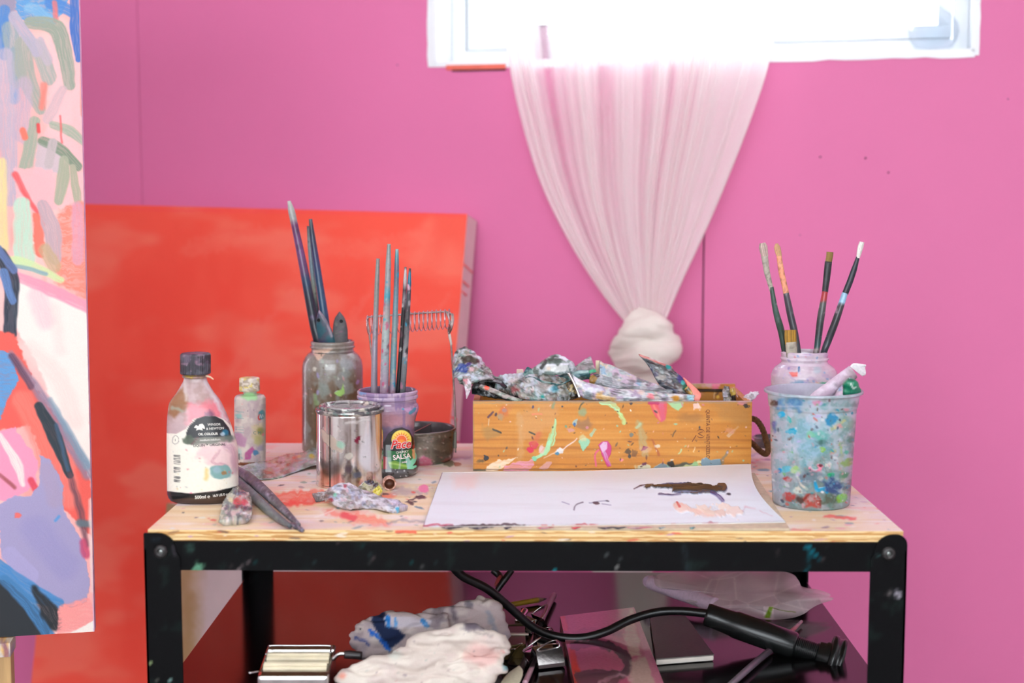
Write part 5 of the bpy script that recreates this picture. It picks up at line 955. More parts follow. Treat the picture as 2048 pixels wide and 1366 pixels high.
Yr = Yb0 + bD * .45
def ropepts():
    P = catmull([pY(1497, 836, Yr - .02), pY(1512, 840, Yr - .022), pY(1524, 856, Yr - .022), pY(1532, 880, Yr - .02), pY(1536, 900, Yr - .02), pY(1531, 908, Yr - .018), pY(1518, 900, Yr), pY(1506, 888, Yr + .012), pY(1496, 880, Yr + .02)], 150); return P
RP = ropepts(); RO = pm('hemp_rope', (112, 82, 48), .85, var=.3, scale=260, bump=.5, bscale=900)
rope = []
Tn = np.gradient(RP, axis=0); Tn /= np.linalg.norm(Tn, axis=1)[:, None]; S_ = np.cross(Tn, [0, 1.0, .1]); S_ /= np.linalg.norm(S_, axis=1)[:, None]; D_ = np.cross(Tn, S_)
hr = None
for kk in range(3):
    phs = np.linspace(0, 2 * math.pi * 9, 150) + kk * 2.094; Q = RP + (S_ * np.cos(phs)[:, None] + D_ * np.sin(phs)[:, None]) * .0021
    V, Fc = sweep_geo(Q, .0024, segs=8); fixn(make('rope_strand', V, Fc, RO, WB, True))

# ---- contents of the box: crushed paint tubes
TB = vm('crushed_tube', .28, bump=.3, bscale=260, var=.14, coat=.35)
PAL1 = [(166, 166, 152), (196, 190, 184), (92, 112, 102), (206, 170, 168), (76, 84, 72), (120, 156, 150), (206, 212, 226), (48, 48, 44), (150, 138, 122)]
PAL2 = [(200, 206, 214), (226, 226, 232), (150, 176, 176), (214, 190, 170), (120, 134, 140), (236, 232, 236), (176, 150, 180)]
y0 = Yb0
def tube(label, rows, seed, base, cols, thick=.006, wr=.002, fn=None, name='paint_tube', serr=0, puff=None, bow=0, crease=.004, sc_=6, cat='paint tube', ws=16):
    c = np.mean([pY(*q) for r in rows for q in r], axis=0); r = thing(name, c, label, cat)
    def f(p):
        crust(seed, cols, sc_ * 1.5, .8, .5)(p); p.C *= .92; p.tint((62, 62, 58), 16, 7, .60, .72, .45, seed + 5, 2); p.tint((228, 228, 236), 13, 5, .62, .74, .4, seed + 8, 2, g=.6)
        if fn: fn(p)
    sheet('crushed_foil', rows, TB, r, thick, wr, ws * .6, seed, base, f, serr=serr, puff=puff, bow=bow, crease=crease * .6); return r
a1 = tube('big crumpled tube drooping over the left end of the wooden box', [((905, 722, y0 + .03), (934, 697, y0 + .05)), ((904, 738, y0 + .015), (951, 706, y0 + .05)), ((909, 752, y0 + .005), (970, 728, y0 + .045)), ((918, 764, y0 + .0), (983, 746, y0 + .04)), ((929, 774, y0 - .002), (991, 764, y0 + .035))], 31, (190, 188, 180), PAL1, .006, .004,
     lambda p: (p.blob(937, 718, 9, (54, 46, 34), 1.2, .1, .9, 1.5, .8, 3), p.blob(950, 722, 6, (60, 50, 36), 1.4, .3, .85, 1.5, .8, 4), p.blob(927, 738, 9, (34, 62, 140), 1.3, .4, .95, 1.5, .7, 5), p.blob(937, 729, 5, (56, 50, 120), 1.2, -.4, .9, 1), p.blob(916, 741, 4, (40, 40, 90), 1, 0, .8), p.stroke([(912, 750), (940, 752), (985, 758)], 5, (220, 222, 240), .7, 3, 3, .4, 6), p.blob(943, 738, 5, (226, 180, 190), 1.2, 0, .8), p.stroke([(949, 703), (968, 724)], 3, (226, 222, 240), .8, 2, 2)), bow=.012)
a1.children[0].name = 'crushed_foil'
sheet('torn_end', [((925, 752, y0 - .004), (941, 752, y0 - .006)), ((927, 768, y0 - .007), (943, 772, y0 - .006)), ((931, 785, y0 - .008), (940, 784, y0 - .008)), ((932, 797, y0 - .008), (934, 797, y0 - .008))], TB, a1, .003, .002, 8, 33, (206, 190, 196), crust(34, [(200, 120, 130), (220, 214, 222), (130, 130, 124)], 5, .8, .5), n=40, m=16)
tube('dark hollow tube curl beneath the drooping tube at the left end of the box', [((940, 766, y0 + .03), (944, 788, y0 + .035)), ((955, 763, y0 + .02), (975, 794, y0 + .04)), ((985, 764, y0 + .015), (1010, 800, y0 + .045)), ((1010, 775, y0 + .02), (1050, 806, y0 + .05))], 37, (20, 24, 26), [(14, 16, 18), (34, 44, 42), (24, 30, 34)], .003, .002, bow=-.016)
tube('narrow grey-green tube edge with an orange spot at the left rim of the box', [((962, 768, y0 + .005), (956, 775, y0 + .006)), ((985, 776, y0 + .005), (980, 784, y0 + .006)), ((1015, 789, y0 + .005), (1010, 797, y0 + .006)), ((1045, 799, y0 + .006), (1040, 806, y0 + .007))], 41, (120, 130, 112), [(150, 156, 136), (96, 110, 96), (200, 180, 176)], .006, .001, lambda p: p.blob(974, 775, 4.5, (250, 92, 66), 1.2, .5, 1, 1), crease=.001)
tube('thick wrinkled grey and white tube across the left half of the box', [((988, 764, y0 + .045), (990, 776, y0 + .03)), ((1008, 753, y0 + .05), (1012, 786, y0 + .025)), ((1030, 749, y0 + .055), (1038, 795, y0 + .015)), ((1062, 748, y0 + .055), (1072, 801, y0 + .012)), ((1098, 752, y0 + .055), (1110, 803, y0 + .012)), ((1126, 756, y0 + .05), (1134, 803, y0 + .015)), ((1136, 760, y0 + .045), (1140, 800, y0 + .02))], 43, (176, 172, 162), PAL1, .022, .004,
     lambda p: (p.stroke([(1010, 754), (1050, 750), (1075, 765), (1100, 780)], 8, (220, 224, 240), .7, 4, 4, .5, 3), p.blob(1108, 778, 8, (60, 140, 160), 1.2, 0, .8, 3, .7, 4), p.blob(1030, 778, 5, (140, 50, 54), 1.8, .2, .8, 1.5, .8), p.blob(1090, 768, 12, (150, 132, 120), 1.3, 0, .6, 5), p.blob(1085, 792, 4, (0, 150, 140), 1, 0, .9)), crease=.010, sc_=5, ws=26)
tube('teal shell-shaped tube scrap lying on the wrinkled tube', [((1046, 748, y0 + .035), (1050, 756, y0 + .03)), ((1055, 734, y0 + .04), (1058, 754, y0 + .03)), ((1066, 744, y0 + .05), (1074, 757, y0 + .028)), ((1090, 750, y0 + .055), (1098, 765, y0 + .022)), ((1120, 750, y0 + .055), (1122, 768, y0 + .02)), ((1150, 742, y0 + .05), (1148, 756, y0 + .025)), ((1178, 741, y0 + .045), (1180, 746, y0 + .035))], 47, (50, 104, 108), [(24, 72, 78), (110, 160, 160), (150, 180, 170), (30, 90, 96)], .003, .002, lambda p: p.stroke([(1060, 742), (1085, 749), (1120, 747), (1175, 743)], 2.5, (190, 214, 210), .8, 1.5, 1.5, .3), bow=-.008, crease=.001)
tube('curled loop of grey tube foil with a white patch, highest point of the pile', [((1062, 744, y0 + .06), (1066, 752, y0 + .05)), ((1080, 728, y0 + .06), (1084, 750, y0 + .045)), ((1100, 712, y0 + .06), (1106, 750, y0 + .04)), ((1120, 710, y0 + .06), (1126, 749, y0 + .04)), ((1136, 722, y0 + .06), (1138, 748, y0 + .045)), ((1142, 738, y0 + .06), (1141, 748, y0 + .05))], 53, (130, 136, 128), [(84, 92, 84), (170, 184, 180), (206, 212, 222), (110, 130, 124)], .014, .002,
     lambda p: (p.poly([(1090, 729), (1136, 728), (1137, 742), (1120, 744), (1088, 742)], (208, 208, 206), .9, 1.5, 2, 3), p.stroke([(1090, 729), (1136, 728)], 2, (232, 232, 244), .9, 1.5, 1), p.stroke([(1083, 736), (1092, 722)], 3, (40, 36, 34), .9, 1.5, 1), p.blob(1112, 720, 9, (50, 62, 52), 1.5, .1, .8, 3, .4), p.blob(1098, 737, 4, (222, 200, 176), 1, 0, .7, 2), p.stroke([(1120, 713), (1134, 718)], 3, (226, 226, 240), .8, 1.5, 1)), crease=.003, sc_=8)
tube('fan-shaped flattened tube tail, pink and grey, behind the loop of foil', [((1140, 742, y0 + .08), (1150, 756, y0 + .07)), ((1160, 726, y0 + .08), (1170, 754, y0 + .065)), ((1181, 712, y0 + .08), (1193, 744, y0 + .065))], 59, (160, 150, 152), [(190, 150, 166), (120, 130, 124), (206, 190, 200), (170, 180, 170)], .003, .001, lambda p: p.stroke([(1178, 746), (1190, 740)], 3, (40, 190, 130), .9, 2, 2), crease=.001, sc_=7)
boxo('wooden_stub', pY(1195, 736, y0 + .085), (.0055, .004, .022), pm('raw_stub', (236, 222, 188), .6, var=.06), thing('craft_stick', pY(1195, 745, y0 + .085), 'small pale wooden stick standing among the tubes beside the fan-shaped tail', 'stick'), bev=.0006)
boxo('eraser_block', pY(1040, 747, y0 + .09), (.010, .008, .012), pm('cream_block', (240, 214, 196), .6, var=.06), thing('eraser_stub', pY(1040, 752, y0 + .09), 'little cream block poking up behind the wrinkled tube', 'eraser'), bev=.001)
tube('long white and blue tube sloping down to the right, topmost in the box', [((1199, 722, y0 + .07), (1199, 752, y0 + .055)), ((1215, 729, y0 + .07), (1217, 762, y0 + .05)), ((1245, 741, y0 + .07), (1245, 774, y0 + .05)), ((1280, 757, y0 + .07), (1282, 784, y0 + .05)), ((1312, 770, y0 + .07), (1312, 788, y0 + .05)), ((1335, 776, y0 + .07), (1335, 788, y0 + .05))], 61, (226, 226, 232), [(240, 240, 246), (150, 186, 216), (234, 214, 176), (206, 206, 206), (176, 200, 196), (222, 190, 214)], .010, .002, crease=.003, sc_=7)
t_ = tube('silver tube with lettered label and brown band, middle of the box', [((1180, 752, y0 + .04), (1180, 770, y0 + .035)), ((1195, 748, y0 + .04), (1200, 775, y0 + .03)), ((1220, 757, y0 + .04), (1225, 783, y0 + .028)), ((1260, 772, y0 + .04), (1260, 790, y0 + .03)), ((1310, 777, y0 + .04), (1310, 790, y0 + .032)), ((1345, 783, y0 + .04), (1345, 790, y0 + .035))], 67, (176, 176, 180), [(196, 196, 204), (140, 150, 154), (166, 160, 176)], .011, .002,
     lambda p: (p.poly([(1176, 756), (1185, 748), (1196, 756), (1186, 772), (1176, 768)], (150, 112, 44), .95, 1, 1, 2), p.stroke([(1186, 746), (1196, 752)], 3, (50, 50, 50), .9, 1, .5), [p.stroke([(1196 + k * 1.4, 757 + k * 4.2), (1232 + k * 2, 764 + k * 4.2)], .6, (70, 76, 80), .7, .6, .8, .75, k) for k in range(4)]), crease=.003)
tube('long white tube with yellow and pink smears along the front rim of the box', [((1144, 748, y0 + .02), (1158, 790, y0 + .012)), ((1158, 758, y0 + .018), (1176, 799, y0 + .008)), ((1185, 768, y0 + .015), (1200, 801, y0 + .006)), ((1230, 777, y0 + .014), (1238, 803, y0 + .006)), ((1280, 779, y0 + .014), (1290, 804, y0 + .006)), ((1330, 785, y0 + .012), (1336, 804, y0 + .006)), ((1372, 789, y0 + .012), (1376, 804, y0 + .006)), ((1388, 791, y0 + .012), (1388, 803, y0 + .006))], 71, (206, 204, 200), PAL2, .013, .002,
     lambda p: (p.stroke([(1196, 792), (1225, 800)], 5, (214, 160, 70), .8, 2.5, 2, .3), p.blob(1203, 785, 4, (206, 150, 80), .8, 1.5, .8), p.stroke([(1150, 756), (1170, 775), (1200, 780)], 5, (230, 230, 244), .8, 3, 2, .3), p.blob(1303, 792, 6, (236, 130, 140), 1.3, 0, .9, 2, .6), p.blob(1352, 797, 6, (206, 140, 40), 1.3, 0, .9, 1.5), p.blob(1380, 795, 6, (150, 206, 220), 1, 0, .8, 2), p.blob(1282, 785, 5, (222, 190, 176), 1.2, 0, .8, 2), [p.stroke([(1224 + k * 2.6, 779), (1223 + k * 2.6, 789)], .5, (60, 60, 56), .8, .5, .6) for k in range(8)]), crease=.004)
tube('dark standing tube with a pink highlight painted on its top edge, right of centre in the box', [((1277, 708, y0 + .05), (1345, 734, y0 + .05)), ((1281, 714, y0 + .049), (1347, 740, y0 + .049)), ((1292, 726, y0 + .048), (1357, 748, y0 + .048)), ((1303, 742, y0 + .045), (1368, 760, y0 + .045)), ((1310, 756, y0 + .042), (1376, 774, y0 + .042)), ((1320, 770, y0 + .04), (1384, 790, y0 + .04)), ((1346, 786, y0 + .036), (1390, 800, y0 + .036))], 73, (70, 72, 78), [(50, 52, 60), (96, 104, 104), (44, 48, 90), (84, 60, 60), (130, 116, 112), (40, 46, 56)], .007, .0015,
     lambda p: (p.stroke([(1278, 709), (1310, 722), (1345, 735)], 2.6, (206, 120, 112), .95, .8, 1), p.stroke([(1300, 716), (1345, 733)], 1.4, (222, 200, 206), .8, .8, 1), p.blob(1337, 734, 4, (20, 150, 150), 1.5, .4, .95, 1), p.blob(1362, 757, 7, (50, 40, 120), 1.2, 1, .9, 2), p.blob(1372, 775, 8, (30, 100, 70), 1, 1, .85, 3), p.blob(1366, 765, 4, (60, 190, 180), 1, .8, .9), p.blob(1325, 755, 9, (176, 166, 158), .7, 1.2, .8, 2.5, .6), p.blob(1312, 748, 5, (60, 50, 90), 1, 0, .8, 2)), crease=.002)  # pink and pale strokes paint a highlight along the top edge
rod('cap_end', [(1372, 775, y0 + .03), (1384, 788, y0 + .03), (1392, 800, y0 + .03)], [7, 9, 9], TB, bpy.data.objects['paint_tube.010'] if 'paint_tube.010' in bpy.data.objects else None, base=(190, 140, 60), fn=crust(5, [(90, 84, 70), (214, 170, 80), (60, 60, 56)], 5)) if 'paint_tube.010' in bpy.data.objects else None
kn = thing('coral_spatula', pY(1388, 790, y0 + .02), 'flat coral pink spatula blade leaning against the dark tube in the box', 'spatula')
sheet('blade', [((1366, 756, y0 + .03), (1368, 755, y0 + .03)), ((1380, 782, y0 + .026), (1394, 778, y0 + .026)), ((1385, 796, y0 + .024), (1402, 790, y0 + .024)), ((1390, 802, y0 + .022), (1398, 803, y0 + .022))], vm('blade_paint', .4, bump=.2), kn, .0012, .0005, 4, 3, (240, 130, 116), crust(8, [(206, 60, 60), (250, 160, 140)], 8, .6, .55), n=30, m=12)
sc2 = thing('silver_blade', pY(1150, 790, y0 + .01), 'narrow silver scraper edge crossing the pile right of the wrinkled tube', 'scraper')
sheet('blade', [((1134, 746, y0 + .012), (1140, 745, y0 + .012)), ((1146, 768, y0 + .01), (1151, 767, y0 + .01)), ((1157, 796, y0 + .007), (1162, 795, y0 + .007))], CHR, sc2, .0012, .0004, 4, 4, n=20, m=8)
rk = thing('dark_cap', pY(1146, 790, y0 + .02), 'black and gold crusted tube cap wedged beside the silver blade', 'cap')
rod('crusted_cap', [(1138, 764, y0 + .03), (1144, 780, y0 + .026), (1149, 796, y0 + .022)], [9, 13, 12, 11], TB, rk, base=(44, 38, 30), fn=crust(77, [(206, 180, 120), (24, 22, 20), (80, 64, 40)], 4, .9, .54))
bc = thing('blue_cap', pY(1178, 796, y0 + .015), 'small pale blue shiny cap low behind the front rim of the box', 'cap')
rod('shiny_cap', [(1164, 792, y0 + .022), (1178, 793, y0 + .022), (1192, 796, y0 + .022)], [3, 6, 6.5, 4], vm('blue_shine', .2, coat=.6), bc, base=(170, 186, 222))
st = tube('small silver tube with a gold cap at the right end of the box', [((1449, 771, y0 + .06), (1456, 777, y0 + .06)), ((1445, 782, y0 + .058), (1462, 783, y0 + .058)), ((1446, 796, y0 + .055), (1466, 796, y0 + .055)), ((1450, 812, y0 + .05), (1466, 812, y0 + .05))], 79, (120, 116, 110), [(206, 200, 214), (90, 84, 70), (170, 160, 140), (60, 56, 50)], .008, .002, crease=.003)
rod('gold_cap', [(1465, 776, y0 + .05), (1466, 783, y0 + .05), (1468, 790, y0 + .05)], [5, 6.5, 6], TB, st, base=(176, 140, 46), fn=crust(8, [(130, 96, 30), (206, 176, 90)], 3), label='gold cap')
rod('dark_neck', [(1467, 789, y0 + .05), (1468, 806, y0 + .05)], [4.5, 4.5], TB, st, base=(44, 34, 30))
fo = tube('torn shiny foil tail folded over the right rim of the box', [((1470, 782, y0 + .10), (1478, 800, y0 + .08)), ((1482, 796, y0 + .06), (1490, 804, y0 + .03)), ((1492, 790, y0 + .05), (1500, 804, y0 + .015)), ((1504, 785, y0 + .045), (1508, 797, y0 + .02)), ((1517, 784, y0 + .04), (1517, 787, y0 + .03))], 83, (206, 206, 214), [(230, 230, 236), (170, 172, 184), (240, 240, 244)], .0012, .0015, name='foil_scrap', cat='foil')
# hidden filler block added under the tubes, dark to stand in for shaded gaps
fl = thing('hidden_filler', ((bxL + bxR) / 2, y0 + .09, T + .02), 'hidden dark filler block added deep inside the box beneath the tubes', 'paint tube', 'filler at the bottom of the box')
for q in range(1): boxo('filler_block', ((bxL + bxR) / 2, y0 + .09, T + .0375), (bxR - bxL - .03, .13, .05), pm('dark_filler', (60, 58, 56), .6, var=.4, scale=60, bump=.4), fl, bev=.012)

# ---- small dish behind the rope
DS = thing('metal_dish', pz(1536, 893, T), 'small grey rimmed dish behind the rope handle', 'dish')
Body('dish_wall', 1536, [(873, 29), (874, 31), (876, 31), (877, 28), (888, 27), (893, 24)], vm('dirty_dish', .3, bump=.08, metal_by_gloss=True), DS, base_y=893, segs=70, step=1.5, inner=.012, fn=lambda p: (p.put(np.arange(len(p.U)), np.ones(len(p.U)), (140, 138, 144), g=.5), crust(4, [(110, 100, 106), (176, 150, 160), (90, 90, 96)], 7, .8, .5)(p)))

# ---- glass jar with brushes, right
def jar2(p):
    p.C[:] = (206, 186, 200); p.G[:] = .8; p.tint((222, 208, 218), 20, 16, .42, .62, .8, 3); p.tint((190, 166, 196), 18, 12, .55, .7, .7, 6); p.poly([(1578, 745), (1596, 744), (1596, 754), (1584, 754)], (232, 104, 96), .95, 1.2, 1.5, 3); p.stroke([(1598, 734), (1597, 742)], 2, (50, 110, 160), .9, 1, 1)
    p.blob(1635, 740, 8, (180, 206, 216), .8, 1.5, .6, 4); p.blob(1600, 770, 9, (110, 160, 196), 2, 0, .7, 4); p.blob(1648, 771, 7, (50, 160, 110), 1.2, 0, .8, 2); p.blob(1636, 770, 6, (226, 190, 130), 1, 0, .7, 2); p.splats(50, (1545, 700, 1672, 790), [(120, 160, 210), (230, 130, 140), (200, 180, 220), (236, 232, 236), (150, 140, 190)], (.8, 3), 6, (1, 2), (.4, .8)); p.A[:] = .93; p.C[p.inner] = (212, 190, 206)
RJ = thing('glass_jar', pz(1609, 950, T), 'lilac-hazed glass jar behind the plastic tub, holding upturned brushes', 'jar')
J2 = Body('jar_glass', 1609, [(703, 45), (704.5, 46.5), (711, 46.5), (713, 45), (715, 48), (718, 48), (720, 45.5), (725, 45.5), (729, 51), (734, 58), (741, 63), (750, 66), (940, 66), (947, 63), (950, 58)], vm('hazy_glass', .2, bump=.03, var=.04, coat=.6, alpha=True), RJ, base_y=950, segs=170, step=1.8, fn=jar2, inner=.15)
JY = J2.Y
def artbrush(label, pts, w, stops, ferr, hair, hairw, hc, fc, seed=1, sp=None, flat=.45, hf=1.0):
    """upturned brush: handle, metal ferrule, bristles; ferr, hair = lists of (px, py) with widths"""
    r = thing('paintbrush', pY(pts[-1][0], pts[-1][1], pts[-1][2]), label, 'brush'); Y = pts[0][2]
    rod('handle', pts, w, BRM, r, fn=grad(stops, sp or [(150, 150, 150), (90, 100, 100)], seed, 22), flat=hf)
    (f0, fw) = ferr; rod('ferrule', [(x, y, Y) for x, y in f0], fw, vm('dirty_ferrule', .35, bump=.15), r, base=fc, fn=crust(seed + 3, [tuple(int(c * .75) for c in fc), tuple(min(255, int(c * 1.15)) for c in fc)], 5, .6, .52), flat=min(.7, hf), curve=False)
    P = catmull([pY(x, y, Y) for x, y in hair], 40); W = np.interp(np.linspace(0, 1, 40), np.linspace(0, 1, len(hairw)), hairw) * mpp(P[0]); V, Fc = sweep_geo(P, W, np.maximum(W * flat, .0012), 40)
    V = V.reshape(40, 40, 3); c = V.mean(1, keepdims=True); V = (c + (V - c) * (1 + .10 * np.random.RandomState(seed).rand(1, 40, 1) * np.linspace(0, 1, 40)[::-1, None, None])).reshape(-1, 3)
    pt = Paint(*proj(V), hc); pt.C *= (.82 + .36 * np.tile(np.random.RandomState(seed + 1).rand(40), 40))[:, None]; fixn(make('bristles', V, Fc, vm('bristle', .7, bump=.2), r, True, pt)); return r
artbrush('green-handled brush with worn pinkish grey bristles, leftmost in the hazy jar', [(1543, 574, JY - .002), (1551, 620, JY - .002), (1563, 665, JY), (1570, 705, JY), (1590, 800, JY + .01), (1596, 860, JY + .01)], [4.3, 5.5, 7, 6.5, 6, 5.5, 5], [(570, (46, 74, 60)), (630, (56, 84, 76)), (650, (40, 66, 52)), (720, (40, 56, 50))],
         ([(1529, 512), (1534, 545), (1541, 572), (1544, 582)], [6.8, 6, 4.6, 4.6]), [(1525, 486), (1527, 498), (1530, 514)], [5.5, 8.3, 7.8, 6.8], (184, 160, 150), (176, 166, 152), 3)
artbrush('dark brush with peach sleeve and ragged tan bristles in the hazy jar', [(1572, 586, JY + .014), (1580, 625, JY + .014), (1592, 680, JY + .012), (1600, 740, JY + .01), (1606, 800, JY + .008)], [5.8, 7, 7.2, 6.6, 6, 5.5], [(585, (80, 76, 84)), (640, (62, 60, 68)), (700, (66, 70, 74)), (760, (60, 60, 64))],
         ([(1558, 512), (1563, 545), (1570, 575), (1573, 590)], [5.2, 6, 5.6, 6.2]), [(1553, 487), (1555, 498), (1559, 514)], [2.5, 6, 6.2, 5], (196, 152, 112), (238, 160, 122), 5)
artbrush('black brush with a red band and short olive bristles, third in the hazy jar', [(1650, 583, JY + .004), (1641, 640, JY + .004), (1635, 690, JY + .003), (1630, 720, JY), (1622, 820, JY - .005)], [5.8, 7.5, 7, 6, 6, 5.5], [(580, (170, 52, 56)), (601, (176, 60, 60)), (607, (90, 88, 86)), (660, (50, 54, 58)), (690, (50, 78, 80)), (700, (150, 130, 130)), (730, (60, 90, 90))],
         ([(1657, 523), (1653, 560), (1651, 575), (1650, 585)], [7.4, 7, 6.4, 6.2]), [(1660, 504), (1659, 514), (1657, 524)], [6.5, 6.6, 6.8], (136, 110, 56), (46, 46, 50), 7, flat=.35)
artbrush('black brush with light blue band and white bristles, rightmost in the hazy jar', [(1690, 586, JY - .014), (1672, 640, JY - .014), (1657, 680, JY - .012), (1645, 715, JY - .011), (1620, 820, JY + .01)], [6, 7.2, 7.4, 7, 6, 5.5], [(585, (150, 190, 216)), (605, (156, 200, 226)), (611, (60, 56, 60)), (650, (36, 38, 42)), (690, (34, 44, 54)), (760, (30, 36, 40))],
         ([(1716, 514), (1708, 540), (1700, 563), (1690, 588)], [3.6, 6, 6.4, 6.4]), [(1724, 484), (1720, 498), (1716, 516)], [4.5, 5.5, 5, 3.4], (226, 220, 212), (38, 42, 52), 9, sp=[(206, 200, 206), (150, 176, 190), (200, 160, 180)], flat=.9)
artbrush('short wide flat brush with golden bristles at the front of the hazy jar', [(1583, 700, JY - .016), (1585, 740, JY - .012), (1592, 800, JY - .004)], [11, 8, 5, 5], [(690, (150, 140, 130)), (800, (90, 80, 70))],
         ([(1582, 684), (1583, 700), (1584, 714)], [11.5, 11.5, 11]), [(1581, 660), (1581, 672), (1582, 688)], [11, 11.6, 12], (160, 118, 40), (166, 156, 140), 11, flat=.3, hf=.4)

# ---- plastic tub crusted with paint
def tubfn(p):
    p.C[:] = (150, 168, 170); p.G[:] = .55; T_ = p.tint; B, S, Po = p.blob, p.stroke, p.poly
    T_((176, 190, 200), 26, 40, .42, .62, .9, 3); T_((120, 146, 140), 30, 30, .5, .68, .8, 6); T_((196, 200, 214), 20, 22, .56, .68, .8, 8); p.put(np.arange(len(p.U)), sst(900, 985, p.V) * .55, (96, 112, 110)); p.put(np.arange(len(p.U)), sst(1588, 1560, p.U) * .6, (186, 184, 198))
    B(1625, 880, 34, (126, 182, 206), 1.2, .3, .6, 12, .6, 3); B(1655, 850, 22, (180, 200, 214), 1.3, 0, .7, 9, .6, 4); B(1590, 805, 14, (70, 130, 190), 1.6, .1, .75, 6, .7, 5); B(1700, 850, 22, (130, 170, 150), .7, 1.5, .7, 8, .5, 6); B(1640, 815, 18, (206, 206, 220), 1.6, 0, .7, 8, .5, 7)
    B(1564, 829, 6, (24, 170, 216), 1.4, .2, 1, 1.2, .5, 8, h=.4); B(1584, 862, 6, (20, 164, 200), 1.4, -.3, 1, 1, .6, 9, h=.4); B(1578, 838, 5, (40, 180, 170), 1, .8, .9, 1.2, .6); B(1662, 840, 10, (40, 140, 190), 1.4, -.8, .9, 2, .6, 10); B(1648, 812, 7, (60, 150, 150), 1.2, 0, .7, 3); B(1548, 808, 8, (70, 48, 52), .8, 1.3, .9, 2, .3, 11); S([(1548, 845), (1550, 862)], 4, (70, 90, 170), .8, 3, 2); B(1640, 872, 14, (100, 190, 170), .9, 1.2, .7, 5, .6, 12)
    S([(1664, 860), (1674, 852), (1688, 842)], 3, (214, 206, 130), .9, 2, 2, .3); B(1678, 852, 5, (226, 150, 150), 1.2, 0, .8, 2); S([(1682, 885), (1683, 930), (1688, 1000)], 5, (150, 160, 130), .7, 3, 3, .4, 5); S([(1680, 890), (1683, 905)], 2.5, (170, 196, 110), .8, 1.5, 2)
    B(1646, 899, 5, (130, 190, 80), 1.2, 0, .95, 1.5, .5, h=.3); B(1666, 903, 4, (140, 180, 90), 1.2, 0, .9, 1.5, .5); B(1693, 904, 4, (40, 160, 120), 1.2, 0, .9, 1); B(1645, 884, 6, (50, 90, 80), 1.6, 0, .7, 3, .6); B(1580, 877, 4, (110, 80, 70), .8, 1, .7, 2)
    B(1559, 941, 5, (20, 150, 210), .9, .3, 1, .9, .2, h=.4); B(1574, 938, 10, (90, 184, 206), .75, 1.3, .95, 1.5, .4, 14); B(1592, 940, 8, (160, 200, 120), 1.2, .6, .9, 2, .6, 15); B(1596, 948, 5, (206, 170, 210), 1, .8, .8, 2); S([(1620, 936), (1630, 942), (1641, 938), (1636, 930), (1645, 932)], 2.6, (240, 140, 166), 1, .8, 1, 0, 3, h=.5); B(1641, 931, 3, (90, 30, 40), 1.3, 0, .9); B(1658, 930, 4, (220, 216, 200), 1.4, .2, .9, 1.2, .8)
    B(1662, 950, 4.5, (20, 160, 100), 1.5, 0, 1, .9, .3, h=.4); B(1642, 958, 5.5, (226, 222, 210), 1.1, .3, .95, 1, .4); S([(1594, 953), (1604, 972), (1614, 978)], [2, 2.4, 3], (206, 200, 186), .95, .9, 1, 0, 4, h=.3); S([(1630, 965), (1634, 980), (1650, 978), (1654, 984)], [3, 4, 5, 3], (20, 156, 206), 1, .9, 1, 0, 5, h=.5); B(1595, 981, 7, (214, 208, 190), 1.2, .3, .95, 1.5, .5, 16)
    B(1665, 972, 13, (40, 66, 120), 1.5, .1, .85, 4, .5, 17); B(1574, 958, 7, (186, 52, 48), .8, 1.4, .9, 2, .5, 18); B(1578, 993, 10, (190, 60, 56), 1.3, .2, .85, 3, .5, 19); Po([(1606, 998), (1614, 988), (1632, 986), (1642, 998), (1641, 1016), (1610, 1014)], (176, 50, 40), .85, 3, 2, 20); S([(1608, 1000), (1622, 988), (1640, 998), (1640, 1014)], 2, (120, 30, 26), .7, 1.5, 1)
    B(1600, 1000, 7, (70, 40, 36), 1.2, .5, .8, 3, .6, 21); B(1683, 996, 9, (120, 186, 60), 1.3, -.3, .95, 2, .4, 22, h=.3); B(1696, 925, 9, (130, 170, 80), .8, 1.4, .8, 3, .5); B(1690, 950, 8, (60, 140, 90), .8, 1.4, .7, 4); B(1660, 1000, 12, (70, 84, 66), 1.3, 0, .8, 4, .5, 23); B(1620, 955, 16, (90, 110, 130), 1.3, 0, .6, 7, .6); B(1700, 880, 8, (70, 130, 110), .7, 1.5, .7, 4); B(1635, 806, 5, (222, 120, 160), 1.4, 0, .8, 2); B(1620, 870, 7, (120, 210, 150), 1, 0, .7, 3)
    p.tint((150, 196, 206), 9, 12, .56, .66, .32, 91); p.tint((206, 200, 214), 12, 9, .57, .67, .32, 93); p.tint((96, 150, 150), 8, 10, .6, .68, .32, 95); p.splats(150, (1538, 800, 1712, 1018), [(226, 226, 226), (70, 150, 190), (206, 150, 160), (120, 180, 120), (60, 70, 90), (206, 90, 80), (40, 150, 170), (190, 180, 220), (90, 60, 60)], (.7, 3.2), 12, (1, 2.4), (.45, .95), h=.1)
    S([(1531, 792), (1722, 795)], 3, (206, 214, 226), .75, 3, 1.5, .3); S([(1536, 812), (1716, 816)], 1.6, (196, 204, 216), .5, 2, 1); S([(1545, 985), (1548, 1010)], 2, (206, 206, 200), .5, 2, 1); p.C[p.inner] = (186, 182, 196); p.A[:] = .985
    ii = np.nonzero(p.inner)[0]; p.C[ii] = np.array((184, 180, 198)) 
DT = thing('plastic_tub', pz(1623, 1006, T), 'plastic tub crusted with blue, green and red paint at the right front', 'tub')
def trow(y, hw, cx): return (y, cx - hw, cx + hw)
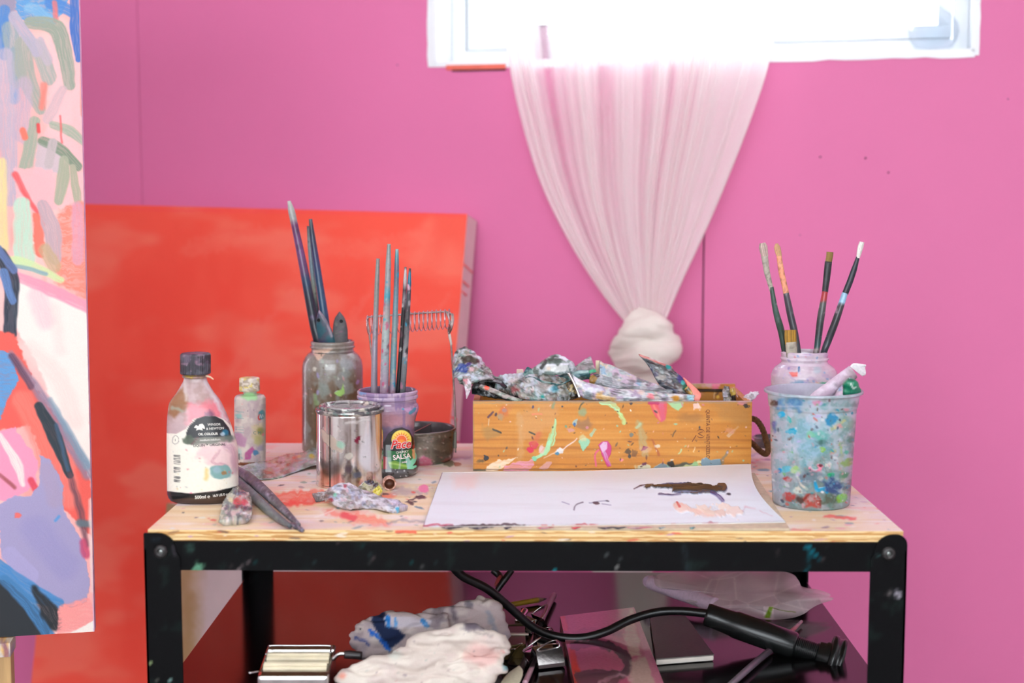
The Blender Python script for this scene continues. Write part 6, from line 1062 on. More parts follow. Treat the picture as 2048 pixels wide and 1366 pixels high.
D1 = Body('tub_wall', 1623, [trow(780, 95, 1627), trow(779, 97, 1627), trow(781, 98, 1627), trow(784, 97.5, 1627), trow(786, 92, 1627), trow(789, 90.5, 1627), trow(800, 89.5, 1626.5), trow(812, 87.5, 1626), trow(815, 85.5, 1626), trow(818, 85.5, 1626), trow(1000, 76.5, 1622), trow(1004, 75, 1622), trow(1006, 72, 1622)],
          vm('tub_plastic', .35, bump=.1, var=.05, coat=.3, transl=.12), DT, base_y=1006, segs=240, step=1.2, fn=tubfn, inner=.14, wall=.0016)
DY = D1.Y
lt = thing('lilac_tube', pY(1655, 860, DY), 'lilac-white paint tube leaning out of the plastic tub', 'paint tube')
rod('tube_body', [(1706, 744, DY + .01), (1690, 756, DY + .008), (1660, 778, DY + .004), (1628, 803, DY), (1608, 850, DY - .002)], [15, 15.5, 15, 14, 12], vm('lilac_tube', .4, bump=.1), lt, base=(206, 182, 200), fn=lambda p: (p.tint((222, 206, 220), 14, 8, .5, .65, .8, 3), p.poly([(1700, 735), (1728, 748), (1728, 756), (1690, 788), (1668, 790), (1682, 770)], (150, 128, 132), .6, 3, 2, 3, streak=.5), [p.stroke([(1668 + k * 4, 772 + k), (1708 + k * 3, 748 + k * 2.4)], .5, (96, 80, 88), .55, .6, .4, .6, k) for k in range(4)]), flat=.6)
sheet('crimped_end', [((1700, 733, DY + .004), (1724, 752, DY + .012)), ((1707, 727, DY + .004), (1731, 748, DY + .012)), ((1712, 727, DY + .006), (1730, 735, DY + .01)), ((1730, 729, DY + .008), (1732, 731, DY + .008))], vm('lilac_tube', .4, bump=.1), lt, .002, .001, 5, 6, (236, 232, 236), n=30, m=14)
gt = thing('green_tube', pY(1690, 830, DY - .02), 'tube with a green paint-crusted cap at the right inside the plastic tub', 'paint tube')
rod('tube_neck', [(1694, 778, DY - .01), (1682, 792, DY - .012), (1670, 830, DY - .016)], [13, 12, 11], TB, gt, base=(190, 190, 200), fn=crust(6, [(120, 160, 200), (210, 180, 200)], 6))
cloth('crusted_cap', [([(1690, 762, DY - .02), (1702, 770, DY - .02), (1712, 780, DY - .02)], [11, 16, 9], .9), ([(1686, 784, DY - .02), (1706, 784, DY - .022), (1722, 781, DY - .02)], [8, 10, 6], .8), ([(1700, 756, DY - .018), (1700, 786, DY - .02)], [7, 12], .9)], gt, vm('thick_green', .3, coat=.4, bump=.3), (14, 128, 92), lambda p: (p.tint((10, 96, 76), 8, 8, .5, .6, .8, 3), p.stroke([(1702, 768), (1706, 776), (1712, 775)], 1.6, (206, 220, 206), .9, .8, .6)), vox=.0016, disp=.0016, seed=5, smooth=3)

# ---- palette pad
PP = thing('palette_pad', pz(1200, 1010, T), 'white palette pad with black and cream paint smears lying before the box', 'palette')
u_ = np.linspace(0, 1, 520); v_ = np.linspace(0, 1, 110)
FL, FR, BL, BR = pz(846, 1053, T + .004), pY(1571, 1043, 1.628), pz(884, 945, T + .004), pY(1502, 928, Yb0 - .006)
zb = T + .0042
G = np.zeros((110, 520, 3))
for i, v in enumerate(v_):
    a = FL + (BL - FL) * v; rt = FR + (BR - FR) * v + np.array([1, 0, 0]) * (-.012 * math.sin(math.pi * v)); P = a[None] + (rt - a)[None] * u_[:, None]
    P[:, 2] = zb + ((FR[2] - zb) * (1 - v) + (BR[2] - zb) * v) * sst(.35 + .28 * (1 - v), 1.03, u_) ** 1.35; G[i] = P
print('palette lift', FR[2] - T, BR[2] - T)
def palfn(p):
    p.C[:] = (232, 240, 247); p.tint((226, 232, 238), 160, 9, .5, .7, .6, 3); p.put(np.arange(len(p.U)), sst(985, 945, p.V) * .35, (240, 226, 210)); p.poly([(905, 950), (960, 946), (950, 975), (910, 975)], (244, 216, 208), .6, 12, 5, 3)
    S, Po, B = p.stroke, p.poly, p.blob
    Po([(1300, 973), (1330, 968), (1370, 966), (1402, 968), (1425, 973), (1452, 970), (1452, 982), (1430, 987), (1392, 989), (1362, 987), (1345, 984), (1345, 978), (1312, 977)], (9, 7, 11), 1, .8, 2, 4, h=2.2, g=.45, rs=7); Po([(1338, 970), (1385, 968), (1405, 972), (1385, 976), (1345, 976)], (44, 24, 20), .8, 1.5, 1.5, 5, h=2.4, g=.3, streak=.3)
    S([(1268, 978), (1282, 972), (1306, 969)], [1.2, 2, 1], (60, 40, 66), .9, .8, 1, .2, 3, h=.7, g=.6); B(1296, 973, 4, (26, 18, 24), 1.8, -.1, 1, .8, .5, h=1.6, g=.8); S([(1320, 970), (1350, 968), (1380, 966)], 1.3, (90, 120, 190), .8, 1, 1, .3, 4); S([(1318, 988), (1345, 990), (1360, 988)], 2, (44, 44, 96), .9, 1, 1, .4, 5, h=.8, g=.6)
    S([(1350, 984), (1375, 986), (1400, 986), (1422, 984)], [2.5, 3, 2.5, 2], (130, 160, 206), .75, 1, 1.5, .6, 6, h=1.8, g=.8); S([(1424, 986), (1434, 990), (1445, 1002)], [3, 4, 4], (60, 60, 130), .95, 1, 1, .4, 7, h=1.2, g=.7); S([(1438, 972), (1450, 974), (1448, 982)], 4, (36, 32, 48), 1, .8, 1, 0, 8, h=2.6, g=.85); B(1457, 988, 2.5, (40, 36, 60), 1.8, .1, .9)
    for (x, y, r_, c, s_) in ((1358, 1013, 6, (244, 206, 190), 1), (1366, 1018, 7, (246, 222, 210), 2), (1395, 1024, 6, (244, 216, 200), 3), (1408, 1016, 6, (248, 232, 216), 4), (1420, 1027, 7, (240, 216, 196), 5), (1448, 1014, 7, (248, 234, 220), 6), (1466, 1024, 9, (244, 226, 214), 7), (1440, 1026, 6, (238, 210, 196), 8)): B(x, y, r_, c, 1.9, .1, .9, 1.2, .7, s_, h=1.6, g=.4)
    S([(1354, 1006), (1360, 1015)], 2.5, (226, 90, 90), .9, 1.2, 1, h=1.5); S([(1360, 1008), (1400, 1026), (1430, 1033)], 3, (244, 206, 190), .7, 2, 3, .4, 9, h=1); S([(1490, 1014), (1510, 1018)], 2, (222, 170, 180), .5, 1.5, 1.5, .5); S([(1486, 1024), (1490, 1016)], 1, (200, 140, 160), .5); S([(1520, 1022), (1545, 1032)], 1, (214, 160, 170), .5, 1, 1, .5)
    S([(1124, 1004), (1138, 1008)], 1, (130, 130, 170), .6, .8, .6); S([(1148, 1020), (1152, 1010), (1166, 1004)], 1.2, (70, 60, 90), .8, .8, .6, .2, 3); B(1192, 1006, 2.6, (60, 30, 50), 2.8, .1, .9, .8, .4); S([(1178, 1006), (1200, 1003), (1218, 1002)], .9, (80, 90, 130), .7, .8, .8, .3); S([(1204, 1008), (1222, 1010)], .8, (100, 100, 140), .6, .7, .5); B(1215, 1002, 1.5, (70, 70, 90), 2)
    e = [(870, 1050), (920, 1052), (960, 1051), (1015, 1049), (1090, 1052), (1160, 1050), (1240, 1052), (1330, 1050), (1420, 1046)]
    for k, c in enumerate([(200, 60, 90), (60, 44, 60), (50, 34, 50), (56, 40, 56), (214, 90, 110), (200, 50, 70), (80, 50, 66), (230, 160, 160), (190, 120, 140)]): S([(e[k][0] - 30, 1053), e[k], (e[k][0] + 34, 1052)], 2.2, c, .85, 1.2, 2, .5, k, h=.6)
    S([(847, 1052), (860, 1010), (884, 946)], .8, (90, 30, 60), .8, .8, .6, .4)
pt = Paint(*proj(G.reshape(-1, 3)), (240, 240, 244)); palfn(pt); V1 = G.reshape(-1, 3).copy(); V1[:, 2] += pt.H * .001
B2 = G.copy(); B2[..., 2] -= .0016; k = 110 * 520; V = np.vstack([V1, B2.reshape(-1, 3)]); Fc = gridF(110, 520)[:, ::-1].tolist() + gridF(110, 520, off=k).tolist()
for j in range(519): Fc += [[j, j + 1, k + j + 1, k + j]]; o = 109 * 520; Fc += [[o + j + 1, o + j, k + o + j, k + o + j + 1]]
for i in range(109): Fc += [[i * 520, k + i * 520, k + (i + 1) * 520, (i + 1) * 520], [i * 520 + 519, (i + 1) * 520 + 519, k + (i + 1) * 520 + 519, k + i * 520 + 519]]
t2 = Paint(np.zeros(2 * k), np.zeros(2 * k), (214, 206, 196)); t2.C[:k] = pt.C; t2.G[:k] = pt.G
make('top_sheet', V, Fc, vm('palette_paper', .42, bump=.03, var=.015, spec=.15), PP, True, t2)
bR = pz(1579, 1062, T); bR2 = BR.copy(); bR2[2] = T
def flatq(P, z): return np.array([P[0], P[1], z])
bm = bmesh.new(); hexa_bm(bm, [flatq(FL, T + .0004), flatq(bR, T + .0004), flatq(bR2 + np.array([.002, -.02, 0]), T + .0004), flatq(BL, T + .0004)], [flatq(FL, T + .0024), flatq(bR, T + .003), flatq(bR2 + np.array([.002, -.02, 0]), T + .003), flatq(BL, T + .0024)])
from_bm('lower_sheets', bm, pm('paper_edge', (206, 186, 158), .7, var=.12, scale=120), PP)
# crusts of dried paint hanging on the front edge of the pad
CRM = vm('edge_crust', .35, bump=.3, coat=.3)
for k, (x, w_, c) in enumerate(((905, 22, (56, 36, 50)), (962, 26, (52, 34, 48)), (1015, 8, (60, 34, 60)), (1090, 18, (206, 90, 110)), (1152, 10, (206, 56, 70)), (1215, 20, (70, 44, 60)), (1240, 16, (60, 50, 60)), (1324, 7, (120, 150, 150)), (1280, 26, (200, 120, 130)), (1385, 6, (110, 150, 150)))):
    Yk_ = FL[1] - .0012; rod('edge_crust', [(x - w_, 1055, Yk_), (x - w_ * .3, 1056.5, Yk_), (x + w_ * .4, 1055, Yk_), (x + w_, 1054.5, Yk_)], [.6, 2.6, 1.8, .6], CRM, PP, base=c, fn=crust(k, [tuple(int(q * .6) for q in c), (190, 170, 170)], 5, .6, .55), segs=8, n=18)

# ---- small things left front of the table
def zt_(px, py, z=T): return pz(px, py, z)[1]
def flat_tube(label, rows, seed, base, cols, cat='paint tube', name='paint_tube', z=T, **kw):
    """rows given with height above the table instead of depth"""
    R_ = [tuple((q[0], q[1], pz(q[0], q[1], z + q[2])[1]) for q in r) for r in rows]
    return tube(label, R_, seed, base, cols, cat=cat, name=name, **kw)
flat_tube('flattened grey-green tube with serrated edges lying behind the medium bottle', [((480, 934, .004), (500, 952, .002)), ((500, 928, .004), (520, 960, .001)), ((540, 921, .005), (560, 955, .001)), ((572, 909, .008), (596, 941, .003)), ((604, 905, .012), (630, 930, .006)), ((625, 896, .014), (660, 928, .010)), ((645, 892, .014), (680, 926, .012))], 91, (150, 154, 140), [(186, 200, 176), (120, 124, 110), (170, 166, 156), (160, 190, 170), (186, 190, 206)], thick=.0025, wr=.0012, serr=.0009, crease=.002, sc_=4,
     fn=lambda p: (p.blob(590, 915, 4, (170, 80, 60), 1.8, 0, .8, 1.5), p.blob(598, 913, 3, (222, 190, 90), 1.5, 0, .8), p.blob(624, 912, 5, (222, 190, 60), 1.2, .4, .8, 1.5), p.poly([(568, 912), (600, 908), (640, 930), (600, 938)], (176, 170, 166), .5, 3, 2, 3, streak=.6)))
flat_tube('rounded tube with red and cream paint at the front left edge', [((462, 984, .014), (482, 982, .014)), ((450, 996, .014), (500, 992, .012)), ((444, 1012, .012), (504, 1010, .010)), ((440, 1030, .009), (504, 1030, .008)), ((437, 1045, .005), (498, 1042, .004))], 93, (196, 192, 176), [(214, 206, 180), (150, 154, 140), (226, 190, 190), (110, 112, 116)], thick=.010, wr=.002, sc_=6,
     fn=lambda p: (p.blob(474, 1002, 8, (206, 60, 60), 1.3, 0, .9, 2, .7, 3), p.blob(488, 1004, 5, (220, 80, 90), 1, 0, .9, 2, .7), p.stroke([(452, 1018), (475, 1014), (500, 1018)], 3.5, (60, 60, 74), .85, 2, 2, .2), p.stroke([(470, 986), (490, 986)], 3, (60, 66, 90), .7, 2, 2), p.blob(462, 1000, 5, (232, 214, 140), 1, 0, .7, 2), p.blob(478, 1045, 4, (222, 210, 176), 1, 0, .9)))
def lying(label, pts, w, stops, sp, seed, flat=1, z=T):
    r = thing('paintbrush', pz(pts[-1][0], pts[-1][1], z), label, 'brush'); P = [(x, y, pz(x, y, z + h)[1]) for x, y, h in pts]
    rod('handle', P, w, vm('caked_handle', .5, bump=.5, bscale=160), r, fn=lambda p: (grad(stops, sp, seed, 50)(p), crust(seed, ([(74, 70, 78), (140, 134, 146), (110, 106, 100), (56, 54, 60)] if seed == 97 else [(110, 122, 120), (92, 100, 100), (126, 132, 128)]), 5, .65, .52)(p), p.splats(50, (470, 935, 605, 1062), sp, (.8, 2.4), seed, (1, 2))), flat=flat); return r
lying('paint-caked brush handle lying at the front left, upper of the crossed pair', [(470, 938, .012), (500, 958, .013), (530, 984, .012), (560, 1013, .010), (585, 1038, .009), (598, 1050, .008)], [8, 11, 11, 10, 8, 6, 4], [(935, (90, 84, 104)), (970, (104, 98, 112)), (1010, (120, 114, 116)), (1040, (104, 100, 118))], [(60, 52, 70), (170, 160, 180), (200, 140, 110), (150, 150, 150), (80, 60, 90)], 97)
lying('smooth grey-blue brush handle lying under the caked one at the front left', [(475, 960, .006), (500, 985, .006), (530, 1014, .006), (555, 1035, .006), (580, 1052, .006)], [8, 10, 9.5, 8, 5], [(955, (100, 98, 124)), (990, (104, 114, 118)), (1030, (110, 116, 118)), (1052, (80, 80, 90))], [(70, 74, 84), (130, 140, 140)], 101)
kb = thing('brush_tip', pz(596, 1058, T), 'small round knob at the tips of the two lying brush handles', 'brush tip')
rod('knob', [(584, 1047, pz(584, 1047, T + .008)[1]), (592, 1054, pz(592, 1054, T + .007)[1]), (600, 1058, pz(600, 1058, T + .006)[1]), (605, 1061, pz(605, 1061, T + .006)[1])], [3, 6, 4.5, 5.5, 4], BRM, kb, base=(96, 92, 110), fn=crust(9, [(140, 134, 150), (60, 60, 70)], 4))
flat_tube('crumpled lilac and white tube lying in front of the tin', [((652, 990, .010), (662, 1000, .004)), ((662, 976, .020), (670, 1012, .003)), ((678, 967, .026), (692, 1018, .002)), ((700, 968, .024), (706, 1019, .002)), ((725, 980, .016), (728, 1016, .002)), ((752, 990, .012), (748, 1016, .003)), ((780, 1000, .010), (772, 1022, .003)), ((800, 1004, .006), (788, 1025, .001)), ((816, 1014, .004), (792, 1026, .001))], 103, (186, 180, 190), [(206, 206, 226), (166, 150, 150), (226, 190, 200), (170, 176, 200), (150, 140, 134), (230, 226, 236)], thick=.010, wr=.002, crease=.005, sc_=5, ws=22,
     fn=lambda p: (p.blob(662, 1000, 5, (150, 50, 70), .8, 1.4, .9, 2), p.blob(690, 972, 3, (160, 40, 60), 1.3, 0, .9), p.blob(795, 1018, 4, (60, 170, 210), 1.2, 0, .9), p.blob(670, 990, 4, (120, 200, 170), 1, 0, .8), p.stroke([(780, 1000), (812, 1012)], 3, (200, 190, 214), .8, 2, 1)))
flat_tube('torn grey foil corner poking out left of the lilac tube', [((624, 988, .008), (632, 1004, .001)), ((640, 984, .010), (645, 1002, .001)), ((658, 982, .012), (662, 1000, .003))], 107, (128, 120, 116), [(104, 98, 98), (160, 140, 136)], name='foil_scrap', cat='foil', thick=.002, wr=.001, serr=.0004)
flat_tube('black and yellow paint-smeared scrap between the lilac tube and the bronze cap', [((712, 978, .014), (722, 992, .004)), ((728, 964, .020), (738, 998, .003)), ((745, 962, .018), (750, 996, .002)), ((760, 968, .012), (764, 992, .001))], 109, (176, 172, 140), [(206, 206, 160), (130, 120, 90), (196, 190, 170)], name='paint_scrap', cat='scrap', thick=.005, wr=.002,
     fn=lambda p: (p.blob(738, 964, 6, (24, 34, 54), 1.8, .1, .95, 1, .5, 3), p.blob(750, 970, 5, (30, 44, 66), .8, 1.2, .9, 1.2, .5, 4), p.poly([(746, 984), (756, 970), (766, 982), (758, 992)], (230, 226, 80), .95, 1.2, 2, 5), p.blob(740, 988, 5, (140, 100, 60), 1.3, 0, .8, 2)))
bcp = pz(780, 979, T); cpY = bcp[1]; CB = thing('bronze_cap', bcp, 'small bronze screw cap lying open towards the viewer right of the tin', 'cap')
cc = pY(779, 968, cpY - .006); rc_ = 13.5 * mpp(cc)
pr = [(0.016, .2), (.016, .85), (.012, .97), (.0, 1.0), (-.001, .97), (-.001, .78), (.001, .74), (.011, .70), (.011, .01)]
ax_ = np.array([-.16, 1, .05]); ax_ /= np.linalg.norm(ax_); e1 = np.cross(ax_, UZ); e1 /= np.linalg.norm(e1); e2 = np.cross(ax_, e1)
V = [cc + ax_ * y + (e1 * math.cos(a) + e2 * math.sin(a)) * r * rc_ for y, r in pr for a in np.linspace(0, 2 * math.pi, 48, endpoint=False)]
pt = Paint(*proj(V), (196, 150, 132)); crust(4, [(226, 180, 166), (150, 100, 80), (236, 200, 190)], 4, .7, .5)(pt); pt.C[48 * 6:] = (110, 60, 40); fixn(make('cap_shell', V, gridF(len(pr), 48, True), vm('bronze_paint', .45, bump=.3), CB, True, pt))
# ================================================================== ON THE LOWER SHELF
def zs(px, py, h=0.0): return pz(px, py, SH + h)[1]
def sp3(px, py, h=0.0): return pz(px, py, SH + h)
# ---- tube wringer
h_ = .045
TBL, TBR, TFR, TFL = sp3(536, 1288, h_), sp3(672, 1288, h_), sp3(656, 1352, h_), sp3(514, 1352, h_)
wc = (TBL + TBR + TFR + TFL) / 4
WR = thing('tube_wringer', (wc[0], wc[1], SH), 'chrome tube wringer with ribbed rollers and a black crank key on the shelf', 'tube wringer')
def slab(name, q, z0_, z1_, mat, bev=.002, parent=None):
    bm = bmesh.new(); hexa_bm(bm, [flatq(p, z0_) for p in q], [flatq(p, z1_) for p in q]); return from_bm(name, bm, mat, parent or WR, bev=bev)
def q_(a, b): return TFL + (TFR - TFL) * a + (TBL - TFL) * b * (1 - a) + (TBR - TFR) * b * a
slab('back_bar', [q_(0, .82), q_(1, .82), q_(1, 1), q_(0, 1)], SH + .002, SH + h_, CHR, .003)
slab('front_bar', [q_(0, 0), q_(1, 0), q_(1, .16), q_(0, .16)], SH + .002, SH + h_, CHR, .004)
slab('end_plate', [q_(0, .1), q_(.03, .1), q_(.03, .9), q_(0, .9)], SH + .002, SH + h_ - .002, CHR, .001); slab('end_plate', [q_(.97, .1), q_(1, .1), q_(1, .9), q_(.97, .9)], SH + .002, SH + h_ - .002, CHR, .001)
slab('base_plate', [q_(0, .0), q_(1, .0), q_(1, 1), q_(0, 1)], SH + .0005, SH + .006, pm('dark_steel', (60, 56, 56), .4, metal=.7), .001)
tubeline('wire_bail', [q_(.04, .55) + UZ * .004, q_(.045, .78) + UZ * .004, q_(.09, .81) + UZ * .005, q_(.5, .81) + UZ * .005, q_(.9, .81) + UZ * .005, q_(.955, .78) + UZ * .004, q_(.96, .6) + UZ * .004], .0012, CHR, WR, n=60)
CRE = pm('cream_ribbed_roller', (232, 220, 190), .3, var=.1, scale=60)
for vb_, r0 in ((.62, .0085), (.32, .0085)):
    a, b = q_(.05, vb_) - UZ * .006, q_(.95, vb_) - UZ * .006; ax_ = (b - a) / np.linalg.norm(b - a); e1 = np.cross(ax_, UZ); e1 /= np.linalg.norm(e1); e2 = np.cross(ax_, e1); sg = 72
    V = []
    for t_ in np.linspace(0, 1, 8):
        for k in range(sg): a_ = 2 * math.pi * k / sg; rr = r0 * (1 + .09 * math.copysign(1, math.sin(a_ * 12))); V.append(a + (b - a) * t_ + (e1 * math.cos(a_) + e2 * math.sin(a_)) * rr)
    Fc = gridF(8, sg, True).tolist() + [list(range(sg)), [7 * sg + i for i in range(sg)]]; fixn(make('roller', V, Fc, CRE, WR, False))
ky = zs(700, 1322, .02)
tubeline('crank_shaft', [q_(.97, .62) - UZ * .006, pY(678, 1308, q_(1, .62)[1]), pY(694, 1308, q_(1, .62)[1])], .0026, CHR, WR, n=10)
kb_ = rod('crank_key', [(689, 1309, q_(1, .62)[1]), (700, 1309.5, q_(1, .62)[1]), (724, 1311, q_(1, .62)[1])], [8, 8.6, 8.6, 8], vm('black_key', .35, bump=.1), WR, base=(36, 30, 32), segs=20, curve=False)
tubeline('spindle_end', [q_(.0, .16) - UZ * .001, pY(498, 1346, q_(0, .1)[1])], .0011, CHR, WR, n=6)

# ---- paint rags
RG = vm('rag_cotton', .9, bump=.3, bscale=900, var=.06)
def ragp(pts): return [(x, y, zs(x, yc, 0)) for x, y, yc in pts]
r2_ = thing('stained_rag', sp3(850, 1300), 'grey cotton rag stained with dark and bright blue paint, behind the white rag', 'rag')
cloth('rag_cloth', [(ragp([(700, 1282, 1335), (735, 1272, 1335), (780, 1266, 1335), (840, 1262, 1335), (900, 1262, 1335)], ), [14, 40, 42, 40, 36], .6),
                    (ragp([(740, 1256, 1320), (770, 1240, 1320), (800, 1246, 1320)]), [12, 22, 14], .6),
                    (ragp([(820, 1252, 1325), (870, 1240, 1325), (930, 1232, 1325), (975, 1236, 1325), (1000, 1262, 1325)]), [18, 26, 32, 38, 26], .7),
                    (ragp([(950, 1208, 1320), (965, 1212, 1320), (985, 1235, 1320)]), [14, 22, 26], .7),
                    (ragp([(930, 1262, 1328), (985, 1270, 1328), (1010, 1290, 1328)]), [40, 34, 22], .6),
                    (ragp([(720, 1300, 1338), (760, 1315, 1338), (800, 1318, 1338)]), [18, 26, 24], .6)], r2_, RG, (186, 168, 168),
      lambda p: (p.tint((150, 138, 146), 40, 26, .45, .65, .7, 3), p.tint((206, 192, 186), 30, 20, .55, .7, .8, 5), p.poly([(742, 1215), (766, 1216), (778, 1240), (800, 1262), (812, 1270), (780, 1300), (768, 1285), (745, 1250)], (10, 28, 66), .97, 2.5, 3, 3),
                 p.stroke([(738, 1262), (752, 1272), (768, 1285), (778, 1300)], [3, 4, 5, 4], (20, 92, 190), .95, 1.5, 2.5, .3, 4), p.stroke([(712, 1276), (730, 1282), (738, 1290)], 3, (40, 60, 130), .8, 2, 2, .4, 5), p.poly([(768, 1234), (800, 1232), (862, 1240), (858, 1252), (800, 1256), (772, 1254)], (206, 196, 206), .9, 2, 2, 6),
                 p.stroke([(775, 1234), (777, 1252)], 4, (20, 120, 206), .95, 1.5, 1.5, .2), p.stroke([(790, 1236), (792, 1252)], 2.5, (70, 150, 220), .9, 1.5, 1.5), p.stroke([(845, 1240), (855, 1252)], 4, (40, 130, 206), .9, 1.5, 1.5, .3), p.stroke([(880, 1206), (875, 1236)], 12, (110, 98, 108), .7, 6, 4, .3, 7), p.stroke([(905, 1212), (910, 1238)], 5, (90, 80, 92), .7, 4, 2, .3, 8), p.blob(937, 1209, 7, (90, 84, 96), 1.3, 0, .7, 3), p.blob(721, 1258, 2, (30, 30, 40)), p.stroke([(976, 1225), (990, 1260)], 5, (130, 140, 156), .6, 4, 3)), vox=.0023, disp=.0045, seed=9, floor=SH + .001)
r1_ = thing('white_rag', sp3(850, 1360), 'crumpled white cotton rag with faint pink and green stains, at the front of the shelf', 'rag')
cloth('rag_cloth', [(ragp([(790, 1318, 1392), (860, 1292, 1392), (930, 1282, 1392), (985, 1290, 1392), (1014, 1308, 1392)]), [16, 30, 34, 34, 14], .8),
                    (ragp([(690, 1352, 1400), (740, 1338, 1400), (820, 1330, 1400), (900, 1332, 1400), (960, 1336, 1400), (1012, 1336, 1400)]), [14, 22, 24, 22, 18, 15], .9),
                    (ragp([(680, 1362, 1402), (740, 1370, 1402), (840, 1364, 1402), (940, 1364, 1402), (990, 1352, 1402)]), [20, 34, 34, 26, 14], .8),
                    (ragp([(840, 1302, 1388), (900, 1312, 1388), (980, 1318, 1388)]), [30, 34, 28], .7),
                    (ragp([(672, 1366, 1405), (700, 1352, 1405), (716, 1344, 1405)]), [10, 12, 8], .8)], r1_, RG, (212, 198, 188),
      lambda p: (p.tint((226, 216, 204), 40, 24, .45, .65, .8, 3), p.tint((214, 196, 190), 30, 20, .55, .7, .6, 5), p.blob(965, 1310, 24, (226, 176, 170), 1.2, 0, .7, 10, .4, 6), p.blob(1015, 1332, 8, (80, 140, 150), 1, 1, .8, 4), p.blob(790, 1308, 9, (206, 214, 204), 1.4, 0, .6, 5), p.blob(945, 1250, 10, (60, 50, 70), 2, .2, .7, 4), p.stroke([(940, 1262), (985, 1272)], 2, (120, 110, 110), .5, 3, 3), p.splats(40, (700, 1265, 1015, 1366), [(150, 130, 130), (206, 150, 140), (150, 170, 160), (120, 100, 110)], (.8, 3), 5, (1, 2), (.3, .8)), p.blob(684, 1352, 7, (226, 130, 110), 1, 1, .7, 4)), vox=.0023, disp=.0058, seed=21, floor=SH + .001)

# ---- pencil, metal tube, handles
def shelf_rod(nm, cat, label, pts, w, base, fn=None, flat=1, segs=14, mat=None, part='shaft'):
    r = thing(nm, sp3(pts[0][0], pts[0][1]), label, cat); rod(part, [(x, y, zs(x, y, h)) for x, y, h in pts], w, mat or BRM, r, base=base, fn=fn, flat=flat, segs=segs, curve=len(pts) > 2); return r
pc_ = shelf_rod('pencil', 'pencil', 'yellow pencil lying on the shelf behind the binder clips', [(985, 1216, .006), (1030, 1208, .006), (1076, 1200, .006)], [6, 6, 6], (150, 118, 26), lambda p: p.stroke([(985, 1214), (1078, 1198)], 1.2, (196, 160, 60), .7, 1.5, .5), segs=6)
rod('pencil_point', [(1075, 1200.2, zs(1076, 1200, .006)), (1084, 1199, zs(1084, 1199, .006)), (1093, 1197.5, zs(1092, 1198, .006))], [6, 3.4, .8], BRM, pc_, base=(120, 92, 74), fn=lambda p: p.put(np.nonzero(p.U > 1087)[0], np.ones(int((p.U > 1087).sum())), (40, 34, 36)))
shelf_rod('metal_rod', 'rod', 'slim steel tube lying diagonally past the binder clips', [(1108, 1190, .007), (1085, 1238, .008), (1062, 1290, .008), (1040, 1345, .006), (1030, 1366, .006)], [5.5, 5.5, 6, 6, 5.5], (120, 112, 118), mat=pm('brushed_steel', (120, 108, 112), .32, metal=.9, var=.2))
shelf_rod('paint_marker', 'brush', 'pink-tipped black handle at the front edge between rag and clips', [(1078, 1300, .008), (1066, 1330, .007), (1050, 1366, .007)], [4, 4, 5.5, 6], (40, 30, 36), lambda p: p.put(np.arange(len(p.U)), sst(1332, 1336, p.V), (206, 160, 176)))
sp_ = thing('cream_spatula', sp3(1030, 1366), 'cream oval spatula tip at the front edge of the shelf beside the white rag', 'spatula')
sheet('spatula_head', [((1035, 1335, zs(1035, 1350, .01)), (1041, 1334, zs(1041, 1350, .01))), ((1018, 1346, zs(1020, 1360, .01)), (1046, 1344, zs(1044, 1360, .01))), ((1004, 1362, zs(1005, 1376, .01)), (1040, 1364, zs(1040, 1376, .01))), ((996, 1378, zs(998, 1390, .01)), (1026, 1384, zs(1028, 1392, .01)))], vm('cream_plastic', .5, bump=0), sp_, .003, .0002, 3, 2, (214, 206, 180), n=30, m=16)
shelf_rod('thin_brush', 'brush', 'thin speckled brush handle lying diagonally under the black socket', [(1603, 1243, .006), (1560, 1284, .006), (1510, 1326, .006), (1455, 1375, .006)], [3, 6, 6.5, 7, 6.5], (96, 84, 100), grad([(1240, (150, 146, 150)), (1258, (176, 100, 96)), (1272, (90, 50, 54)), (1310, (96, 84, 96)), (1340, (120, 112, 124)), (1370, (110, 110, 116))], [(170, 160, 176), (60, 52, 60)], 4, 30))
# ---- olive metal box with white stripe
OL = pm('olive_metal', (84, 68, 34), .35, metal=.4, var=.2); A4 = [sp3(1004, 1292, .02), sp3(1052, 1288, .02), sp3(1050, 1252, .02), sp3(1006, 1252, .02)]
ob_ = thing('olive_case', sp3(1026, 1275), 'olive metal case with a white stripe half under the grey rag', 'case')
bm = bmesh.new(); hexa_bm(bm, [flatq(p, SH + .0008) for p in A4], A4); from_bm('case_body', bm, OL, ob_, bev=.0015)
boxo('white_stripe', (sp3(1031, 1268, .0205)), (.034, .007, .0012), pm('stripe_white', (222, 212, 196), .4, var=.04), ob_, bev=.0003)
ob2 = thing('metal_sharpener', sp3(1022, 1235), 'open dark metal case behind the white-striped one, lit pink along its edge', 'case')
A5 = [sp3(1000, 1250, .012), sp3(1050, 1248, .012), sp3(1042, 1216, .012), sp3(1003, 1218, .012)]
bm = bmesh.new(); hexa_bm(bm, [flatq(p, SH + .0008) for p in A5], A5); from_bm('case_body', bm, OL, ob2, bev=.001)
rod('hinge_roll', [(1036, 1243, zs(1040, 1240, .016)), (1050, 1222, zs(1050, 1225, .016))], [7, 7], CHR, ob2)
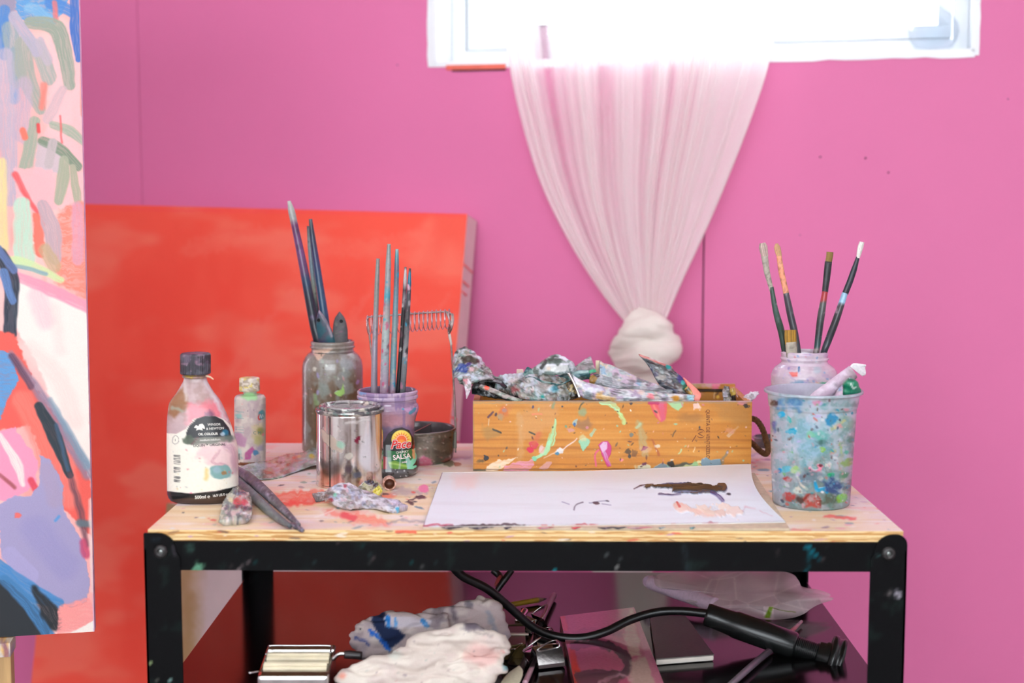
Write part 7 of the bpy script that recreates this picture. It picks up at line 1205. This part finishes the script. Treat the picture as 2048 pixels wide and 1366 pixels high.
# ---- binder clips
def clip(label, px, py, rot, s_=1.0, lift=0):
    """binder clip: sprung triangular spine and two wire arms"""
    c = sp3(px, py); r = thing('binder_clip', c, label, 'binder clip'); L_ = .026 * s_; H = .017 * s_; D = .013 * s_
    ca, sa = math.cos(rot), math.sin(rot); e1 = np.array([ca, sa, 0]); e2 = np.array([-sa, ca, 0]); o = c + UZ * (.001 + lift)
    prof = [(-.35 * D, H), (-.95 * D, .25 * H), (-1.0 * D, .06 * H), (-.8 * D, 0), (.8 * D, 0), (1.0 * D, .06 * H), (.95 * D, .25 * H), (.35 * D, H)]
    prof2 = [(p * .9, q * .94 + .0009) for p, q in prof[::-1]]; ring = prof + prof2; V = []
    for t in (-.5, .5): V += [o + e1 * L_ * t + e2 * p + UZ * q for p, q in ring]
    m = len(ring); Fc = [[i, (i + 1) % m, m + (i + 1) % m, m + i] for i in range(m)]; k = len(prof)
    for off in (0, m):
        for i in range(k - 1): f = [off + i, off + i + 1, off + m - 2 - i, off + m - 1 - i]; Fc.append(f)
    fixn(make('clip_spine', V, Fc, CHR, r, False))
    for sg, up_ in ((-1, .62), (1, -.25)):
        tip = np.array([0, 0, 1]) * .030 * s_ * up_ + e2 * sg * .024 * s_
        tip = tip * .62; b0 = o + e2 * sg * .34 * D + UZ * H; P = [b0 + e1 * L_ * .40, b0 + e1 * L_ * .34 + tip * .35, b0 + e1 * L_ * .16 + tip * .85, b0 + tip, b0 - e1 * L_ * .16 + tip * .85, b0 - e1 * L_ * .34 + tip * .35, b0 - e1 * L_ * .40]
        P = [np.array([q[0], q[1], max(q[2], SH + .0012)]) for q in P]; tubeline('wire_arm', P, .0009, CHR, r, n=40)
    return r
clip('silver binder clip nearest the pink packet, standing on its spine', 1094, 1330, .35, 1.35); clip('silver binder clip lying against the steel tube behind the cable', 1068, 1262, 2.2, 1.1)
clip('silver binder clip at the front, left of the steel tube', 1046, 1326, 1.2, 1.2); clip('silver binder clip with raised arm beneath the cable', 1088, 1290, .3, 1.0)
# ---- pink packet, notebook
def slabq(name, cat, label, part, q, h0, h1, base, fn, mat, edge):
    c = np.mean(q, axis=0); r = thing(name, (c[0], c[1], SH), label, cat); n, m = 110, 90
    u = np.linspace(0, 1, m)[None, :, None]; v = np.linspace(0, 1, n)[:, None, None]; G = (q[0] * (1 - u) + q[1] * u) * (1 - v) + (q[3] * (1 - u) + q[2] * u) * v
    pt = Paint(*proj(G.reshape(-1, 3)), base); fn(pt); fixn(make(part, G.reshape(-1, 3) + UZ * .0004, gridF(n, m), mat, r, True, pt))
    bm = bmesh.new(); hexa_bm(bm, [flatq(p, SH + h0) for p in q], [flatq(p, SH + h1) for p in q]); from_bm('packet_sides', bm, edge, r); return r
hp = .014; qp = [sp3(1120, 1233, hp), sp3(1268, 1215, hp), sp3(1331, 1376, hp), sp3(1152, 1380, hp)]
def packf(p):
    p.tint((176, 92, 116), 30, 20, .45, .65, .6, 3); p.poly([(1118, 1234), (1130, 1233), (1136, 1262), (1126, 1262)], (226, 70, 50), .9, 1.5, 1.5, 3); p.poly([(1138, 1296), (1150, 1300), (1160, 1345), (1158, 1380), (1146, 1366)], (222, 66, 46), .9, 2, 2, 4)
    p.stroke([(1150, 1292), (1200, 1288), (1245, 1308), (1258, 1335), (1240, 1350), (1190, 1346), (1158, 1352)], 8, (60, 44, 56), .9, 3, 3, .2, 5); p.poly([(1150, 1345), (1240, 1345), (1235, 1400), (1160, 1400)], (84, 56, 66), .8, 6, 5, 6); p.poly([(1258, 1218), (1264, 1218), (1284, 1312), (1262, 1316), (1248, 1270)], (206, 182, 160), .85, 3, 4, 7, streak=.2); p.poly([(1258, 1320), (1300, 1310), (1345, 1400), (1262, 1405)], (196, 174, 158), .85, 6, 5, 8)
    p.poly([(1268, 1216), (1274, 1216), (1345, 1405), (1322, 1400), (1285, 1300)], (196, 110, 140), .8, 2, 2, 9); p.stroke([(1150, 1268), (1200, 1262), (1240, 1268)], 6, (130, 72, 100), .6, 4, 3, .4); p.stroke([(1200, 1366), (1240, 1350), (1262, 1360)], 4, (220, 170, 176), .6, 3, 3, .4)
slabq('pink_packet', 'packet', 'glossy pink packet with dark ring marks and cream patches lying under the cable', 'packet_face', qp, .0006, hp, (184, 88, 116), packf, vm('packet_film', .16, bump=.1, coat=.6), pm('packet_side', (90, 40, 50), .3))
qn = [sp3(1300, 1232, .009), sp3(1371, 1232, .009), sp3(1428, 1309, .009), sp3(1312, 1318, .009)]
slabq('notebook', 'notebook', 'dark grey notebook with pale page edges right of the pink packet', 'cover', qn, .0076, .009, (74, 66, 66), lambda p: p.tint((66, 58, 60), 20, 20, .5, .7, .6, 2), vm('notebook_cover', .4, bump=.1), pm('cover_edge', (120, 112, 108), .5))
nb = bpy.data.objects['notebook']; qi = [q + 0 for q in qn]; bm = bmesh.new(); hexa_bm(bm, [flatq(p, SH + .0008) for p in qn], [flatq(p, SH + .0075) for p in qn]); from_bm('page_block', bm, pm('page_edges', (226, 216, 206), .7, var=.05), nb, bev=.0022)
# ---- cable with socket
CBM = pm('black_cable', (14, 14, 16), .35, var=.2); RUB = pm('black_bakelite', (22, 24, 24), .26, var=.25, scale=30, bump=.05)
cb = thing('corded_socket', sp3(1500, 1300), 'black cable ending in a cylindrical lamp socket with threaded collar and flange', 'lamp socket')
cp_ = [pY(896, 1122, 1.74), pY(925, 1152, 1.75), pY(975, 1178, 1.765), pY(1020, 1215, 1.78), pY(1065, 1254, 1.79), pY(1110, 1272, 1.795), pY(1160, 1276, 1.795), pY(1210, 1264, 1.80), pY(1260, 1240, 1.81), pY(1310, 1225, 1.815), pY(1360, 1222, 1.81), pY(1422, 1228, 1.80)]
tubeline('cable', cp_, .0056, CBM, cb, segs=14, n=160)
def turned(name, stations, mat, parent, segs=44, tex=None):
    P = np.array([pY(x, y, Y) for x, y, Y, w in stations]); W = np.array([w * mpp(q) for q, (x, y, Y, w) in zip(P, stations)]); ax = P[-1] - P[0]; ax /= np.linalg.norm(ax); e1 = np.cross(ax, UZ); e1 /= np.linalg.norm(e1); e2 = np.cross(ax, e1)
    V = [p + (e1 * math.cos(a) + e2 * math.sin(a)) * w for p, w in zip(P, W) for a in np.linspace(0, 2 * math.pi, segs, endpoint=False)]
    return fixn(make(name, V, gridF(len(P), segs, True).tolist() + [list(range(segs)), [(len(P) - 1) * segs + i for i in range(segs)]], mat, parent, True))
def along(a, b, ts): return [(a[0] + (b[0] - a[0]) * t, a[1] + (b[1] - a[1]) * t, a[2] + (b[2] - a[2]) * t, w) for t, w in ts]
Sa, Sb = (1412, 1228, 1.805), (1590, 1292, 1.775)
turned('socket_grip', along(Sa, Sb, [(0, 17), (.001, 22), (.03, 23), (.12, 23), (.30, 25), (.33, 27), (.98, 27), (1, 25), (1.001, 18)]), RUB, cb)
st_ = []
for k in range(14): t = k / 14; st_ += [(t, 21.5), (t + .02, 21.5), (t + .035, 19), (t + .055, 19)]
turned('threaded_collar', along((1584, 1290, 1.776), (1634, 1307, 1.768), [(a_, b_) for a_, b_ in st_] + [(1, 20)]), RUB, cb)
turned('flange_neck', along((1632, 1306, 1.768), (1660, 1316, 1.764), [(0, 20), (.1, 25), (.5, 26), (.6, 30), (.9, 30), (1, 34)]), RUB, cb)
turned('flange', along((1655, 1314, 1.764), (1684, 1324, 1.760), [(0, 34), (.05, 44), (.25, 47), (.4, 47), (.45, 43), (.7, 43), (.75, 46), (.95, 45), (1, 40)]), RUB, cb)
# black cord clip behind
ck = thing('cable_clamp', sp3(1000, 1190, .03), 'short black clamp with a painted pink glint hanging behind the cable', 'clamp')
rod('clamp_arm', [(1024, 1140, 1.93), (1010, 1158, 1.925), (996, 1178, 1.92), (985, 1196, 1.915)], [6, 7, 6, 3], vm('clamp_black', .35), ck, base=(24, 20, 22)); rod('clamp_jaw', [(986, 1140, 1.95), (1000, 1152, 1.945), (1008, 1158, 1.93)], [7, 7, 5], vm('clamp_black', .35), ck, base=(20, 18, 20)); rod('clamp_glint', [(990, 1172, 1.915), (996, 1160, 1.92), (1001, 1152, 1.925)], [2.5, 4, 3], vm('clamp_black', .35), ck, base=(150, 60, 60))  # small reddish piece added as a painted highlight on the black clamp
# ---- plastic bag and roll
rl = thing('paper_roll', sp3(1320, 1180), 'pale lilac paper roll poking out of the plastic bag', 'roll')
rod('roll', [(1296, 1163, 2.02), (1302, 1165, 2.02), (1350, 1182, 1.985), (1430, 1210, 1.93)], [9, 14, 15, 15], vm('roll_paper', .6), rl, base=(206, 180, 200))
bg_ = thing('plastic_bag', sp3(1480, 1215), 'crumpled translucent plastic bag with a green mark at the back right of the shelf', 'plastic bag')
rng = np.random.RandomState(5)
out = [(1306, 1152), (1330, 1146), (1400, 1138), (1470, 1128), (1540, 1136), (1588, 1150), (1602, 1172), (1640, 1180), (1661, 1191), (1630, 1203), (1604, 1220), (1578, 1230), (1535, 1234), (1480, 1226), (1420, 1218), (1370, 1196), (1345, 1176), (1312, 1168)]
cx_, cy_ = 1480, 1185; nb_, nr = 200, 60
O = catmull(out + [out[0]], nb_); V = np.zeros((nr, nb_, 3))
for i, t in enumerate(np.linspace(0.02, 1, nr)):
    for j in range(nb_):
        x, y = cx_ + (O[j, 0] - cx_) * t, cy_ + (O[j, 1] - cy_) * t; base_Y = zs(x, max(y, 1165), .0); hgt = .022 * (1 - t ** 3)
        V[i, j] = pY(x, y, 1.965 - .0 + (1205 - y) * .0010 - hgt * 1.4)
def env(u, v, seed, k=22, g=.55):
    R = np.random.RandomState(seed); P = R.rand(k, 2) * [380, 120] + [1290, 1120]; G_ = R.randn(k, 2) * [g, g * 2.2]
    return np.sort(np.stack([(u - P[q, 0]) * G_[q, 0] * .5 + (v - P[q, 1]) * G_[q, 1] * .5 - .0035 * ((u - P[q, 0]) ** 2 + 4 * (v - P[q, 1]) ** 2) for q in range(k)]), 0)
U, W_ = proj(V.reshape(-1, 3)); e1_ = env(U, W_, 3); e2_ = env(U, W_, 11, 16); disp = np.clip((e1_[-1] - e2_[-1]) * .00055 + .008, -.004, .03)
rdg = np.exp(-(e1_[-1] - e1_[-2]) / .8) * .8 + np.exp(-(e2_[-1] - e2_[-2]) / .8) * .6
Vd = V.reshape(-1, 3).copy(); Vd[:, 1] -= disp; Vd[:, 2] = np.maximum(Vd[:, 2], SH + .001)
back = V.reshape(-1, 3).copy(); back[:, 1] += .03 * (1 - np.repeat(np.linspace(0.02, 1, nr), nb_) ** 2); back[:, 2] = np.maximum(back[:, 2], SH + .001)
AV = np.vstack([Vd, back]); pt = Paint(*proj(AV), (222, 206, 208)); pt.A[:] = .58; pt.A[:len(rdg)] += .25 * rdg; pt.A[:len(rdg)] += .12 * (fbm(U / 40, W_ / 30, 4, 2) - .5) * 2; pt.G[:] = .75
pt.poly([(1538, 1214), (1546, 1214), (1540, 1236), (1528, 1236)], (128, 170, 30), .95, .8, .5, 2); pt.A[(pt.U > 1527) & (pt.U < 1547) & (pt.V > 1213)] = .95; pt.stroke([(1546, 1216), (1570, 1222), (1592, 1224)], .9, (130, 140, 60), .9, .7, .5); pt.A = np.clip(pt.A, 0, 1)
make('bag_film', AV, gridF(nr, nb_, True).tolist() + gridF(nr, nb_, True, nr * nb_)[:, ::-1].tolist(), vm('bag_film', .3, bump=.1, bscale=300, var=.03, coat=.3, alpha=True, transl=.3), bg_, True, pt)
